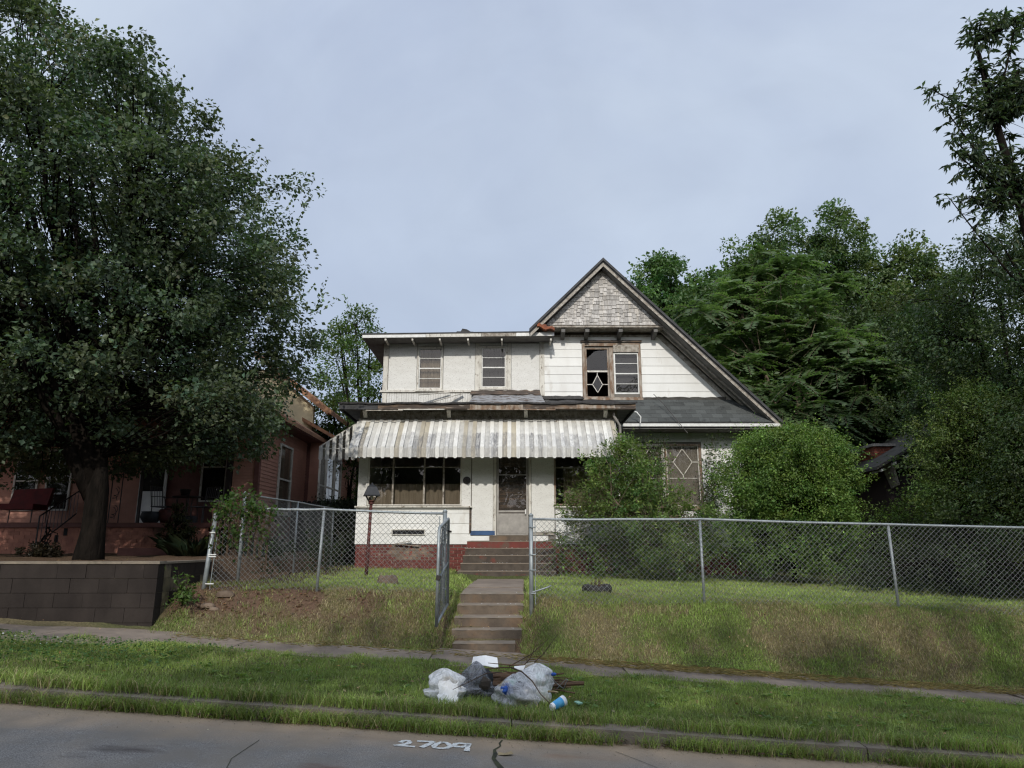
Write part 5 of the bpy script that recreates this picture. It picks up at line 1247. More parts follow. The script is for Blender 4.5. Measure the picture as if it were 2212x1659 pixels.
# upper gable of the coral house glimpsed over the leaves
ug = [P(640, 905, 24), P(690, 905, 24), P(748, 930, 24)]
MB().prism([(SXW-3.2,5.2),(SXW-.1,5.2),(SXW-.1,6.3),(SXW-1.6,7.6),(SXW-3.2,7.6)], 24, 24.2).build('gable_wall', M['cream_wall'], nb)
MB().bar((SXW-2.2,23.8,8.1),(SXW+.5,23.8,6.0),.25,.10).build('rake_board', M['orange_roof'], nb); MB().hexa([(SXW-2.2,23.7,8.1),(SXW+.6,23.7,5.95),(SXW+.6,33,5.95),(SXW-2.2,33,8.1)], [(SXW-2.2,23.7,8.25),(SXW+.6,23.7,6.1),(SXW+.6,33,6.1),(SXW-2.2,33,8.25)]).build('roof_slope', M['orange_roof'], nb)
# porch: deck, brick plinth with small openings, corner pier, steps
pz = P(300, 1140, NP)[1]
nbox('porch_floor', -20, FRX1-.3, NP-.05, NY-.05, nzf-.11, nzf, m='coral_trim')
for r_ in range(9):
    z1 = nzf-.112-r_*.088; x = -14 - (r_ % 2)*.12
    while x < -7.3:
        cond = (r_ > 1 or x > -20)
        MB().box(x+.002, x+.248, NP-random.uniform(0,.006), NP+.1, z1-.084, z1).build('brick', M['coral_brick'], nb); x += .252
nbox('plinth', -20, -7.3, NP+.02, NP+.2, 1.1, nzf-.112, m='coral_brick'); nbox('plinth', -20, -14, NP, NP+.02, 1.1, nzf-.112, m='coral_brick')
for (px, py) in ((134,1219), (165,1195), (195,1170)):
    a = P(px*500/500/1.0, py, NP) if False else None
for cxp, cyp in ((605, 1270), (745, 1180), (868, 1090)):
    X_, Z_ = P((cxp/4.424)/1.3887, (1350+cyp/4.424)/1.3887, NP-.01); nbox('vent_hole', X_-.045, X_+.045, NP-.012, NP-.008, Z_-.085, Z_+.085, m='hollow_black')
for k_ in range(6):
    pass
nbox('step', -8.6, -7.4, 15.9, NP-.01, 1.2, 1.55, m='coral_trim')
for X_ in (P(296,1100,NP)[0],): nbox('porch_post', X_-.03, X_+.03, NP+.05, NP+.11, nzf, 4.9, m='black_iron')
X_ = P(500,1100,17.4)[0]
# iron trellis post with scrolls
tr = MB(); X0, X1 = P(321/1.0*.0+ (1425/4.424)/1.3887, 1100, NP)[0], P((1560/4.424)/1.3887, 1100, NP)[0]
tr.tube([(X0,NP+.08,nzf),(X0,NP+.08,4.9)], .014, 6).tube([(X1,NP+.08,nzf),(X1,NP+.08,4.9)], .014, 6)
for zc in (2.35, 2.8, 3.5, 4.2):
    for s_ in (-1, 1):
        pts = [((X0+X1)/2 + s_*(.02+.075*t/14)*math.cos(t*.55), NP+.08, zc+.14*(t/14-.5)*2*s_ + .05*math.sin(t*.55)) for t in range(15)]
        tr.tube(pts, .008, 5)
tr.build('trellis_post', M['black_iron'], nb)
# stair railing with balusters
ra = [P((470/4.424)/1.3887, (1350+1270/4.424)/1.3887, 15.6), P((1010/4.424)/1.3887, (1350+850/4.424)/1.3887, 16.9)]
rl = empty('stair_railing', (-8.8, 16, 1.4), 'black iron stair railing behind the tree trunk', 'railing')
lo0, lo1 = Vector((ra[0][0],15.6,ra[0][1])), Vector((ra[1][0],16.9,ra[1][1])); up_ = Vector((0,0,.62))
MB().tube([lo0, lo1], .016, 6).tube([lo0+up_, lo1+up_*.85], .016, 6).build('handrail', M['black_iron'], rl)
for k_ in range(11):
    t = k_/10; p = lo0.lerp(lo1, t); MB().tube([p, p+up_*(1-.15*t)], .008 if k_ not in (0,) else .016, 5).build('baluster', M['black_iron'], rl)
MB().tube([lo0-Vector((0,0,.30)), lo0+up_*1.0], .018, 6).build('newel', M['black_iron'], rl)
# porch things
def patio_chair(x, y, rz, label):
    c = empty('patio_chair', (x, y, nzf), label, 'chair', 'iron chairs on the coral porch')
    f = lambda X, Y, Z: (x+X, y+Y, nzf+Z)
    MB().box(x-.22, x+.22, y-.22, y+.22, nzf+.42, nzf+.445).build('seat', M['black_iron'], c)
    for a, b in ((-.2,-.2),(.2,-.2),(-.2,.2),(.2,.2)): MB().tube([f(a,b,0), f(a*1.0,b,.42)], .012, 6).build('leg', M['black_iron'], c)
    bk = MB().tube([f(-.21,.2,.42), f(-.23,.27,.95)], .012, 6).tube([f(.21,.2,.42), f(.23,.27,.95)], .012, 6).tube([f(-.23,.27,.95), f(.23,.27,.95)], .012, 6)
    for k_ in range(6): t = -.16+.064*k_; bk.tube([f(t,.21,.46), f(t,.27,.94)], .006, 5)
    bk.build('backrest', M['black_iron'], c)
    for s_ in (-1, 1): MB().tube([f(s_*.22,.24,.68), f(s_*.24,-.15,.67), f(s_*.22,-.2,.43)], .011, 6).build('armrest', M['black_iron'], c)
    WL[c.name] = Vector((x, y, nzf)); c.rotation_euler = (0, 0, rz); return c
cxx = P(352, 1120, 18.2)[0]; patio_chair(cxx, 18.2, R(80), 'black iron chair turned sideways in front of the white storm door')
cxx = P(438, 1115, 18.3)[0]; patio_chair(cxx, 18.3, R(-25), 'black slatted iron chair at the right end of the coral porch')
tb = empty('patio_table', (P(402,1110,18.1)[0], 18.1, nzf), 'dark iron table with pots between the two iron chairs', 'table'); tx_ = tb.location.x
MB().lathe((tx_, 18.1, nzf+.66), [(.36,0),(.37,.012),(.36,.025),(.001,.026)], 20).build('tabletop', M['black_iron'], tb)
for k_ in range(4): t = k_*math.pi/2+.5; MB().tube([(tx_+.28*math.cos(t),18.1+.28*math.sin(t),nzf),(tx_+.22*math.cos(t),18.1+.22*math.sin(t),nzf+.66)], .013, 6).build('leg', M['black_iron'], tb)
pot = MB().lathe((P(325,1120,17.5)[0], 17.5, nzf), [(.13,0),(.17,.03),(.235,.14),(.225,.22),(.20,.25),(.22,.275),(.20,.28),(.18,.24),(.001,.2)], 20).build('cauldron_pot', M['lamp_metal'], smooth=True); tag(pot, 'round black cauldron pot on the edge of the coral porch', 'pot')
pot = MB().lathe((tx_-.05, 18.05, nzf+.69), [(.09,0),(.13,.16),(.14,.17),(.12,.17),(.001,.15)], 14).build('flower_pot', M['black_iron'], smooth=True); tag(pot, 'square dark flower pot standing on the patio table', 'pot')
pot = MB().lathe((tx_-.25, 17.6, nzf), [(.10,0),(.19,.12),(.18,.3),(.15,.34),(.001,.30)], 14).build('flower_pot', M['rust_post'], smooth=True); tag(pot, 'brown clay urn under the patio table', 'pot')
bxo = MB().box(tx_+.1, tx_+.5, 17.35, 17.6, nzf, nzf+.16).box(tx_+.12, tx_+.48, 17.33, 17.6, nzf+.161, nzf+.18).build('storage_box', M['lamp_metal']); tag(bxo, 'low dark box on the porch edge under the patio table', 'box')
# red lounge at the far left
lc = empty('porch_lounge', (P(45,1095,18.3)[0], 18.3, nzf), 'dark red cushioned lounge chair at the left end of the coral porch', 'lounge chair'); X_ = lc.location.x
MB().box(X_-.5, X_+.5, 18.0, 18.6, nzf+.36, nzf+.50).build('seat_cushion', M['red_cloth'], lc); MB().hexa([(X_-.5,18.55,nzf+.5),(X_+.5,18.55,nzf+.5),(X_+.5,18.68,nzf+.5),(X_-.5,18.68,nzf+.5)], [(X_-.5,18.7,nzf+.9),(X_+.5,18.7,nzf+.95),(X_+.5,18.8,nzf+.95),(X_-.5,18.8,nzf+.9)]).build('back_cushion', M['red_cloth'], lc)
for a, b in ((-.48,18.03),(.48,18.03),(-.48,18.6),(.48,18.6)): MB().tube([(X_+a,b,nzf),(X_+a,b,nzf+.36)], .015, 6).build('leg', M['black_iron'], lc)
sgx, sgz = P(212, 1160, 16.6)
sg = MB(); prf = [(.10,0),(.13,.05),(.09,.12),(.11,.22),(.13,.32),(.10,.42),(.12,.50),(.14,.54),(.11,.56),(.001,.56)]
sg.lathe((sgx, 16.4, hz(sgx,16.4)+.05), [(r*(1+.1*math.sin(i*4)), z) for i, (r, z) in enumerate(prf)], 12); tag(sg.build('garden_statue', M['statue'], smooth=True), 'pale grey carved garden statue right of the tree trunk', 'statue')
# wooden fence between the two houses
wf = empty('wooden_fence', (-5.4, 21.9, 1.3), 'dark weathered picket fence between the two houses', 'fence')
x = SXW+.05; zt_ = P(700, 1083, 21.9)[1]
while x < XL-.05:
    h2 = random.uniform(-.02,.02); w2 = .137
    MB().prism([(x,1.0),(x+w2,1.0),(x+w2,zt_-.05+h2),(x+w2-.03,zt_+h2),(x+.03,zt_+h2),(x,zt_-.05+h2)], 21.9, 21.92).build('picket', M['fence_wood'], wf); x += .145
MB().box(SXW, XL-.02, 21.925, 21.97, 1.5, 1.59).build('fence_rail', M['fence_wood'], wf); MB().box(SXW, XL-.02, 21.925, 21.97, 2.5, 2.59).build('fence_rail', M['fence_wood'], wf)
wf2 = empty('wooden_fence', (SXW+1.0, 16, 1.3), 'low dark plank fence along the coral house side yard', 'fence')
y = 19.0
while y < 21.85:
    MB().box(SXW+.9, SXW+.92, y, y+.138, 1.2, 2.75+random.uniform(-.02,.02)).build('picket', M['fence_wood'], wf2); y += .145
# ------------------------------------------------------------------ house on the right behind the bushes
rh = empty('grey_roof_house', (14, 25, .5), 'small dark house with grey roof and brick chimney behind the right bushes', 'house')
ry = 21.0
ex_, ez_ = P(1880, 1018, ry); rx_, rz_ = P(1958, 975, ry)
def rb(n, *a, m='coral_trim'): return MB().box(*a).build(n, M[m], rh)
rb('wall', ex_+.55, 20, ry+.3, ry+8, .2, ez_-.1, m='dark_trim')
RW = 4.2
MB().hexa([(ex_,ry-.4,ez_),(ex_,ry+8.4,ez_),(ex_+RW,ry+8.4,ez_+RW*.55),(ex_+RW,ry-.4,ez_+RW*.55)][::-1], [(ex_,ry-.4,ez_+.09),(ex_,ry+8.4,ez_+.09),(ex_+RW,ry+8.4,ez_+RW*.55+.09),(ex_+RW,ry-.4,ez_+RW*.55+.09)][::-1]).build('roof_slope', M['grey_roof'], rh)
MB().hexa([(ex_+RW,ry-.4,ez_+RW*.55),(ex_+RW,ry+8.4,ez_+RW*.55),(ex_+2*RW,ry+8.4,ez_),(ex_+2*RW,ry-.4,ez_)][::-1], [(ex_+RW,ry-.4,ez_+RW*.55+.09),(ex_+RW,ry+8.4,ez_+RW*.55+.09),(ex_+2*RW,ry+8.4,ez_+.09),(ex_+2*RW,ry-.4,ez_+.09)][::-1]).build('roof_slope', M['grey_roof'], rh)
MB().prism([(ex_+.5,ez_+.12),(ex_+2*RW-.5,ez_+.12),(ex_+RW,ez_+RW*.55-.1)], ry+.3, ry+.4).build('gable_wall', M['grey_roof'], rh)
for k_ in range(3):
    y_ = ry-.42; X_ = ex_+.12+.38*k_; MB().hexa([(X_,y_-.01,ez_-.06+.2*k_),(X_+.07,y_-.01,ez_-.03+.2*k_),(X_+.07,y_+.6,ez_-.03+.2*k_),(X_,y_+.6,ez_-.06+.2*k_)], [(X_,y_,ez_+.0+.2*k_),(X_+.07,y_,ez_+.03+.2*k_),(X_+.07,y_+.6,ez_+.03+.2*k_),(X_,y_+.6,ez_+.2*k_)]).build('rafter_tail', M['trim_paint'], rh)
MB().hexa([(ex_+.72,ry-.1,ez_-.42),(ex_+.77,ry-.1,ez_-.42),(ex_+.77,ry+.3,ez_-.5),(ex_+.72,ry+.3,ez_-.5)], [(ex_+.50,ry-.3,ez_+.15),(ex_+.56,ry-.3,ez_+.2),(ex_+.56,ry+.3,ez_+.2),(ex_+.50,ry+.3,ez_+.15)]).build('knee_brace', M['worn_trim'], rh)
r = rectP(1884, 958, 1930, 1012, ry+1.2); cx0, cx1, cz0, cz1 = r[0]+.12, r[1]-.02, r[2]-.6, r[3]-.1
ch = MB().box(cx0+.01, cx1-.01, ry+1.21, ry+2.2, cz0, cz1).build('chimney', M['chim_mortar'], rh)
z = cz1; row = 0
while z > cz0:
    x = cx0 - (row % 2)*.1
    while x < cx1:
        a, b = max(x, cx0), min(x+.2, cx1)
        if b-a > .02: MB().box(a+.003, b-.003, ry+1.2-random.uniform(0,.008), ry+1.3, z-.066, z-.004).build('brick', M['chim_brick'], ch)
        x += .208
    for k_ in range(5): MB().box(cx0-.004, cx0+.05, ry+1.31+k_*.2, ry+1.49+k_*.2, z-.066, z-.004).build('brick', M['chim_brick'], ch)
    z -= .075; row += 1
MB().box(cx0-.06, cx1+.05, ry+1.12, ry+2.28, cz1, cz1+.085).build('chimney_cap', M['chim_cap'], rh)
# pale box on blocks seen through the right fence
X_, Z_ = P(2030, 1210, 17.5); tag(MB().box(X_-.4, X_+.35, 17.5, 17.56, .55, Z_+.3).build('metal_sheet', M['lamp_metal']), 'dull grey metal sheet leaning in the bushes behind the right fence', 'metal sheet')
# ------------------------------------------------------------------ houses across the street (seen only in window reflections; they shade the street)
def far_house(x0, x1, y0, zw, zr_, label):
    h = empty('opposite_house', ((x0+x1)/2, y0, 0), label, 'house')
    MB().box(x0, x1, y0-8, y0, 0, zw).build('wall', M['wall_white'], h)
    cx = (x0+x1)/2
    MB().hexa([(x0-.5,y0+.5,zw),(x1+.5,y0+.5,zw),(x1+.5,y0-8.5,zw),(x0-.5,y0-8.5,zw)][::-1], [(cx-.1,y0-3.9,zr_),(cx+.1,y0-3.9,zr_),(cx+.1,y0-4.1,zr_),(cx-.1,y0-4.1,zr_)][::-1]).build('roof', M['grey_roof'], h)
    for k_ in range(3):
        xx = x0+(x1-x0)*(k_+.5)/3; MB().box(xx-.5, xx+.5, y0+.01, y0+.05, 1.2, 2.6).build('window', M['dark_trim'], h)
far_house(-12, -2, -15, 3.6, 7.6, 'white hip roofed house across the street'); far_house(3, 13, -16, 3.6, 7.2, 'second white hip roofed house across the street')
# ------------------------------------------------------------------ vegetation
GRN = np.array
def vary(n, c, amt=.25, hue=.12, yellow=0.):
    b = np.exp(rng.normal(0, amt, (n, 1))); h = rng.normal(0, hue, (n, 1))
    c = np.broadcast_to(np.asarray(c, float), (n, 3))*b
    c = c*np.concatenate([1+h, np.ones((n, 1)), 1-h*.5], 1)
    if yellow > 0:
        k = (rng.random((n, 1)) < yellow); c = np.where(k, c*np.array([[2.6, 1.5, .9]]), c)
    return np.clip(c, .002, .9)
def rand_unit(n):
    v = rng.normal(size=(n, 3)); return unit(v)
def crown_points(rings, n, bias=.45, lump=.16, nl=3, seed=0., squash=1.):
    r_ = np.array(rings, float); z = r_[:, 0]; zz = np.linspace(z[0], z[-1], 200); rr = np.interp(zz, z, r_[:, 3])
    pdf = rr**1.5+.02; cdf = np.cumsum(pdf); cdf /= cdf[-1]
    s = np.interp(rng.random(n), cdf, zz); th = rng.random(n)*2*np.pi
    R_ = np.interp(s, z, r_[:, 3]); cx = np.interp(s, z, r_[:, 1]); cyy = np.interp(s, z, r_[:, 2])
    R_ = R_*(1 + lump*np.sin(nl*th+s*1.9+seed) + lump*.7*np.sin((nl+2)*th-s*2.7+seed*2) + lump*.6*np.sin(s*4.3+th*2+seed*3))
    rho = R_*rng.random(n)**bias
    return np.stack([cx+rho*np.cos(th), cyy+rho*np.sin(th)*squash, s], 1), rho/np.maximum(R_, 1e-3), np.stack([cx, cyy, s], 1)
def tree(name, label, cat, base, rings, ncl, nlf, lsize, lc, bark='bark', tr=.2, forks=(), nlimb=9, cr=.45, seed=0., group=None, bias=.45, lump=.16, nl=3, shoots=0, lw=.6, yellow=.0, amt=.28, leaf='leaf', droop=.2, squash=1., trunk_top=None, twigr=.010, fl=.65):
    root = empty(name, base, label, cat, group)
    rings = [tuple(r) for r in rings]; zs_ = [r[0] for r in rings]
    top = trunk_top or (zs_[0]*.35+zs_[-1]*.65)
    b = Vector(base); c0 = rings[0]; fork = Vector((b.x, b.y, min(b.z+1.2, zs_[0]+.6)) )
    # trunk
    mt = MB(); tpts = [b-Vector((0,0,.2)), b+Vector((0,0,.08)), b+Vector((.02,0,.5)), fork]; tr_ = [tr*1.5, tr*1.3, tr*1.05, tr*1.0]
    tpts.append(fork+Vector((.03,0,.4))); tr_.append(tr*.5)
    mt.tube(tpts, tr_, 14)
    mt.build('trunk', M[bark], root, smooth=True)
    limbs = []; ml = MB(); nodes_ = [list(fork)]
    cen = Vector((np.interp(top, zs_, [r[1] for r in rings]), np.interp(top, zs_, [r[2] for r in rings]), top))
    for k in range(nlimb):
        a = 2*math.pi*(k+random.random()*.6)/nlimb; f = random.uniform(.35, 1.0) if k else 1.0
        zt = zs_[0]+(zs_[-1]-zs_[0])*random.uniform(.35, .9); Rr = np.interp(zt, zs_, [r[3] for r in rings])
        e = Vector((np.interp(zt, zs_, [r[1] for r in rings])+Rr*.7*math.cos(a)*f, np.interp(zt, zs_, [r[2] for r in rings])+Rr*.7*math.sin(a)*f*squash, zt))
        s = fork - Vector((0,0,random.uniform(0,.3))); pts = []; m_ = s.lerp(e, .45)+Vector((random.uniform(-.2,.2), random.uniform(-.2,.2), random.uniform(-.1,.35)))
        for i in range(8):
            t = i/7; p = s*(1-t)**2+m_*2*t*(1-t)+e*t*t; p += Vector((random.uniform(-.04,.04),)*3)*(0 < i < 7); pts.append(p); nodes_.append(list(p))
        ml.tube(pts, [tr*.70*(1-.88*i/7)+.008 for i in range(8)], 7)
    ml.build('limbs', M[bark], root, smooth=True)
    cl, q, ax = crown_points(rings, ncl, bias, lump, nl, seed, squash)
    nd = np.array(nodes_); D = ((cl[:, None, :]-np.array([0,0,.4])-nd[None])**2).sum(-1); j = D.argmin(1); S_ = nd[j]
    mid = (S_+cl)/2 + rng.normal(0, .08, cl.shape) - np.array([0,0,.05])
    A = np.concatenate([S_, mid]); B = np.concatenate([mid, cl]); ra = np.concatenate([np.full(ncl, twigr*1.6), np.full(ncl, twigr)]); rb_ = np.concatenate([np.full(ncl, twigr), np.full(ncl, twigr*.4)])
    link('twigs', segmesh('twigs', A, B, ra, rb_, M[bark]), None, root, kind='stuff')
    n = ncl*nlf; idx = np.repeat(np.arange(ncl), nlf)
    off = rand_unit(n)*(rng.random((n, 1))**.5)*cr*rng.uniform(.6, 1.35, (ncl, 1))[idx]; off[:, 2] *= fl
    pos = cl[idx]+off
    outw = unit(pos-ax[idx]+np.array([0,0,.35]))
    d = unit(outw*.7+rand_unit(n)*.8+np.array([0,0,-.25])); nr = unit(rand_unit(n)*.75+np.array([0,-.1,.9]))
    cc = vary(ncl, lc, .16, .10)[idx]*vary(n, (1,1,1), amt, .08, yellow)
    if shoots:
        sc, sq, sa = crown_points(rings, shoots, .02, lump, nl, seed, squash)
        k = 16; sd = unit(unit(sc-sa)*.7+np.array([0,0,.9])+rng.normal(0,.25,sc.shape)); ln_ = rng.uniform(.25,.62,(shoots,1))
        t = np.tile(np.linspace(.0,1,k), shoots)[:, None]; ii = np.repeat(np.arange(shoots), k)
        p2 = sc[ii]-sd[ii]*.25+sd[ii]*t*ln_[ii]*1.25+rng.normal(0,.02,(shoots*k,3)); pos = np.concatenate([pos, p2])
        d = np.concatenate([d, unit(sd[ii]*.4+rand_unit(shoots*k))]); nr = np.concatenate([nr, rand_unit(shoots*k)]); cc = np.concatenate([cc, vary(shoots*k, np.asarray(lc)*1.15, amt, .1)])
    n = len(pos); ls = lsize*rng.uniform(.65, 1.3, n)
    me = leafmesh('crown', pos, d, nr, ls, ls*lw, cc, M[leaf], droop); link('crown', me, None, root)
    return root
# large pear tree in the left yard
tz = 1.38
big = tree('pear_tree', 'huge dark green pear tree filling the left side in front of the coral house', 'tree', (-7.47, 12.9, tz),
    [(1.55+(a-1.55)*1.124, b*1.124-.25, 14.5, c*1.04) for a, b, _, c in [(2.95,-8.4,12.9,1.6),(3.3,-8.2,12.9,3.2),(3.75,-7.9,12.9,4.2),(4.6,-8.0,12.9,4.3),(5.8,-8.3,12.9,4.75),(7.2,-8.5,12.9,4.7),(8.3,-8.75,12.9,4.7),(9.3,-9.2,12.9,4.4),(10.2,-9.8,12.9,3.8),(11.4,-10.4,12.9,3.0),(12.6,-11.2,13,1.6),(13.4,-11.5,13,.5)]],
    1800, 120, .098, (.078,.110,.060), tr=.185, nlimb=15, cr=.50, seed=1.3, bias=.36, lump=.09, shoots=340, lw=.68, yellow=.02, twigr=.012, amt=.32)
# low drooping skirt over the coral porch, right side
# magnolia like tree at the right edge with large leaves: drawn as branches with leaf rosettes
def branch_tree(name, label, base, trunk_pts, tips, lsize, lc, tr=.16, sub=5, k=9, spread=.45):
    root = empty(name, base, label, 'tree')
    mt = MB().tube(trunk_pts, [tr*(1-.75*i/(len(trunk_pts)-1)) for i in range(len(trunk_pts))], 10).build('trunk', M['bark'], root, smooth=True)
    ml = MB(); P_, D_, N_ = [], [], []
    tp = [Vector(p) for p in trunk_pts]
    for t in tips:
        t = Vector(t); s = min(tp[1:], key=lambda p: (p-t).length + 2*max(0, p.z-t.z+.6)); m_ = s.lerp(t, .5)+Vector((0,0,-.15))
        pts = [s*(1-u)**2+m_*2*u*(1-u)+t*u*u for u in [i/9 for i in range(10)]]
        ml.tube(pts, [.030*(1-.8*i/9)+.004 for i in range(10)], 6)
        for i in range(3, 10):
            for q in range(sub):
                c = pts[i]+Vector((random.gauss(0,spread*.5), random.gauss(0,spread*.5), random.gauss(0,spread*.35)))*(1.0 if i < 9 else .5)
                ml.tube([pts[i], (pts[i]+c)/2+Vector((0,0,.02)), c], [.006,.005,.003], 4)
                dd = (c-pts[i]).normalized() if (c-pts[i]).length > .01 else Vector((0,0,1))
                for w_ in range(k):
                    P_.append(list(c - dd*.14*random.random())); D_.append(list(Vector((random.gauss(0,1), random.gauss(0,1), random.gauss(-.25,.6))).normalized()+dd*.5)); N_.append([random.gauss(0,.4), random.gauss(0,.4), 1])
    ml.build('limbs', M['bark'], root, smooth=True); n = len(P_)
    ls = lsize*rng.uniform(.6,1.2,n); link('crown', leafmesh('crown', np.array(P_), np.array(D_), np.array(N_), ls, ls*.34, vary(n, lc, .25, .1), M['leaf'], .25), None, root); return root
tips = []
for (px, py, Y) in ((2118,45,13.2),(2105,90,13.2),(2015,195,13.),(2040,235,13.2),(2075,255,13.4),(2060,300,13.),(2120,150,13.4),(2140,250,13.4),(2065,330,13.),(2100,330,13.3),(2052,430,13.),(2095,425,13.3),(2140,440,13.5),(2150,350,13.6),(2180,300,13.8),(2195,400,13.8),(2170,200,13.4),(2200,150,13.6),(2205,35,13.),(2190,70,13.),(2200,500,13.8),(2160,520,13.8),(2195,240,13.4),(2215,330,13.4)):
    x, z = P(px, py, Y); tips.append((x, Y, z))
for i in range(14): tips.append((random.uniform(10.4,12.5), random.uniform(12.4,15.5), random.uniform(6.5,13.5)))
tx_ = 11.2
branch_tree('cherry_tree', 'tall tree with long drooping leaves reaching into the top right corner', (tx_,13.8,.6), [(tx_,13.8,.3),(tx_-.1,13.8,3),(tx_-.3,13.7,6),(tx_-.6,13.6,8.6),(tx_-.9,13.5,10.6),(tx_-1.1,13.4,12.3)], tips, .17, (.060,.085,.050), sub=4, k=7)
# dark leaning tree behind the right shrubs
tree('dark_tree', 'dark dense tree at the right edge behind the yellow green shrub', 'tree', (12.4, 17.2, .6),
    [(1.4,14,17,2.4),(2.8,14,17,3.2),(4.5,13.7,17,3.4),(6,13.2,17,3.5),(7.2,12.9,17,3.1),(8.4,13.2,17,2.5),(9.6,13.6,17,1.3)],
    950, 100, .10, (.065,.098,.036), tr=.2, nlimb=12, cr=.5, seed=4.1, bias=.5, lump=.16, shoots=120, lw=.5, group=None)
# tree group behind the house on the right
def rg(px0, px1, pyt, Y, zb, peak=.5):
    """rings from a pixel outline: width at depth Y, top row pyt"""
    x0 = P(px0, 700, Y)[0]; x1 = P(px1, 700, Y)[0]; zt = P((px0+px1)/2, pyt, Y)[1]; r = (x1-x0)/2; c = (x0+x1)/2; H = zt-zb
    return [(zb,c,Y,r*.55),(zb+H*.2,c,Y,r*.95),(zb+H*.5,c,Y,r*1.05),(zb+H*.72,c,Y,r*.85),(zb+H*.88,c,Y,r*.55),(zt,c,Y,r*.15)]
G = 'leafy trees crowding behind the white house'
for (px0, px1, pyt, Y, zb, lab, c, s) in (
    (1345, 1520, 530, 33, 3.0, 'bright green tree rising right behind the gable slope', (.050,.098,.034), 2.),
    (1420, 1640, 585, 30, 3.0, 'low green tree filling the gap right of the gable tree', (.048,.090,.032), 4.4),
    (1480, 1800, 560, 28.5, 2.0, 'wide green tree just behind the feathery one', (.046,.080,.030), 6.1),
    (1520, 1700, 520, 32, 3.0, 'round green tree behind the feathery one', (.045,.085,.030), 3.),
    (1600, 1810, 465, 34, 3.5, 'broad green maple left of the tallest tree behind the house', (.050,.085,.034), 5.),
    (1730, 1930, 443, 34, 3.5, 'tallest green maple behind the house with upright top shoots', (.052,.088,.036), 7.),
    (1870, 2095, 512, 32, 3.0, 'right hand green maple of the group behind the house', (.050,.080,.030), 9.)):
    R_ = rg(px0, px1, pyt, Y, zb); tree('maple_tree', lab, 'tree', (R_[2][1], Y, .6), R_, 560, 90, .18, [q*z for q, z in zip(c, (1.75,1.6,1.5))], tr=.2, nlimb=9, cr=.62, seed=s, bias=.45, lump=.20, shoots=110, lw=.62, group=G, bark='bark_light' if s == 3. else 'bark')
tree('maple_tree', 'dark green tree low behind the right neighbour chimney', 'tree', (12.5, 27, .6), rg(1700, 2080, 640, 27, 1.0), 640, 85, .16, (.075,.115,.042), tr=.2, nlimb=10, cr=.62, seed=6.6, bias=.5, lump=.2, shoots=60, lw=.6, group=G)
tree('maple_tree', 'pale green tree left of the white house beyond the picket fence', 'tree', (-6.3, 31, 1.0), rg(672, 862, 650, 31, 2.0), 300, 62, .14, (.075,.120,.030), tr=.2, nlimb=12, cr=.58, seed=8.2, bias=.4, lump=.22, shoots=80, lw=.6, leaf='leaf_thin', group=G)
tree('maple_tree', 'low green tree between the picket fence and the pale tree', 'tree', (-6.0, 26, 1.0), rg(690, 800, 800, 26, 1.5), 130, 60, .11, (.055,.095,.028), tr=.12, nlimb=6, cr=.5, seed=3.2, bias=.5, lump=.22, shoots=20, lw=.6, leaf='leaf_thin', group=G)
# tree of heaven: long feathered fronds in tiers
def heaven(name, label, cat, base, tiers, L_, npair, c, trunkpts, tr=.13, leafl=.13, m='leaf_thin'):
    root = empty(name, base, label, cat); mt = MB()
    for pts in trunkpts: mt.tube(pts, [tr*(1-.7*i/(len(pts)-1)) for i in range(len(pts))], 8)
    mt.build('trunk', M['bark_light'], root, smooth=True)
    Pb, Dd, Nn, Ls, Cc = [], [], [], [], []; A, B = [], []; tw = MB(); tp = np.array([list(p) for pts in trunkpts for p in pts])
    for (x, y, z, n) in tiers:
        c0 = np.array([x, y, z]); j = ((tp-c0)**2).sum(1) + np.where(tp[:, 2] > z, 4, 0); s = tp[j.argmin()]
        tw.tube([Vector(s), Vector((s+c0)/2)+Vector((0,0,-.1)), Vector(c0)], [.03,.02,.012], 5)
        cvar = random.uniform(.75, 1.3)
        for k in range(n):
            a = 2*math.pi*(k+random.random()*.7)/n; el = random.uniform(-.35, .75); l = L_*random.uniform(.7, 1.15)
            d0 = np.array([math.cos(a)*math.cos(el), math.sin(a)*math.cos(el), math.sin(el)]); pr = None
            for i in range(npair*2+1):
                t = (i+1.5)/(npair*2+1.5); p = c0 + d0*l*t + np.array([0,0,-.42*l*t*t])
                if pr is not None: A.append(pr); B.append(p)
                tang = d0*l + np.array([0,0,-.84*l*t]); tang /= np.linalg.norm(tang); side = np.cross(tang, [0,0,1]); side /= np.linalg.norm(side)+1e-6
                if i == npair*2: dirs = [tang]
                elif i % 2 == 0: dirs = [side*.93+tang*.38+np.array([0,0,-.22]), -side*.93+tang*.38+np.array([0,0,-.22])]
                else: dirs = []
                for dd in dirs:
                    Pb.append(p); Dd.append(dd+np.random.normal(0,.06,3)); Nn.append(np.cross(side, tang)*-1 + np.random.normal(0,.28,3)); Ls.append(leafl*l/L_*(1-.45*abs(t-.45))*random.uniform(.85,1.1)); Cc.append(cvar*random.uniform(.85,1.2))
                pr = p
    tw.build('limbs', M['bark_light'], root, smooth=True)
    link('frond_stalks', segmesh('frond_stalks', np.array(A), np.array(B), .006, .004, M['bark_light']), None, root, kind='stuff')
    Ls = np.array(Ls); n = len(Ls); link('crown', leafmesh('crown', np.array(Pb), np.array(Dd), np.array(Nn), Ls, Ls*.44, np.asarray(c)*np.array(Cc)[:, None]*vary(n, (1,1,1), .08, .05), M[m], .12), None, root); return root
ti = []
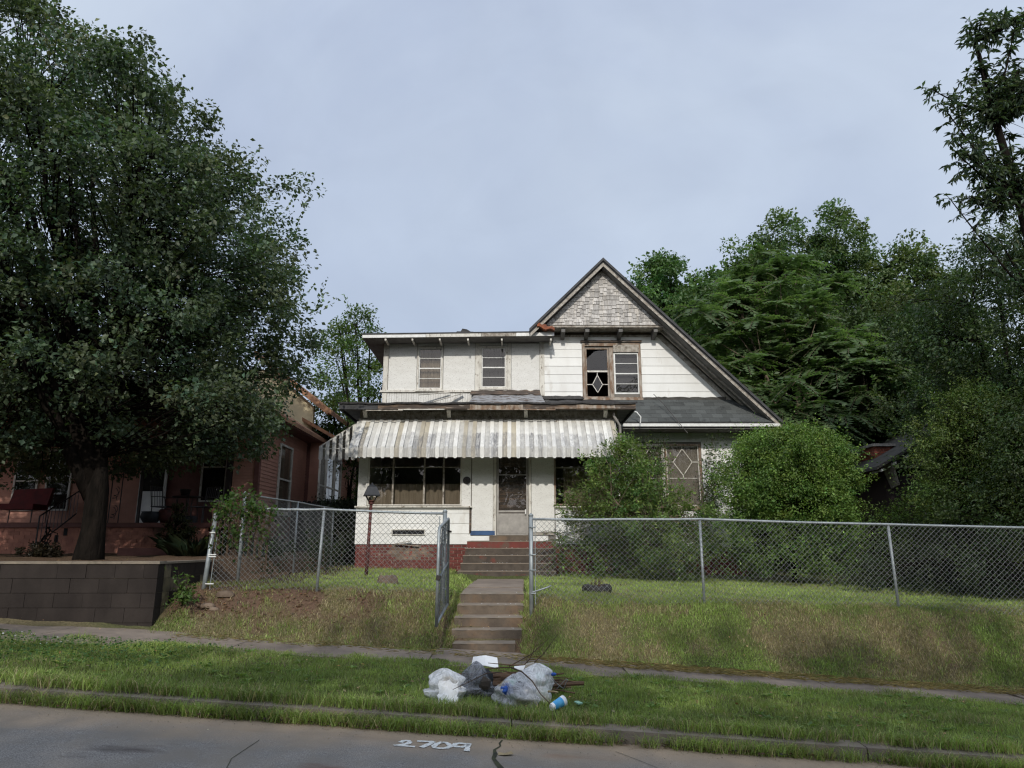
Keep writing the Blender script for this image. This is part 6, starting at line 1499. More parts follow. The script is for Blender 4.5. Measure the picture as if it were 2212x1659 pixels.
for (px, py, Y, n) in [(1640,560,27,11),(1600,590,26.5,11),(1700,575,27,11),(1560,640,26,12),(1620,650,26,12),(1680,650,25.5,12),(1740,640,26,12),(1790,600,26.5,11),(1580,700,25.5,12),(1650,700,25,12),(1720,705,25.5,11),(1540,740,25,12),(1490,760,25,12),(1600,760,24.6,12),
      (1440,745,26,11),(1530,790,24.5,12),(1590,800,24.5,12),(1500,830,24.5,11),(1560,845,24.2,12),(1780,720,25,12),(1840,715,25,12),(1890,735,25,12),(1820,760,24.5,12),(1870,780,24.3,12),(1920,790,24.6,11),(1790,800,24.5,12),(1850,835,24,12),(1900,840,25,12),
      (1640,900,24,12),(1700,885,24,11),(1760,860,24,12),(1670,850,24.5,11),(1810,890,24,12),(1870,880,25,13),(1930,870,25.5,12),(1760,930,23.6,11),(1800,960,24.2,11),(1600,880,24.2,11),(1560,900,24.4,10),(1720,780,25.2,10),(1660,620,26.6,10),(1950,850,24,11)]:
    x, z = P(px+random.uniform(-26,26), py+random.uniform(-18,18)+12, Y)
    ti.append((x, Y, z, n))
    for q in range(2): ti.append((x+random.gauss(0,.55), Y+random.gauss(.4,.5), z+random.gauss(-.1,.6), n-1))
bx_, _ = P(1697, 1000, 25.5)
V = Vector
heaven('tree_of_heaven', 'tree with long feathery fronds in tiers right of the gable', 'tree', (bx_,25.5,.6), ti, 1.15, 9, (.095,.145,.060),
   [[V((bx_,25.5,.3)),V((bx_,25.5,3)),V((bx_+.02,25.5,5.2)),V((bx_-.15,25.5,6.5)),V((bx_-.5,25.6,8.2)),V((bx_-1.0,25.8,9.8))],
    [V((bx_+.02,25.5,5.0)),V((bx_+.6,25.4,6.4)),V((bx_+.8,25.6,8)),V((bx_+.6,26.2,10))],[V((bx_,25.5,4.2)),V((bx_+1.6,25,5.2)),V((bx_+2.8,24.6,6.2))],[V((bx_,25.5,4.4)),V((bx_-1.5,25,5.6)),V((bx_-2.6,24.8,6.4))]], leafl=.33)
# the feathery seedling by the porch steps
gx_, _ = P(1213, 1230, 17.3); gz_ = hz(gx_, 17.3)
heaven('sumac_seedling', 'young feathery seedling growing beside the porch steps', 'shrub', (gx_,17.3,gz_), [(gx_+dx,17.3+dy,gz_+h,n) for dx,dy,h,n in ((-.05,0,.85,8),(.06,.05,.70,8),(.02,-.05,.5,8),(-.04,0,.32,7),(.12,0,.95,7),(-.08,.1,.98,6))], .55, 7, (.085,.155,.045), [[V((gx_,17.3,gz_-.1)),V((gx_+.02,17.3,gz_+.5)),V((gx_,17.3,gz_+.95))]], tr=.015, leafl=.09)
# shrubs
def shrub(name, label, base, rings, ncl, nlf, lsize, lc, **k):
    k.setdefault('tr', .05); k.setdefault('cr', .26); k.setdefault('nlimb', 14); k.setdefault('twigr', .006)
    return tree(name, label, k.pop('cat', 'bush'), base, rings, ncl, nlf, lsize, lc, **k)
def px_rings(Y, rows, zg):
    o = []
    for (py, a, b) in rows[::-1]:
        xa_, z = P(a, py, Y); xb_, _ = P(b, py, Y); o.append((max(z, zg+.02), (xa_+xb_)/2, Y, (xb_-xa_)/2*.93))
    return o
zg = hz(6.8, 17.6)
shrub('privet_bush', 'large rounded bright green privet bush right of the white house', (6.8,17.7,zg),
   px_rings(17.6, [(922,1650,1730),(945,1600,1800),(990,1572,1830),(1040,1560,1848),(1090,1560,1852),(1140,1565,1848),(1190,1575,1850),(1235,1590,1845)], zg),
   1150, 72, .066, (.125,.205,.045), cr=.27, seed=2.2, bias=.34, lump=.11, nl=4, shoots=420, lw=.45, yellow=.03, amt=.33)
zg = hz(3.4, 17.0)
shrub('scraggly_bush', 'sprawling loose bush overgrowing the porch corner and lower window', (3.3,17.0,zg),
   [(zg+.1,3.3,17.2,1.3),(zg+.8,3.35,17.2,1.5),(zg+1.3,3.2,17.2,1.6),(zg+1.65,2.9,17.2,1.35),(zg+2.2,2.65,17.3,.95),(zg+2.8,2.65,17.4,.75),(zg+3.4,2.75,17.6,.4)],
   620, 60, .074, (.125,.180,.052), cr=.24, seed=5.2, bias=.5, lump=.30, nl=4, shoots=300, lw=.5, amt=.3, bark='bark_light', leaf='leaf_thin')
def spray(name, label, cat, base, lines, per, lsize, lc, spread=.1, lw=.5, bark='twig', leaf='leaf_thin', r=.007):
    """stems with leaves along them"""
    root = empty(name, base, label, cat); mb = MB(); P_, D_ = [], []
    for pts in lines:
        pts = [Vector(p) for p in pts]; mb.tube(pts, [r*(1-.7*i/(len(pts)-1)) for i in range(len(pts))], 5)
        for i in range(per):
            u = random.uniform(.12, 1)*(len(pts)-1); k = min(int(u), len(pts)-2); p = pts[k].lerp(pts[k+1], u-k)
            p = p+Vector((random.gauss(0,spread), random.gauss(0,spread), random.gauss(0,spread)))*random.random(); P_.append(list(p)); D_.append([random.gauss(0,1), random.gauss(0,1), random.gauss(-.1,.7)])
    mb.build('stems', M[bark], root); n = len(P_); ls = lsize*rng.uniform(.6,1.3,n)
    link('foliage', leafmesh('foliage', np.array(P_), np.array(D_), rand_unit(n)+np.array([0,0,.5]), ls, ls*lw, vary(n, lc, .25, .1), M[leaf]), None, root); return root
# climbing stems up the lower right window
ln = []
def stem(a, b, Y0, Y1, n=6, wob=.12):
    (x0, z0), (x1, z1) = P(*a, Y0), P(*b, Y1); o = []
    for i in range(n+1): t = i/n; o.append((x0+(x1-x0)*t+random.gauss(0,wob)*(0<i<n), Y0+(Y1-Y0)*t, z0+(z1-z0)*t+.0*t+random.gauss(0,wob*.4)*(0<i<n)))
    return o
for a, b in (((1518,1180),(1530,960)),((1518,1150),(1540,940)),((1490,1170),(1545,985)),((1425,1180),(1422,940)),((1420,1180),(1400,950)),((1525,1160),(1560,945)),((1370,1150),(1375,955)),((1350,1150),(1360,975)),((1400,1150),(1412,960)),((1525,1180),(1560,1000)),((1528,1170),(1540,1010)),((1515,1120),(1590,985)),((1370,1100),(1410,930)),((1390,1080),(1440,935))):
    for q in range(3): ln.append(stem((a[0]+random.uniform(-15,15), a[1]+20), (b[0]+random.uniform(-14,14), b[1]+random.uniform(-12,30)), 20.2, 20.7))
spray('climbing_vine', 'leafy climbing stems growing up round the diamond paned lower window', 'vine', (4,20.5,.9), ln, 130, .075, (.060,.100,.028), .17)
ln = []
for i in range(34):
    a = random.uniform(2.6, 3.9); ln.append([(2.9+random.uniform(-.7,.7),17.0,zg+random.uniform(.9,1.8)), (2.9+math.cos(a)*.9,16.8+math.sin(i)*.3,zg+1.5+random.uniform(-.2,.9)), (2.9+math.cos(a)*random.uniform(1.3,2.0),16.7+math.sin(i)*.5,zg+1.3+random.uniform(-.5,1.0))])
spray('arching_stems', 'thin arching sprays hanging from the scraggly bush toward the porch steps', 'shrub', (2.5,17,zg), ln, 90, .040, (.075,.105,.026), .07, .45)
# right edge shrubs
shrub('golden_shrub', 'tall yellow green shrub at the right behind the fence', (9.1,14.9,.75),
   px_rings(15.2, [(820,2080,2110),(850,2030,2150),(900,2005,2250),(960,2000,2300),(1030,1990,2320),(1100,1990,2330),(1160,2005,2320),(1230,2050,2300)], .7),
   1100, 68, .066, (.092,.135,.032), cr=.30, seed=7.7, bias=.38, lump=.20, nl=4, shoots=380, lw=.42, yellow=.02)
shrub('dark_shrub', 'dark leafy shrub hanging over the right end of the fence', (10.0,12.9,.7),
   [(.75,10.3,12.9,1.5),(1.4,10.1,12.9,2.05),(2.3,10.3,12.9,2.1),(3.4,10.8,12.9,1.9),(5.0,11.2,12.9,1.6),(6.6,11.3,13,1.2),(7.6,11.4,13,.5)],
   640, 75, .068, (.045,.072,.022), cr=.34, seed=3.7, bias=.4, lump=.12, shoots=160, lw=.45)
shrub('fern_bush', 'small lighter green bush between the privet and the golden shrub', (8.6,16.8,.75), [(.8,8.5,16.8,.8),(1.5,8.6,16.8,.95),(2.1,8.7,16.8,.75),(2.55,8.7,16.8,.35)], 150, 60, .06, (.085,.135,.028), cr=.24, seed=1.7, bias=.4, shoots=60, lw=.4)
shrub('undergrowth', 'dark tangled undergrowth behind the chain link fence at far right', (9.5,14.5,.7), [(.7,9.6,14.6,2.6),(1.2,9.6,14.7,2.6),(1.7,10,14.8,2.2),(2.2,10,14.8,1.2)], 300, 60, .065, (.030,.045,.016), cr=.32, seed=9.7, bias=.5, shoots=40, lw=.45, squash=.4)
# vine on the left corner, weeds, yard plants
ln = []
for i in range(30):
    x0 = random.uniform(-4.7, -3.75); z0 = 2.10; ln.append([(x0,FY-.02,1.2),(x0+.03,FY-.05,z0),(x0+random.uniform(-.15,.15),FY-.08,z0+random.uniform(-.05,.16)),(x0+random.uniform(-.2,.25),FY-.1,z0-random.uniform(.1,.75))])
for i in range(14): ln.append([(-4.6,FY+.1,2.1),(-4.62,11.8,2.35),(-4.55+random.uniform(-.2,.2),12.3,2.45),(-4.4+random.uniform(-.2,.5),12.2,2.1-random.random()*.4)])
spray('fence_vine', 'heart leaved vine draped over the left corner of the chain link fence', 'vine', (-4.4,FY,.9), ln, 24, .062, (.055,.095,.024), .10, .85)
ln = [[(-4.85+random.uniform(0,.12),11.0,.5),(-4.8,10.75+random.uniform(-.1,.1),.9),(-4.75+random.uniform(-.25,.3),10.5+random.uniform(-.2,.1),1.0+random.uniform(-.4,.35))] for i in range(14)]
spray('wall_weed', 'green weed sprouting from the corner of the block wall', 'weed', (-4.85,10.9,.5), ln, 34, .065, (.075,.125,.030), .06, .5)
ln = []
for i in range(40):
    x0 = random.uniform(-4.45,-2.4); y0 = random.uniform(12.6,16.5); ln.append([(x0,y0,hz(x0,y0)),(x0+random.uniform(-.2,.2),y0,hz(x0,y0)+.5),(x0+random.uniform(-.4,.4),y0+random.uniform(-.3,.3),hz(x0,y0)+random.uniform(.4,1.1))])
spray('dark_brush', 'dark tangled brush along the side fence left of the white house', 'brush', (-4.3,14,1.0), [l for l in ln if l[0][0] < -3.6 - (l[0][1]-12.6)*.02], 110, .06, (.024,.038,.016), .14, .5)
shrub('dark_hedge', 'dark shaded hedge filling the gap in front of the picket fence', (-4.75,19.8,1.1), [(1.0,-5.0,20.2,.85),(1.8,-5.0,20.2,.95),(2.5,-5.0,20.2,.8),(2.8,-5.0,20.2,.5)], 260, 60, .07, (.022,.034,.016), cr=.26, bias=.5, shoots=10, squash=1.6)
def clump(name, label, x, y, z, n, h, c, w_=.012, spread=.12, cat='plant'):
    a = rng.random(n)*2*np.pi; r = rng.random(n)*spread; B_ = np.stack([x+r*np.cos(a), y+r*np.sin(a), np.full(n, z)], 1); d = np.stack([np.cos(a)*.6, np.sin(a)*.6, np.full(n, 1.)], 1)+rng.normal(0,.2,(n,3))
    ls = h*rng.uniform(.5,1.2,n); o = link(name, leafmesh(name, B_, d, np.stack([np.cos(a), np.sin(a), np.full(n,.4)],1)*-1, ls, np.full(n, w_*2.2), vary(n, c, .25, .1), M['leaf'], .35)); tag(o, label, cat); return o
clump('iris_clump', 'dark clump of long iris leaves right of the tree trunk', -6.6, 15.2, 1.38, 150, .55, (.030,.045,.022), spread=.5)
clump('iris_clump', 'dark clump of strap leaves below the potted porch shrub', -5.35, 15.4, 1.38, 120, .5, (.028,.042,.022), spread=.35)
clump('iris_clump', 'second clump of iris leaves close beside the grey statue', -7.0, 15.6, 1.38, 80, .45, (.030,.045,.022), spread=.25)
shrub('rose_bush', 'thin yellow tipped shrub in front of the patio table', (P(375,1180,16.6)[0],16.6,1.38), [(1.5,P(378,1180,16.6)[0],16.6,.35),(1.9,P(378,1180,16.6)[0],16.6,.35),(2.4,P(375,1180,16.6)[0],16.6,.22),(2.55,P(375,1180,16.6)[0],16.6,.1)], 60, 40, .06, (.050,.055,.018), cr=.14, nlimb=5, tr=.015, yellow=.15)
shrub('flower_bed', 'low red tinged flowering plants left of the tree trunk', (P(92,1195,14.5)[0],14.5,1.36), [(1.38,P(92,1195,14.5)[0],14.5,.3),(1.5,P(92,1195,14.5)[0],14.5,.35),(1.62,P(92,1195,14.5)[0],14.5,.2)], 60, 40, .05, (.045,.035,.022), cr=.1, nlimb=4, tr=.01, cat='plant', yellow=.1)
# trees across the street: they throw the shade over street, verge and bank
OT = 'tall trees across the street'
for (x, y, h, r, s, lab) in ((-23,-11,13.5,5.,7.,'dense tree across the street beyond the left end added to block sky glare'),(-32,-9,13.5,5.5,8.,'outermost tree across the street on the left added to block sky glare'),(24.5,-10,13.5,5.,9.,'outermost tree across the street on the right added to block sky glare'),(-15,-11,13.0,4.6,1.,'broad tree across the street at far left'), (-8.2,-11.5,12.4,4.2,2.,'tree across the street opposite the block wall'), (-1.6,-11.5,13.1,4.0,3.,'tree across the street opposite the gate'),
    (4.6,-11,13.6,4.4,4.,'tree across the street opposite the privet'), (11.2,-10.5,14.0,4.6,5.,'tree across the street at right'), (17.5,-10,14.0,4.6,6.,'tree across the street at far right')):
    tree('oak_tree', lab, 'tree', (x,y,.1), [(1.8,x,y,r*.7),(4,x,y,r*1.05),(7,x,y,r*1.05),(9.5,x,y,r*.95),(h-1.2,x,y,r*.72),(h,x,y,r*.35)], 260, 50, .26, (.04,.06,.024), tr=.28, nlimb=8, cr=.75, seed=s, bias=.42, lump=.08, lw=.65, group=OT)
# ------------------------------------------------------------------ grass
def blades(name, x, y, h, w_, lean, c, parent=None, zf=None, **k):
    n = len(x); z = (hgt(x, y) if zf is None else zf) - .005; a = rng.random(n)*2*np.pi; la = rng.random(n)*2*np.pi
    s = np.stack([np.cos(a), np.sin(a), np.zeros(n)], 1)*(w_/2)[:, None]
    l = np.stack([np.cos(la), np.sin(la), np.zeros(n)], 1)*(h*lean)[:, None]
    b = np.stack([x, y, z], 1); m_ = b + l*.35 + np.array([0,0,1])*(h*.6)[:, None]; t = b + l + np.array([0,0,1])*(h*np.sqrt(np.clip(1-lean*lean*.6, .1, 1)))[:, None]
    v = np.stack([b-s, b+s, m_+s*.75, m_-s*.75, t], 1).reshape(-1, 3); i = np.arange(n)[:, None]*5
    f = np.concatenate([i+np.array([[0,1,2]]), i+np.array([[0,2,3]]), i+np.array([[3,2,4]])], 0)
    return link(name, npmesh(name, v, f, np.repeat(c, 5, 0), M['grass_blade']), **k)
def scatter(n, x0, x1, y0, y1, keep):
    x = rng.uniform(x0, x1, n); y = rng.uniform(y0, y1, n); k = rng.random(n) < keep(x, y); return x[k], y[k]
inview = lambda x, y: np.abs(x) < y*.74+.8
GA, GB, GD = np.array([.165,.225,.060]), np.array([.235,.290,.085]), np.array([.33,.275,.16])
def bladecol(x, y, dr):
    n = len(x); t = fbm(x, y, .9, 3)[:, None]; c = GA*(1-t)+GB*t
    c = c*np.clip(.55+1.0*fbm(x+5, y*1.5, 2.2, 3), .4, 1.5)[:, None]
    k = rng.random(n) < dr; c = np.where(k[:, None], GD*rng.uniform(.55,1.15,(n,1)), c)
    return c*np.exp(rng.normal(0,.22,(n,1)))
def vkeep(x, y):
    k = inview(x, y)*(1-.85*soil(x, y)); edge = sstep((fbm(x*1.3+2, y*0+3, .8, 3)-.42)/.1)
    k = np.where(y < 6.72, k*edge*.8, k); k = np.where((x < -4.7) & (y > 8.8), k*.15, k); return k
def hv(x, y, base): return base*(.5+1.0*fbm(x+20, y*1.2, 1.8, 3))*np.exp(rng.normal(0,.25,len(x)))
x, y = scatter(190000, -9, 9, 6.56, 9.16, lambda x, y: vkeep(x, y))
x2, y2 = scatter(16000, -9, 9, 8.9, 9.36, lambda x, y: inview(x, y)*sstep((fbm(x*1.5+7, y*0+8, 1.2, 3)-.45)/.1)); x = np.concatenate([x, x2]); y = np.concatenate([y, y2])
blades('verge_grass', x, y, hv(x, y, .048), rng.uniform(.004,.0075,len(x)), rng.uniform(.2,.95,len(x)), bladecol(x, y, dryness(x, y)*.35+.04), label='green grass verge between kerb and sidewalk', cat='grass', kind='stuff')
# coarse tufts hanging over the kerb and along the edges
cx_ = rng.uniform(-7, 7, 2900); ok = (rng.random(2900) < .22+.9*(np.abs(cx_+.9) < 1.6)+.7*sstep((fbm(cx_*1.1+31, cx_*0, 1.0, 3)-.42)/.12)); cx_ = cx_[ok]
x = np.repeat(cx_, 16)+rng.normal(0,.035,len(cx_)*16); cyt = np.where(rng.random(len(cx_)) < .6, rng.uniform(6.41, 6.51, len(cx_)), rng.uniform(6.6, 6.7, len(cx_))); y = np.repeat(cyt, 16)+rng.normal(0,.02,len(cx_)*16)
n = len(x)
def tufts(name, x, y, zf, h, col_, label):
    n = len(x); hh = h*rng.uniform(.45,1.35,n)
    blades(name, x, y, hh, rng.uniform(.004,.008,n), rng.uniform(.3,1.15,n), col_*1.15, zf=zf, label=label, cat='grass', kind='stuff')
zt_ = np.where(y < 6.53, zr(x)+.01, zr(x)+.12)
tufts('kerb_weeds', x, y, zt_, .11, bladecol(x, y, np.full(n,.25)), 'coarse weeds growing over the kerb and out of the gutter')
def bkeep(x, y):
    c = (np.abs(x+.34) < .56) & (y < 12.5); k = inview(x, y)*(1-.92*soil(x, y))*(x > -4.95); k = np.where(c, 0, k); return k
x, y = scatter(200000, -5.0, 9.6, 9.76, 11.9, lambda x, y: bkeep(x, y)*np.where(y < 9.93, .55*sstep((fbm(x*1.3+3, y*0, 1.2, 3)-.4)/.12), 1))
blades('bank_grass', x, y, hv(x, y, .046), rng.uniform(.005,.009,len(x)), rng.uniform(.3,1.0,len(x)), bladecol(x, y, np.clip(dryness(x, y)*.9+.06, 0, .92)), label='dry patchy grass on the sloping bank below the fence', cat='grass', kind='stuff')
tx1 = rng.uniform(-4.7, 9, 420); ty1 = rng.uniform(9.9, 11.6, 420); ok = (np.abs(tx1+.34) > .6) & (fbm(tx1+8, ty1, 1.3, 3) > .46); tx1, ty1 = tx1[ok], ty1[ok]
x = np.repeat(tx1, 14)+rng.normal(0,.03,len(tx1)*14); y = np.repeat(ty1, 14)+rng.normal(0,.03,len(tx1)*14)
tufts('bank_weeds', x, y, hgt(x, y), .10, bladecol(x, y, np.full(len(x),.25)), 'scattered longer tufts standing on the bank')
# edges of the steps
ex1 = rng.choice([-.90, .22], 500)+rng.normal(0,.05,500); ey1 = rng.uniform(10.2, 12.4, 500); x = np.repeat(ex1, 8)+rng.normal(0,.02,4000); y = np.repeat(ey1, 8)+rng.normal(0,.02,4000)
tufts('step_weeds', x, y, hgt(x, y), .10, bladecol(x, y, np.full(4000,.45)), 'weeds and dead stalks crowding both sides of the garden steps')
def ykeep(x, y):
    c = (np.abs(x+.3) < .56) & (y < 17.1); k = inview(x, y)*(1-.9*soil(x, y))*(x > -4.5); k = np.where(c, 0, k); k = np.where((x > PX0) & (y > YP), 0, k); k = np.where((x > -1.4) & (x < 1.15) & (y > 17), 0, k); return k*np.clip(1.3-(y-11.5)/12, .4, 1)
x, y = scatter(150000, -4.6, 12, 11.8, 21.2, ykeep)
blades('yard_grass', x, y, hv(x, y, .055), rng.uniform(.006,.011,len(x)), rng.uniform(.2,.9,len(x)), bladecol(x, y, dryness(x, y)*.40+.03)*1.25, label='mown lawn between the fence and the white house', cat='grass', kind='stuff')
# clover and leaf litter
def flakes(name, x, y, zf, size, colr, label, cat, w_=.6):
    n = len(x); d = rng.normal(size=(n,3)); d[:,2] *= .25; nr = rng.normal(0,.3,(n,3))+np.array([0,0,1.]); s = size*rng.uniform(.5,1.4,n)
    link(name, leafmesh(name, np.stack([x, y, zf],1), d, nr, s, s*w_, colr, M['leaf'], .1), label=label, cat=cat, kind='stuff')
n = 5200; x = rng.uniform(-8, -2.2, n); y = rng.uniform(7.4, 9.1, n); k = rng.random(n) < sstep((-2.6-x)/2.0)*.9; x, y = x[k], y[k]
flakes('clover', x, y, hgt(x, y)+.05+rng.random(len(x))*.03, .028, vary(len(x), (.06,.12,.03), .2), 'clover leaves in the left end of the verge', 'clover', .95)
n = 60; x = rng.uniform(-7.5,-4.6,n); y = rng.uniform(8.2,9.0,n); flakes('clover_blossom', x, y, hgt(x, y)+.09, .022, np.full((n,3),.55), 'white clover blossoms at the left end of the verge', 'blossoms', .9)
n = 2600; x = rng.uniform(-4.7,-1.2,n); y = rng.uniform(10.3,12.6,n); k = rng.random(n) < np.clip(soil(x,y)+.15,0,1); x, y = x[k], y[k]
flakes('leaf_litter', x, y, hgt(x, y)+.012, .045, vary(len(x), (.13,.075,.04), .4, .15), 'brown fallen leaves on the bare bank below the left fence', 'leaf litter')
n = 1800; x = rng.uniform(-7,8,n); y = 6.47+rng.normal(0,.05,n)-np.abs(rng.normal(0,.03,n)); k = y < 6.51; x, y = x[k], y[k]
flakes('gutter_litter', x, y, zr(x)+.035+0*x, .032, vary(len(x), (.085,.055,.035), .45, .15), 'brown leaf scraps collected in the gutter', 'leaf litter')
n = 7000; x = rng.uniform(-4.4, 9.5, n); y = rng.uniform(9.5,10.02,n)+.0*x; k = rng.random(n) < sstep((x+.5)/2)*.8+.15; x, y = x[k], y[k]; n = len(x); a = rng.normal(0,.6,n)
link('dry_thatch', leafmesh('dry_thatch', np.stack([x, y, zr(x)+.165+rng.random(n)*.015],1), np.stack([np.cos(a), np.sin(a)*.6, rng.normal(0,.08,n)],1), np.tile([[0,0,1.]],(n,1)), rng.uniform(.05,.13,n), np.full(n,.008), vary(n, (.27,.20,.105), .25, .05), M['leaf'], .05), label='dry cut grass blown along the back edge of the sidewalk', cat='dry grass', kind='stuff')
for (px, py, Y) in ((1090,1634,6.2),): pass
lx_, ly_ = K(1150, 1312); tag(MB().add([(lx_-.05,ly_-.03,roadz(lx_,ly_)+.006),(lx_+.0,ly_-.045,roadz(lx_,ly_)+.012),(lx_+.07,ly_-.01,roadz(lx_,ly_)+.008),(lx_+.05,ly_+.03,roadz(lx_,ly_)+.02),(lx_+.0,ly_+.02,roadz(lx_,ly_)+.008),(lx_-.05,ly_+.035,roadz(lx_,ly_)+.014)], [(0,1,4,5),(1,2,3,4)]).build('fallen_leaf', M['straw']), 'single pale curled leaf lying on the asphalt beside the crack', 'leaf')
# broad leaved weeds and fallen leaves in the turf
wx, wy = scatter(520, -8, 9, 6.8, 9.2, lambda x, y: inview(x, y)*((y < 9)|(y > 10.0))*(np.abs(x+.34) > .7)*.9)
k = 9; x = np.repeat(wx, k); y = np.repeat(wy, k); a = np.tile(np.arange(k)*2*np.pi/k, len(wx))+rng.random(len(x))*.5; n = len(x); sz = np.repeat(rng.uniform(.03,.085,len(wx)), k)
link('broadleaf_weeds', leafmesh('broadleaf_weeds', np.stack([x, y, hgt(x, y)+.015], 1), np.stack([np.cos(a), np.sin(a), np.full(n,.45)+rng.normal(0,.15,n)], 1), np.tile([[0,0,1.]], (n,1)), sz*rng.uniform(.7,1.2,n), sz*.38, vary(n, (.13,.20,.05), .25, .12), M['leaf'], .15), label='broad leaved weeds scattered through the turf', cat='weeds', kind='stuff')
x, y = scatter(1500, -8, 9, 6.8, 11.4, lambda x, y: inview(x, y)*((y < 9)|(y > 9.9)).astype(float)); flakes('fallen_leaves', x, y, hgt(x, y)+.03+rng.random(len(x))*.02, .034, vary(len(x), (.22,.15,.08), .4, .15), 'single dry leaves fallen on the verge and the bank', 'leaf litter')
n = 1500; x = rng.uniform(-6,7,n); y = 6.46-np.abs(rng.normal(0,.22,n)); flakes('road_grit', x, y, zr(x)+.03*np.sin((y+2.6)/9.1*math.pi)+.006, .010, vary(n, (.22,.17,.12), .5, .1), 'grit and small scraps washed along the edge of the asphalt', 'grit', .8)
# small stones by the left fence corner
for i, (px, py, s_) in enumerate(((655,1268,.10),(640,1303,.075),(665,1307,.05))):
    X_ = P(660-17+0*px if False else (550+ {0:430,1:320,2:410}[i]/3.687)/1.3887, 1290, 10.9)[0]; Y_ = (11.0, 10.75, 10.7)[i]; mb = MB(); n = 9
    zz = hz(X_, Y_)
    for z, r in ((-.03,1),(.35,1.05),(.7,.8),(.85,.4)):
        for k in range(n): t = 2*math.pi*k/n; w_ = s_*r*(1+.18*math.sin(2*t+i)+.1*math.sin(5*t)); mb.v.append((X_+w_*1.3*math.cos(t), Y_+w_*.7*math.sin(t), zz+z*s_))
    for j in range(3):
        for k in range(n): mb.f.append((j*n+k, j*n+(k+1)%n, (j+1)*n+(k+1)%n, (j+1)*n+k))
    mb.f.append(tuple(3*n+k for k in range(n))); tag(mb.build('stone', M['stone'], smooth=True), ('largest brown stone under the left fence corner post', 'flat grey stone on the bare bank below the corner post', 'small round stone beside the flat one')[i], 'stone')

# ------------------------------------------------------------------ rubbish by the kerb
def ray_at(px, py, Y): x, z = P(px, py, Y); return x, z
def bag(name, label, px0, px1, pyt, pyb, Y, m, seed, peak=.5, flat=.8, tie=True, contents=()):
    x0, zb_ = P(px0, pyb, Y); x1, zt_ = P(px1, pyt, Y); w_ = x1-x0; cx = (x0+x1)/2; zg_ = hz(cx, Y); zt_ = zg_ + (zt_-zb_)
    root = empty(name, (cx, Y, zg_), label, 'rubbish bag', 'plastic rubbish bags on the verge')
    nu, nv = 72, 40; rg_ = random.Random(seed); ph = [rg_.uniform(0, 6.28) for _ in range(12)]
    V_ = []
    for j in range(nv+1):
        t = j/nv
        for i in range(nu):
            a = 2*math.pi*i/nu
            prof = (math.sin(min(1, (1-t)*1.9+.0)*math.pi/2)**.55)*(.86+.14*math.sin(t*3+ph[0])) if t > .35 else (.80+.20*math.sin(min(1, t/.3)*math.pi/2))
            prof = prof*(1-max(0,(t-.72)/.28)**1.2*.25)
            fold = (.055*math.sin(a*7+ph[1]+3*t)+.04*math.sin(a*13+ph[2]-5*t)+.02*math.sin(a*23+ph[3]))*(.4+t*1.1)
            lump = .13*math.sin(a*2+ph[4]+t*4)+.09*math.sin(a*3+ph[5]-t*6)+.05*math.sin(a*5+t*9+ph[6]) + .05*math.sin(t*17+a*2+ph[7])
            r = max(.02, prof*(1+fold+lump))
            sh = (peak-.5)*w_*max(0, t-.3)*1.3
            V_.append((cx+sh+math.cos(a)*r*w_/2, Y+math.sin(a)*r*w_*.38, zg_-.01+(zt_-zg_)*(t**flat)*(1+.04*math.sin(a*3+ph[8]))))
    mb = MB(); mb.v = V_
    for j in range(nv):
        for i in range(nu): mb.f.append((j*nu+i, j*nu+(i+1)%nu, (j+1)*nu+(i+1)%nu, (j+1)*nu+i))
    mb.f.append(tuple(nv*nu+i for i in range(nu)))
    mb.build('plastic_film', M[m], root, smooth=True)
    cols = contents
    for q, (mm, k) in enumerate(cols):
        for e in range(k):
            c = Vector((cx+rg_.uniform(-.28,.28)*w_, Y+rg_.uniform(-.22,.1)*w_, zg_+rg_.uniform(.15,.62)*(zt_-zg_))); s_ = rg_.uniform(.03,.06); mq = MB()
            for j in range(4):
                for i in range(7): a = i/7*6.28; rr = s_*(.9,1.2,1.0,.4)[j]*(1+.35*math.sin(a*2+e)+.2*rg_.uniform(-1,1)); mq.v.append((c.x+rr*1.3*math.cos(a), c.y+rr*math.sin(a), c.z+(j-1.5)*s_*.8+rg_.uniform(-.006,.006)))
            for j in range(3):
                for i in range(7): mq.f.append((j*7+i, j*7+(i+1)%7, (j+1)*7+(i+1)%7, (j+1)*7+i))
            mq.f.append(tuple(21+i for i in range(7))); mq.f.append(tuple(range(6,-1,-1))); mq.build('crumpled_waste', M[mm], root)
    return root
bag('rubbish_bag', 'white plastic bag of litter at the left end of the rubbish', 920, 1010, 1446, 1516, 7.15, 'bag_white', 5, .42, .9, contents=(('paper',5),('straw',2),('coral',1)))
bag('rubbish_bag', 'grey translucent bag pulled up to a peak against the branches', 988, 1068, 1428, 1506, 7.42, 'bag_grey', 9, .50, 1.1, contents=(('step_dark',4),('lamp_metal',2)))
bag('rubbish_bag', 'clear bag with blue and green wrappers right of the grey bag', 1070, 1162, 1450, 1519, 7.12, 'bag_clear', 14, .42, 1.0, contents=(('plastic_blue',1),('straw',3),('lamp_metal',3),('plastic_green',2)))
bag('rubbish_bag', 'bulging whitish bag at the right end of the rubbish', 1112, 1193, 1435, 1516, 7.32, 'bag_white', 23, .60, .75, contents=(('paper',4),('plastic_green',3),('straw',1)))
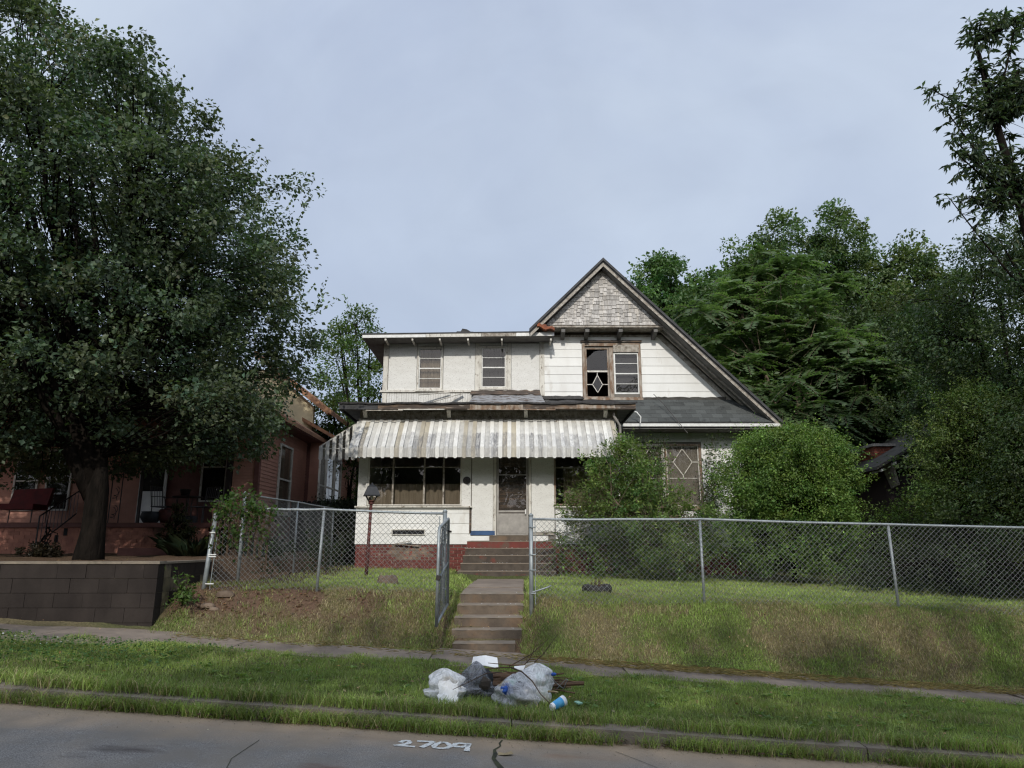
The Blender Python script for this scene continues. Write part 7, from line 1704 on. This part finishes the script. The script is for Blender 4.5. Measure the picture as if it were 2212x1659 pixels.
# pile of branches behind the bags
br = empty('branch_pile', (-.05, 7.75, .13), 'pile of broken dead branches lying behind the plastic bags', 'branches')
for i in range(46):
    L_ = random.uniform(.35, 1.05); a = random.gauss(0, .22) + (math.pi if random.random() < .5 else 0); cx = random.uniform(-.38, .34); cy_ = 7.68+random.uniform(-.16,.2); z0 = hz(cx, cy_)+random.uniform(.02,.24)*(1-abs(cx)/.8)
    p = Vector((cx-math.cos(a)*L_/2, cy_-math.sin(a)*L_/2*.6, z0+random.uniform(-.05,.03))); q = Vector((cx+math.cos(a)*L_/2, cy_+math.sin(a)*L_/2*.6, z0+random.uniform(-.03,.06)))
    p.z = max(p.z, hz(p.x, p.y)+.01); q.z = max(q.z, hz(q.x, q.y)+.01)
    m_ = p.lerp(q, .5)+Vector((0, random.gauss(0,.03), random.gauss(0,.03))); r = random.choice((.006,.008,.012,.020,.028)); MB().tube([p, p.lerp(m_, .5)+Vector((0,0,.01)), m_, q], [r, r, r*.85, r*.4], 6).build('branch', M['dead_stick'], br)
for a, b in (((1100,1440,7.9),(1185,1380,8.05)),((1120,1450,7.9),(1160,1390,7.95)),((1130,1452,7.8),(1205,1330+40,8.0))):
    x0, z0 = P(*a); x1, z1 = P(*b); z0 = max(z0, .2); MB().tube([(x0,a[2],z0),((x0+x1)/2+.02,(a[2]+b[2])/2,(z0+z1)/2-.02),(x1,b[2],z1)], [.007,.005,.002], 5).build('branch', M['twig'], br)
# long stick lying over the right bags, and one across the left bags
def stick(label, pts, r, m='twig'):
    q = []
    for px, py, Y in pts: x, z = P(px, py, Y); q.append((x, Y, z))
    tag(MB().tube(q, [r*(1-.5*i/(len(q)-1)) for i in range(len(q))], 6).build('stick', M[m], smooth=True), label, 'stick')
stick('long thin stick slanting down over the right bags to the cup', [(1104,1442,7.35),(1128,1452,7.2),(1150,1472,6.95),(1168,1500,6.85),(1188,1520,6.8)], .008)
stick('thin dark stick resting across the grey bag', [(1085,1452,7.2),(1050,1455,7.1),(1010,1475,6.95),(978,1490,6.85)], .005)
stick('light broken stick poking out right of the bags', [(1184,1494,7.2),(1200,1495,7.15),(1205,1496,7.1)], .011, 'straw')
# sheets of white board on top
b0 = [P(1018,1437,7.85), P(1022,1420,7.95), P(1074,1422,7.95), P(1077,1444,7.8)]; ys4 = (7.85,7.98,7.98,7.8)
v = [(p[0], yv, p[1]) for p, yv in zip(b0, ys4)]; up2 = [(x, y-.004, z+.006) for x, y, z in v]
mid0 = ((v[0][0]+v[3][0])/2, 7.82, (v[0][2]+v[3][2])/2+.012); mid1 = ((v[1][0]+v[2][0])/2, 7.98, (v[1][2]+v[2][2])/2+.02)
t_ = Vector((0,.004,-.006)); cb = MB()
for Q in ((v[0], v[1], mid1, mid0), (mid0, mid1, v[2], v[3])): cb.hexa([tuple(Vector(p)+t_) for p in Q][::-1], list(Q)[::-1])
tag(cb.build('white_card', M['paper']), 'folded white card lying on top of the branches', 'card')
x_, z_ = P(1128, 1446, 7.6); tag(MB().hexa([(x_-.08,7.58,z_-.0),(x_+.06,7.6,z_-.02),(x_+.06,7.66,z_-.0),(x_-.08,7.64,z_+.01)], [(x_-.08,7.58,z_+.006),(x_+.06,7.6,z_-.012),(x_+.06,7.66,z_+.03),(x_-.08,7.64,z_+.022)]).build('paper_scrap', M['paper']), 'white paper scrap among the branches right of the card', 'paper')
x_, z_ = P(1141, 1440, 7.55); tag(MB().hexa([(x_-.05,7.55,z_-.05),(x_+.05,7.55,z_-.04),(x_+.05,7.6,z_-.03),(x_-.05,7.6,z_-.05)], [(x_-.03,7.55,z_+.01),(x_+.06,7.56,z_+.03),(x_+.06,7.6,z_+.035),(x_-.02,7.6,z_+.02)]).build('yellow_wrapper', M['awning_tan']), 'pale yellow wrapper behind the bulging bag', 'wrapper')
x_, z_ = P(967, 1503, 6.95); z_ = hz(x_, 6.95)+.05
mbp = MB(); n = 7
for j in range(n):
    for i in range(n): mbp.v.append((x_-.09+.03*i+.01*math.sin(j*2.2), 6.93+.02*j, z_-.04+.028*j+.015*math.sin(i*2.1+j*1.3)+.012*math.sin(j*3.1+i)))
for j in range(n-1):
    for i in range(n-1): mbp.f.append((j*n+i, j*n+i+1, (j+1)*n+i+1, (j+1)*n+i))
so = mbp.build('crumpled_paper', M['paper']); tag(so, 'crumpled white paper in front of the leftmost bag', 'paper')
md = so.modifiers.new('s', 'SOLIDIFY'); md.thickness = .003
# paper cup
cx0_, _ = P(1197, 1512, 6.95); Yc = 6.9; zc = hz(cx0_, Yc)+.055
cup = empty('paper_cup', (cx0_, Yc, zc), 'blue and white paper cup tipped over beside the bags', 'cup')
ax_ = Vector((.50, .38, .16)).normalized(); c0_ = Vector((cx0_-.03, Yc-.03, zc)); Lc = .155
def ctube(s, e, r0, r1, m, name, n=20, cap=False): MB().tube([c0_+ax_*Lc*s, c0_+ax_*Lc*e], [r0, r1], n, cap).build(name, M[m], cup, smooth=True)
ctube(0, .16, .031, .034, 'cup_white', 'cup_base'); ctube(.16, .78, .0342, .0445, 'cup_blue', 'cup_sleeve'); ctube(.78, 1.0, .0445, .048, 'cup_white', 'cup_rim'); ctube(.02, .03, .030, .030, 'cup_white', 'cup_bottom', cap=True); ctube(.97, .985, .0495, .0495, 'cup_white', 'rim_roll')
x_, z_ = P(1187, 1457, 7.3); tag(MB().tube([(x_-.04,7.35,z_-.01),(x_+.05,7.3,z_+.0),(x_+.065,7.3,z_+.0)], [.014,.016,.010], 10).build('blue_bottle', M['plastic_blue'], smooth=True), 'small blue bottle end sticking out right of the bags', 'bottle')
q = [P(a, b, 6.95) for a, b in ((1191,1465),(1205,1480),(1218,1490),(1223,1475),(1226,1468),(1222,1465),(1212,1478),(1203,1490))]
tag(MB().tube([(x, 6.95+.05*math.sin(i), max(z, hz(x, 6.95)+.03)) for i, (x, z) in enumerate(q)], .0028, 5).build('bent_wire', M['galv']), 'thin bent wire loop on the grass right of the cup', 'wire')
x_, _ = P(1252, 1506, 7.0); z_ = hz(x_, 7.1)+.05; tag(MB().hexa([(x_-.04,7.15,z_),(x_-.01,7.05,z_),(x_+.035,7.07,z_),(x_+.0,7.17,z_)], [(x_-.04,7.15,z_+.01),(x_-.01,7.05,z_+.012),(x_+.035,7.07,z_+.012),(x_+.0,7.17,z_+.01)]).build('plastic_scrap', M['plastic_green']), 'small translucent green plastic scrap alone on the verge', 'plastic scrap')
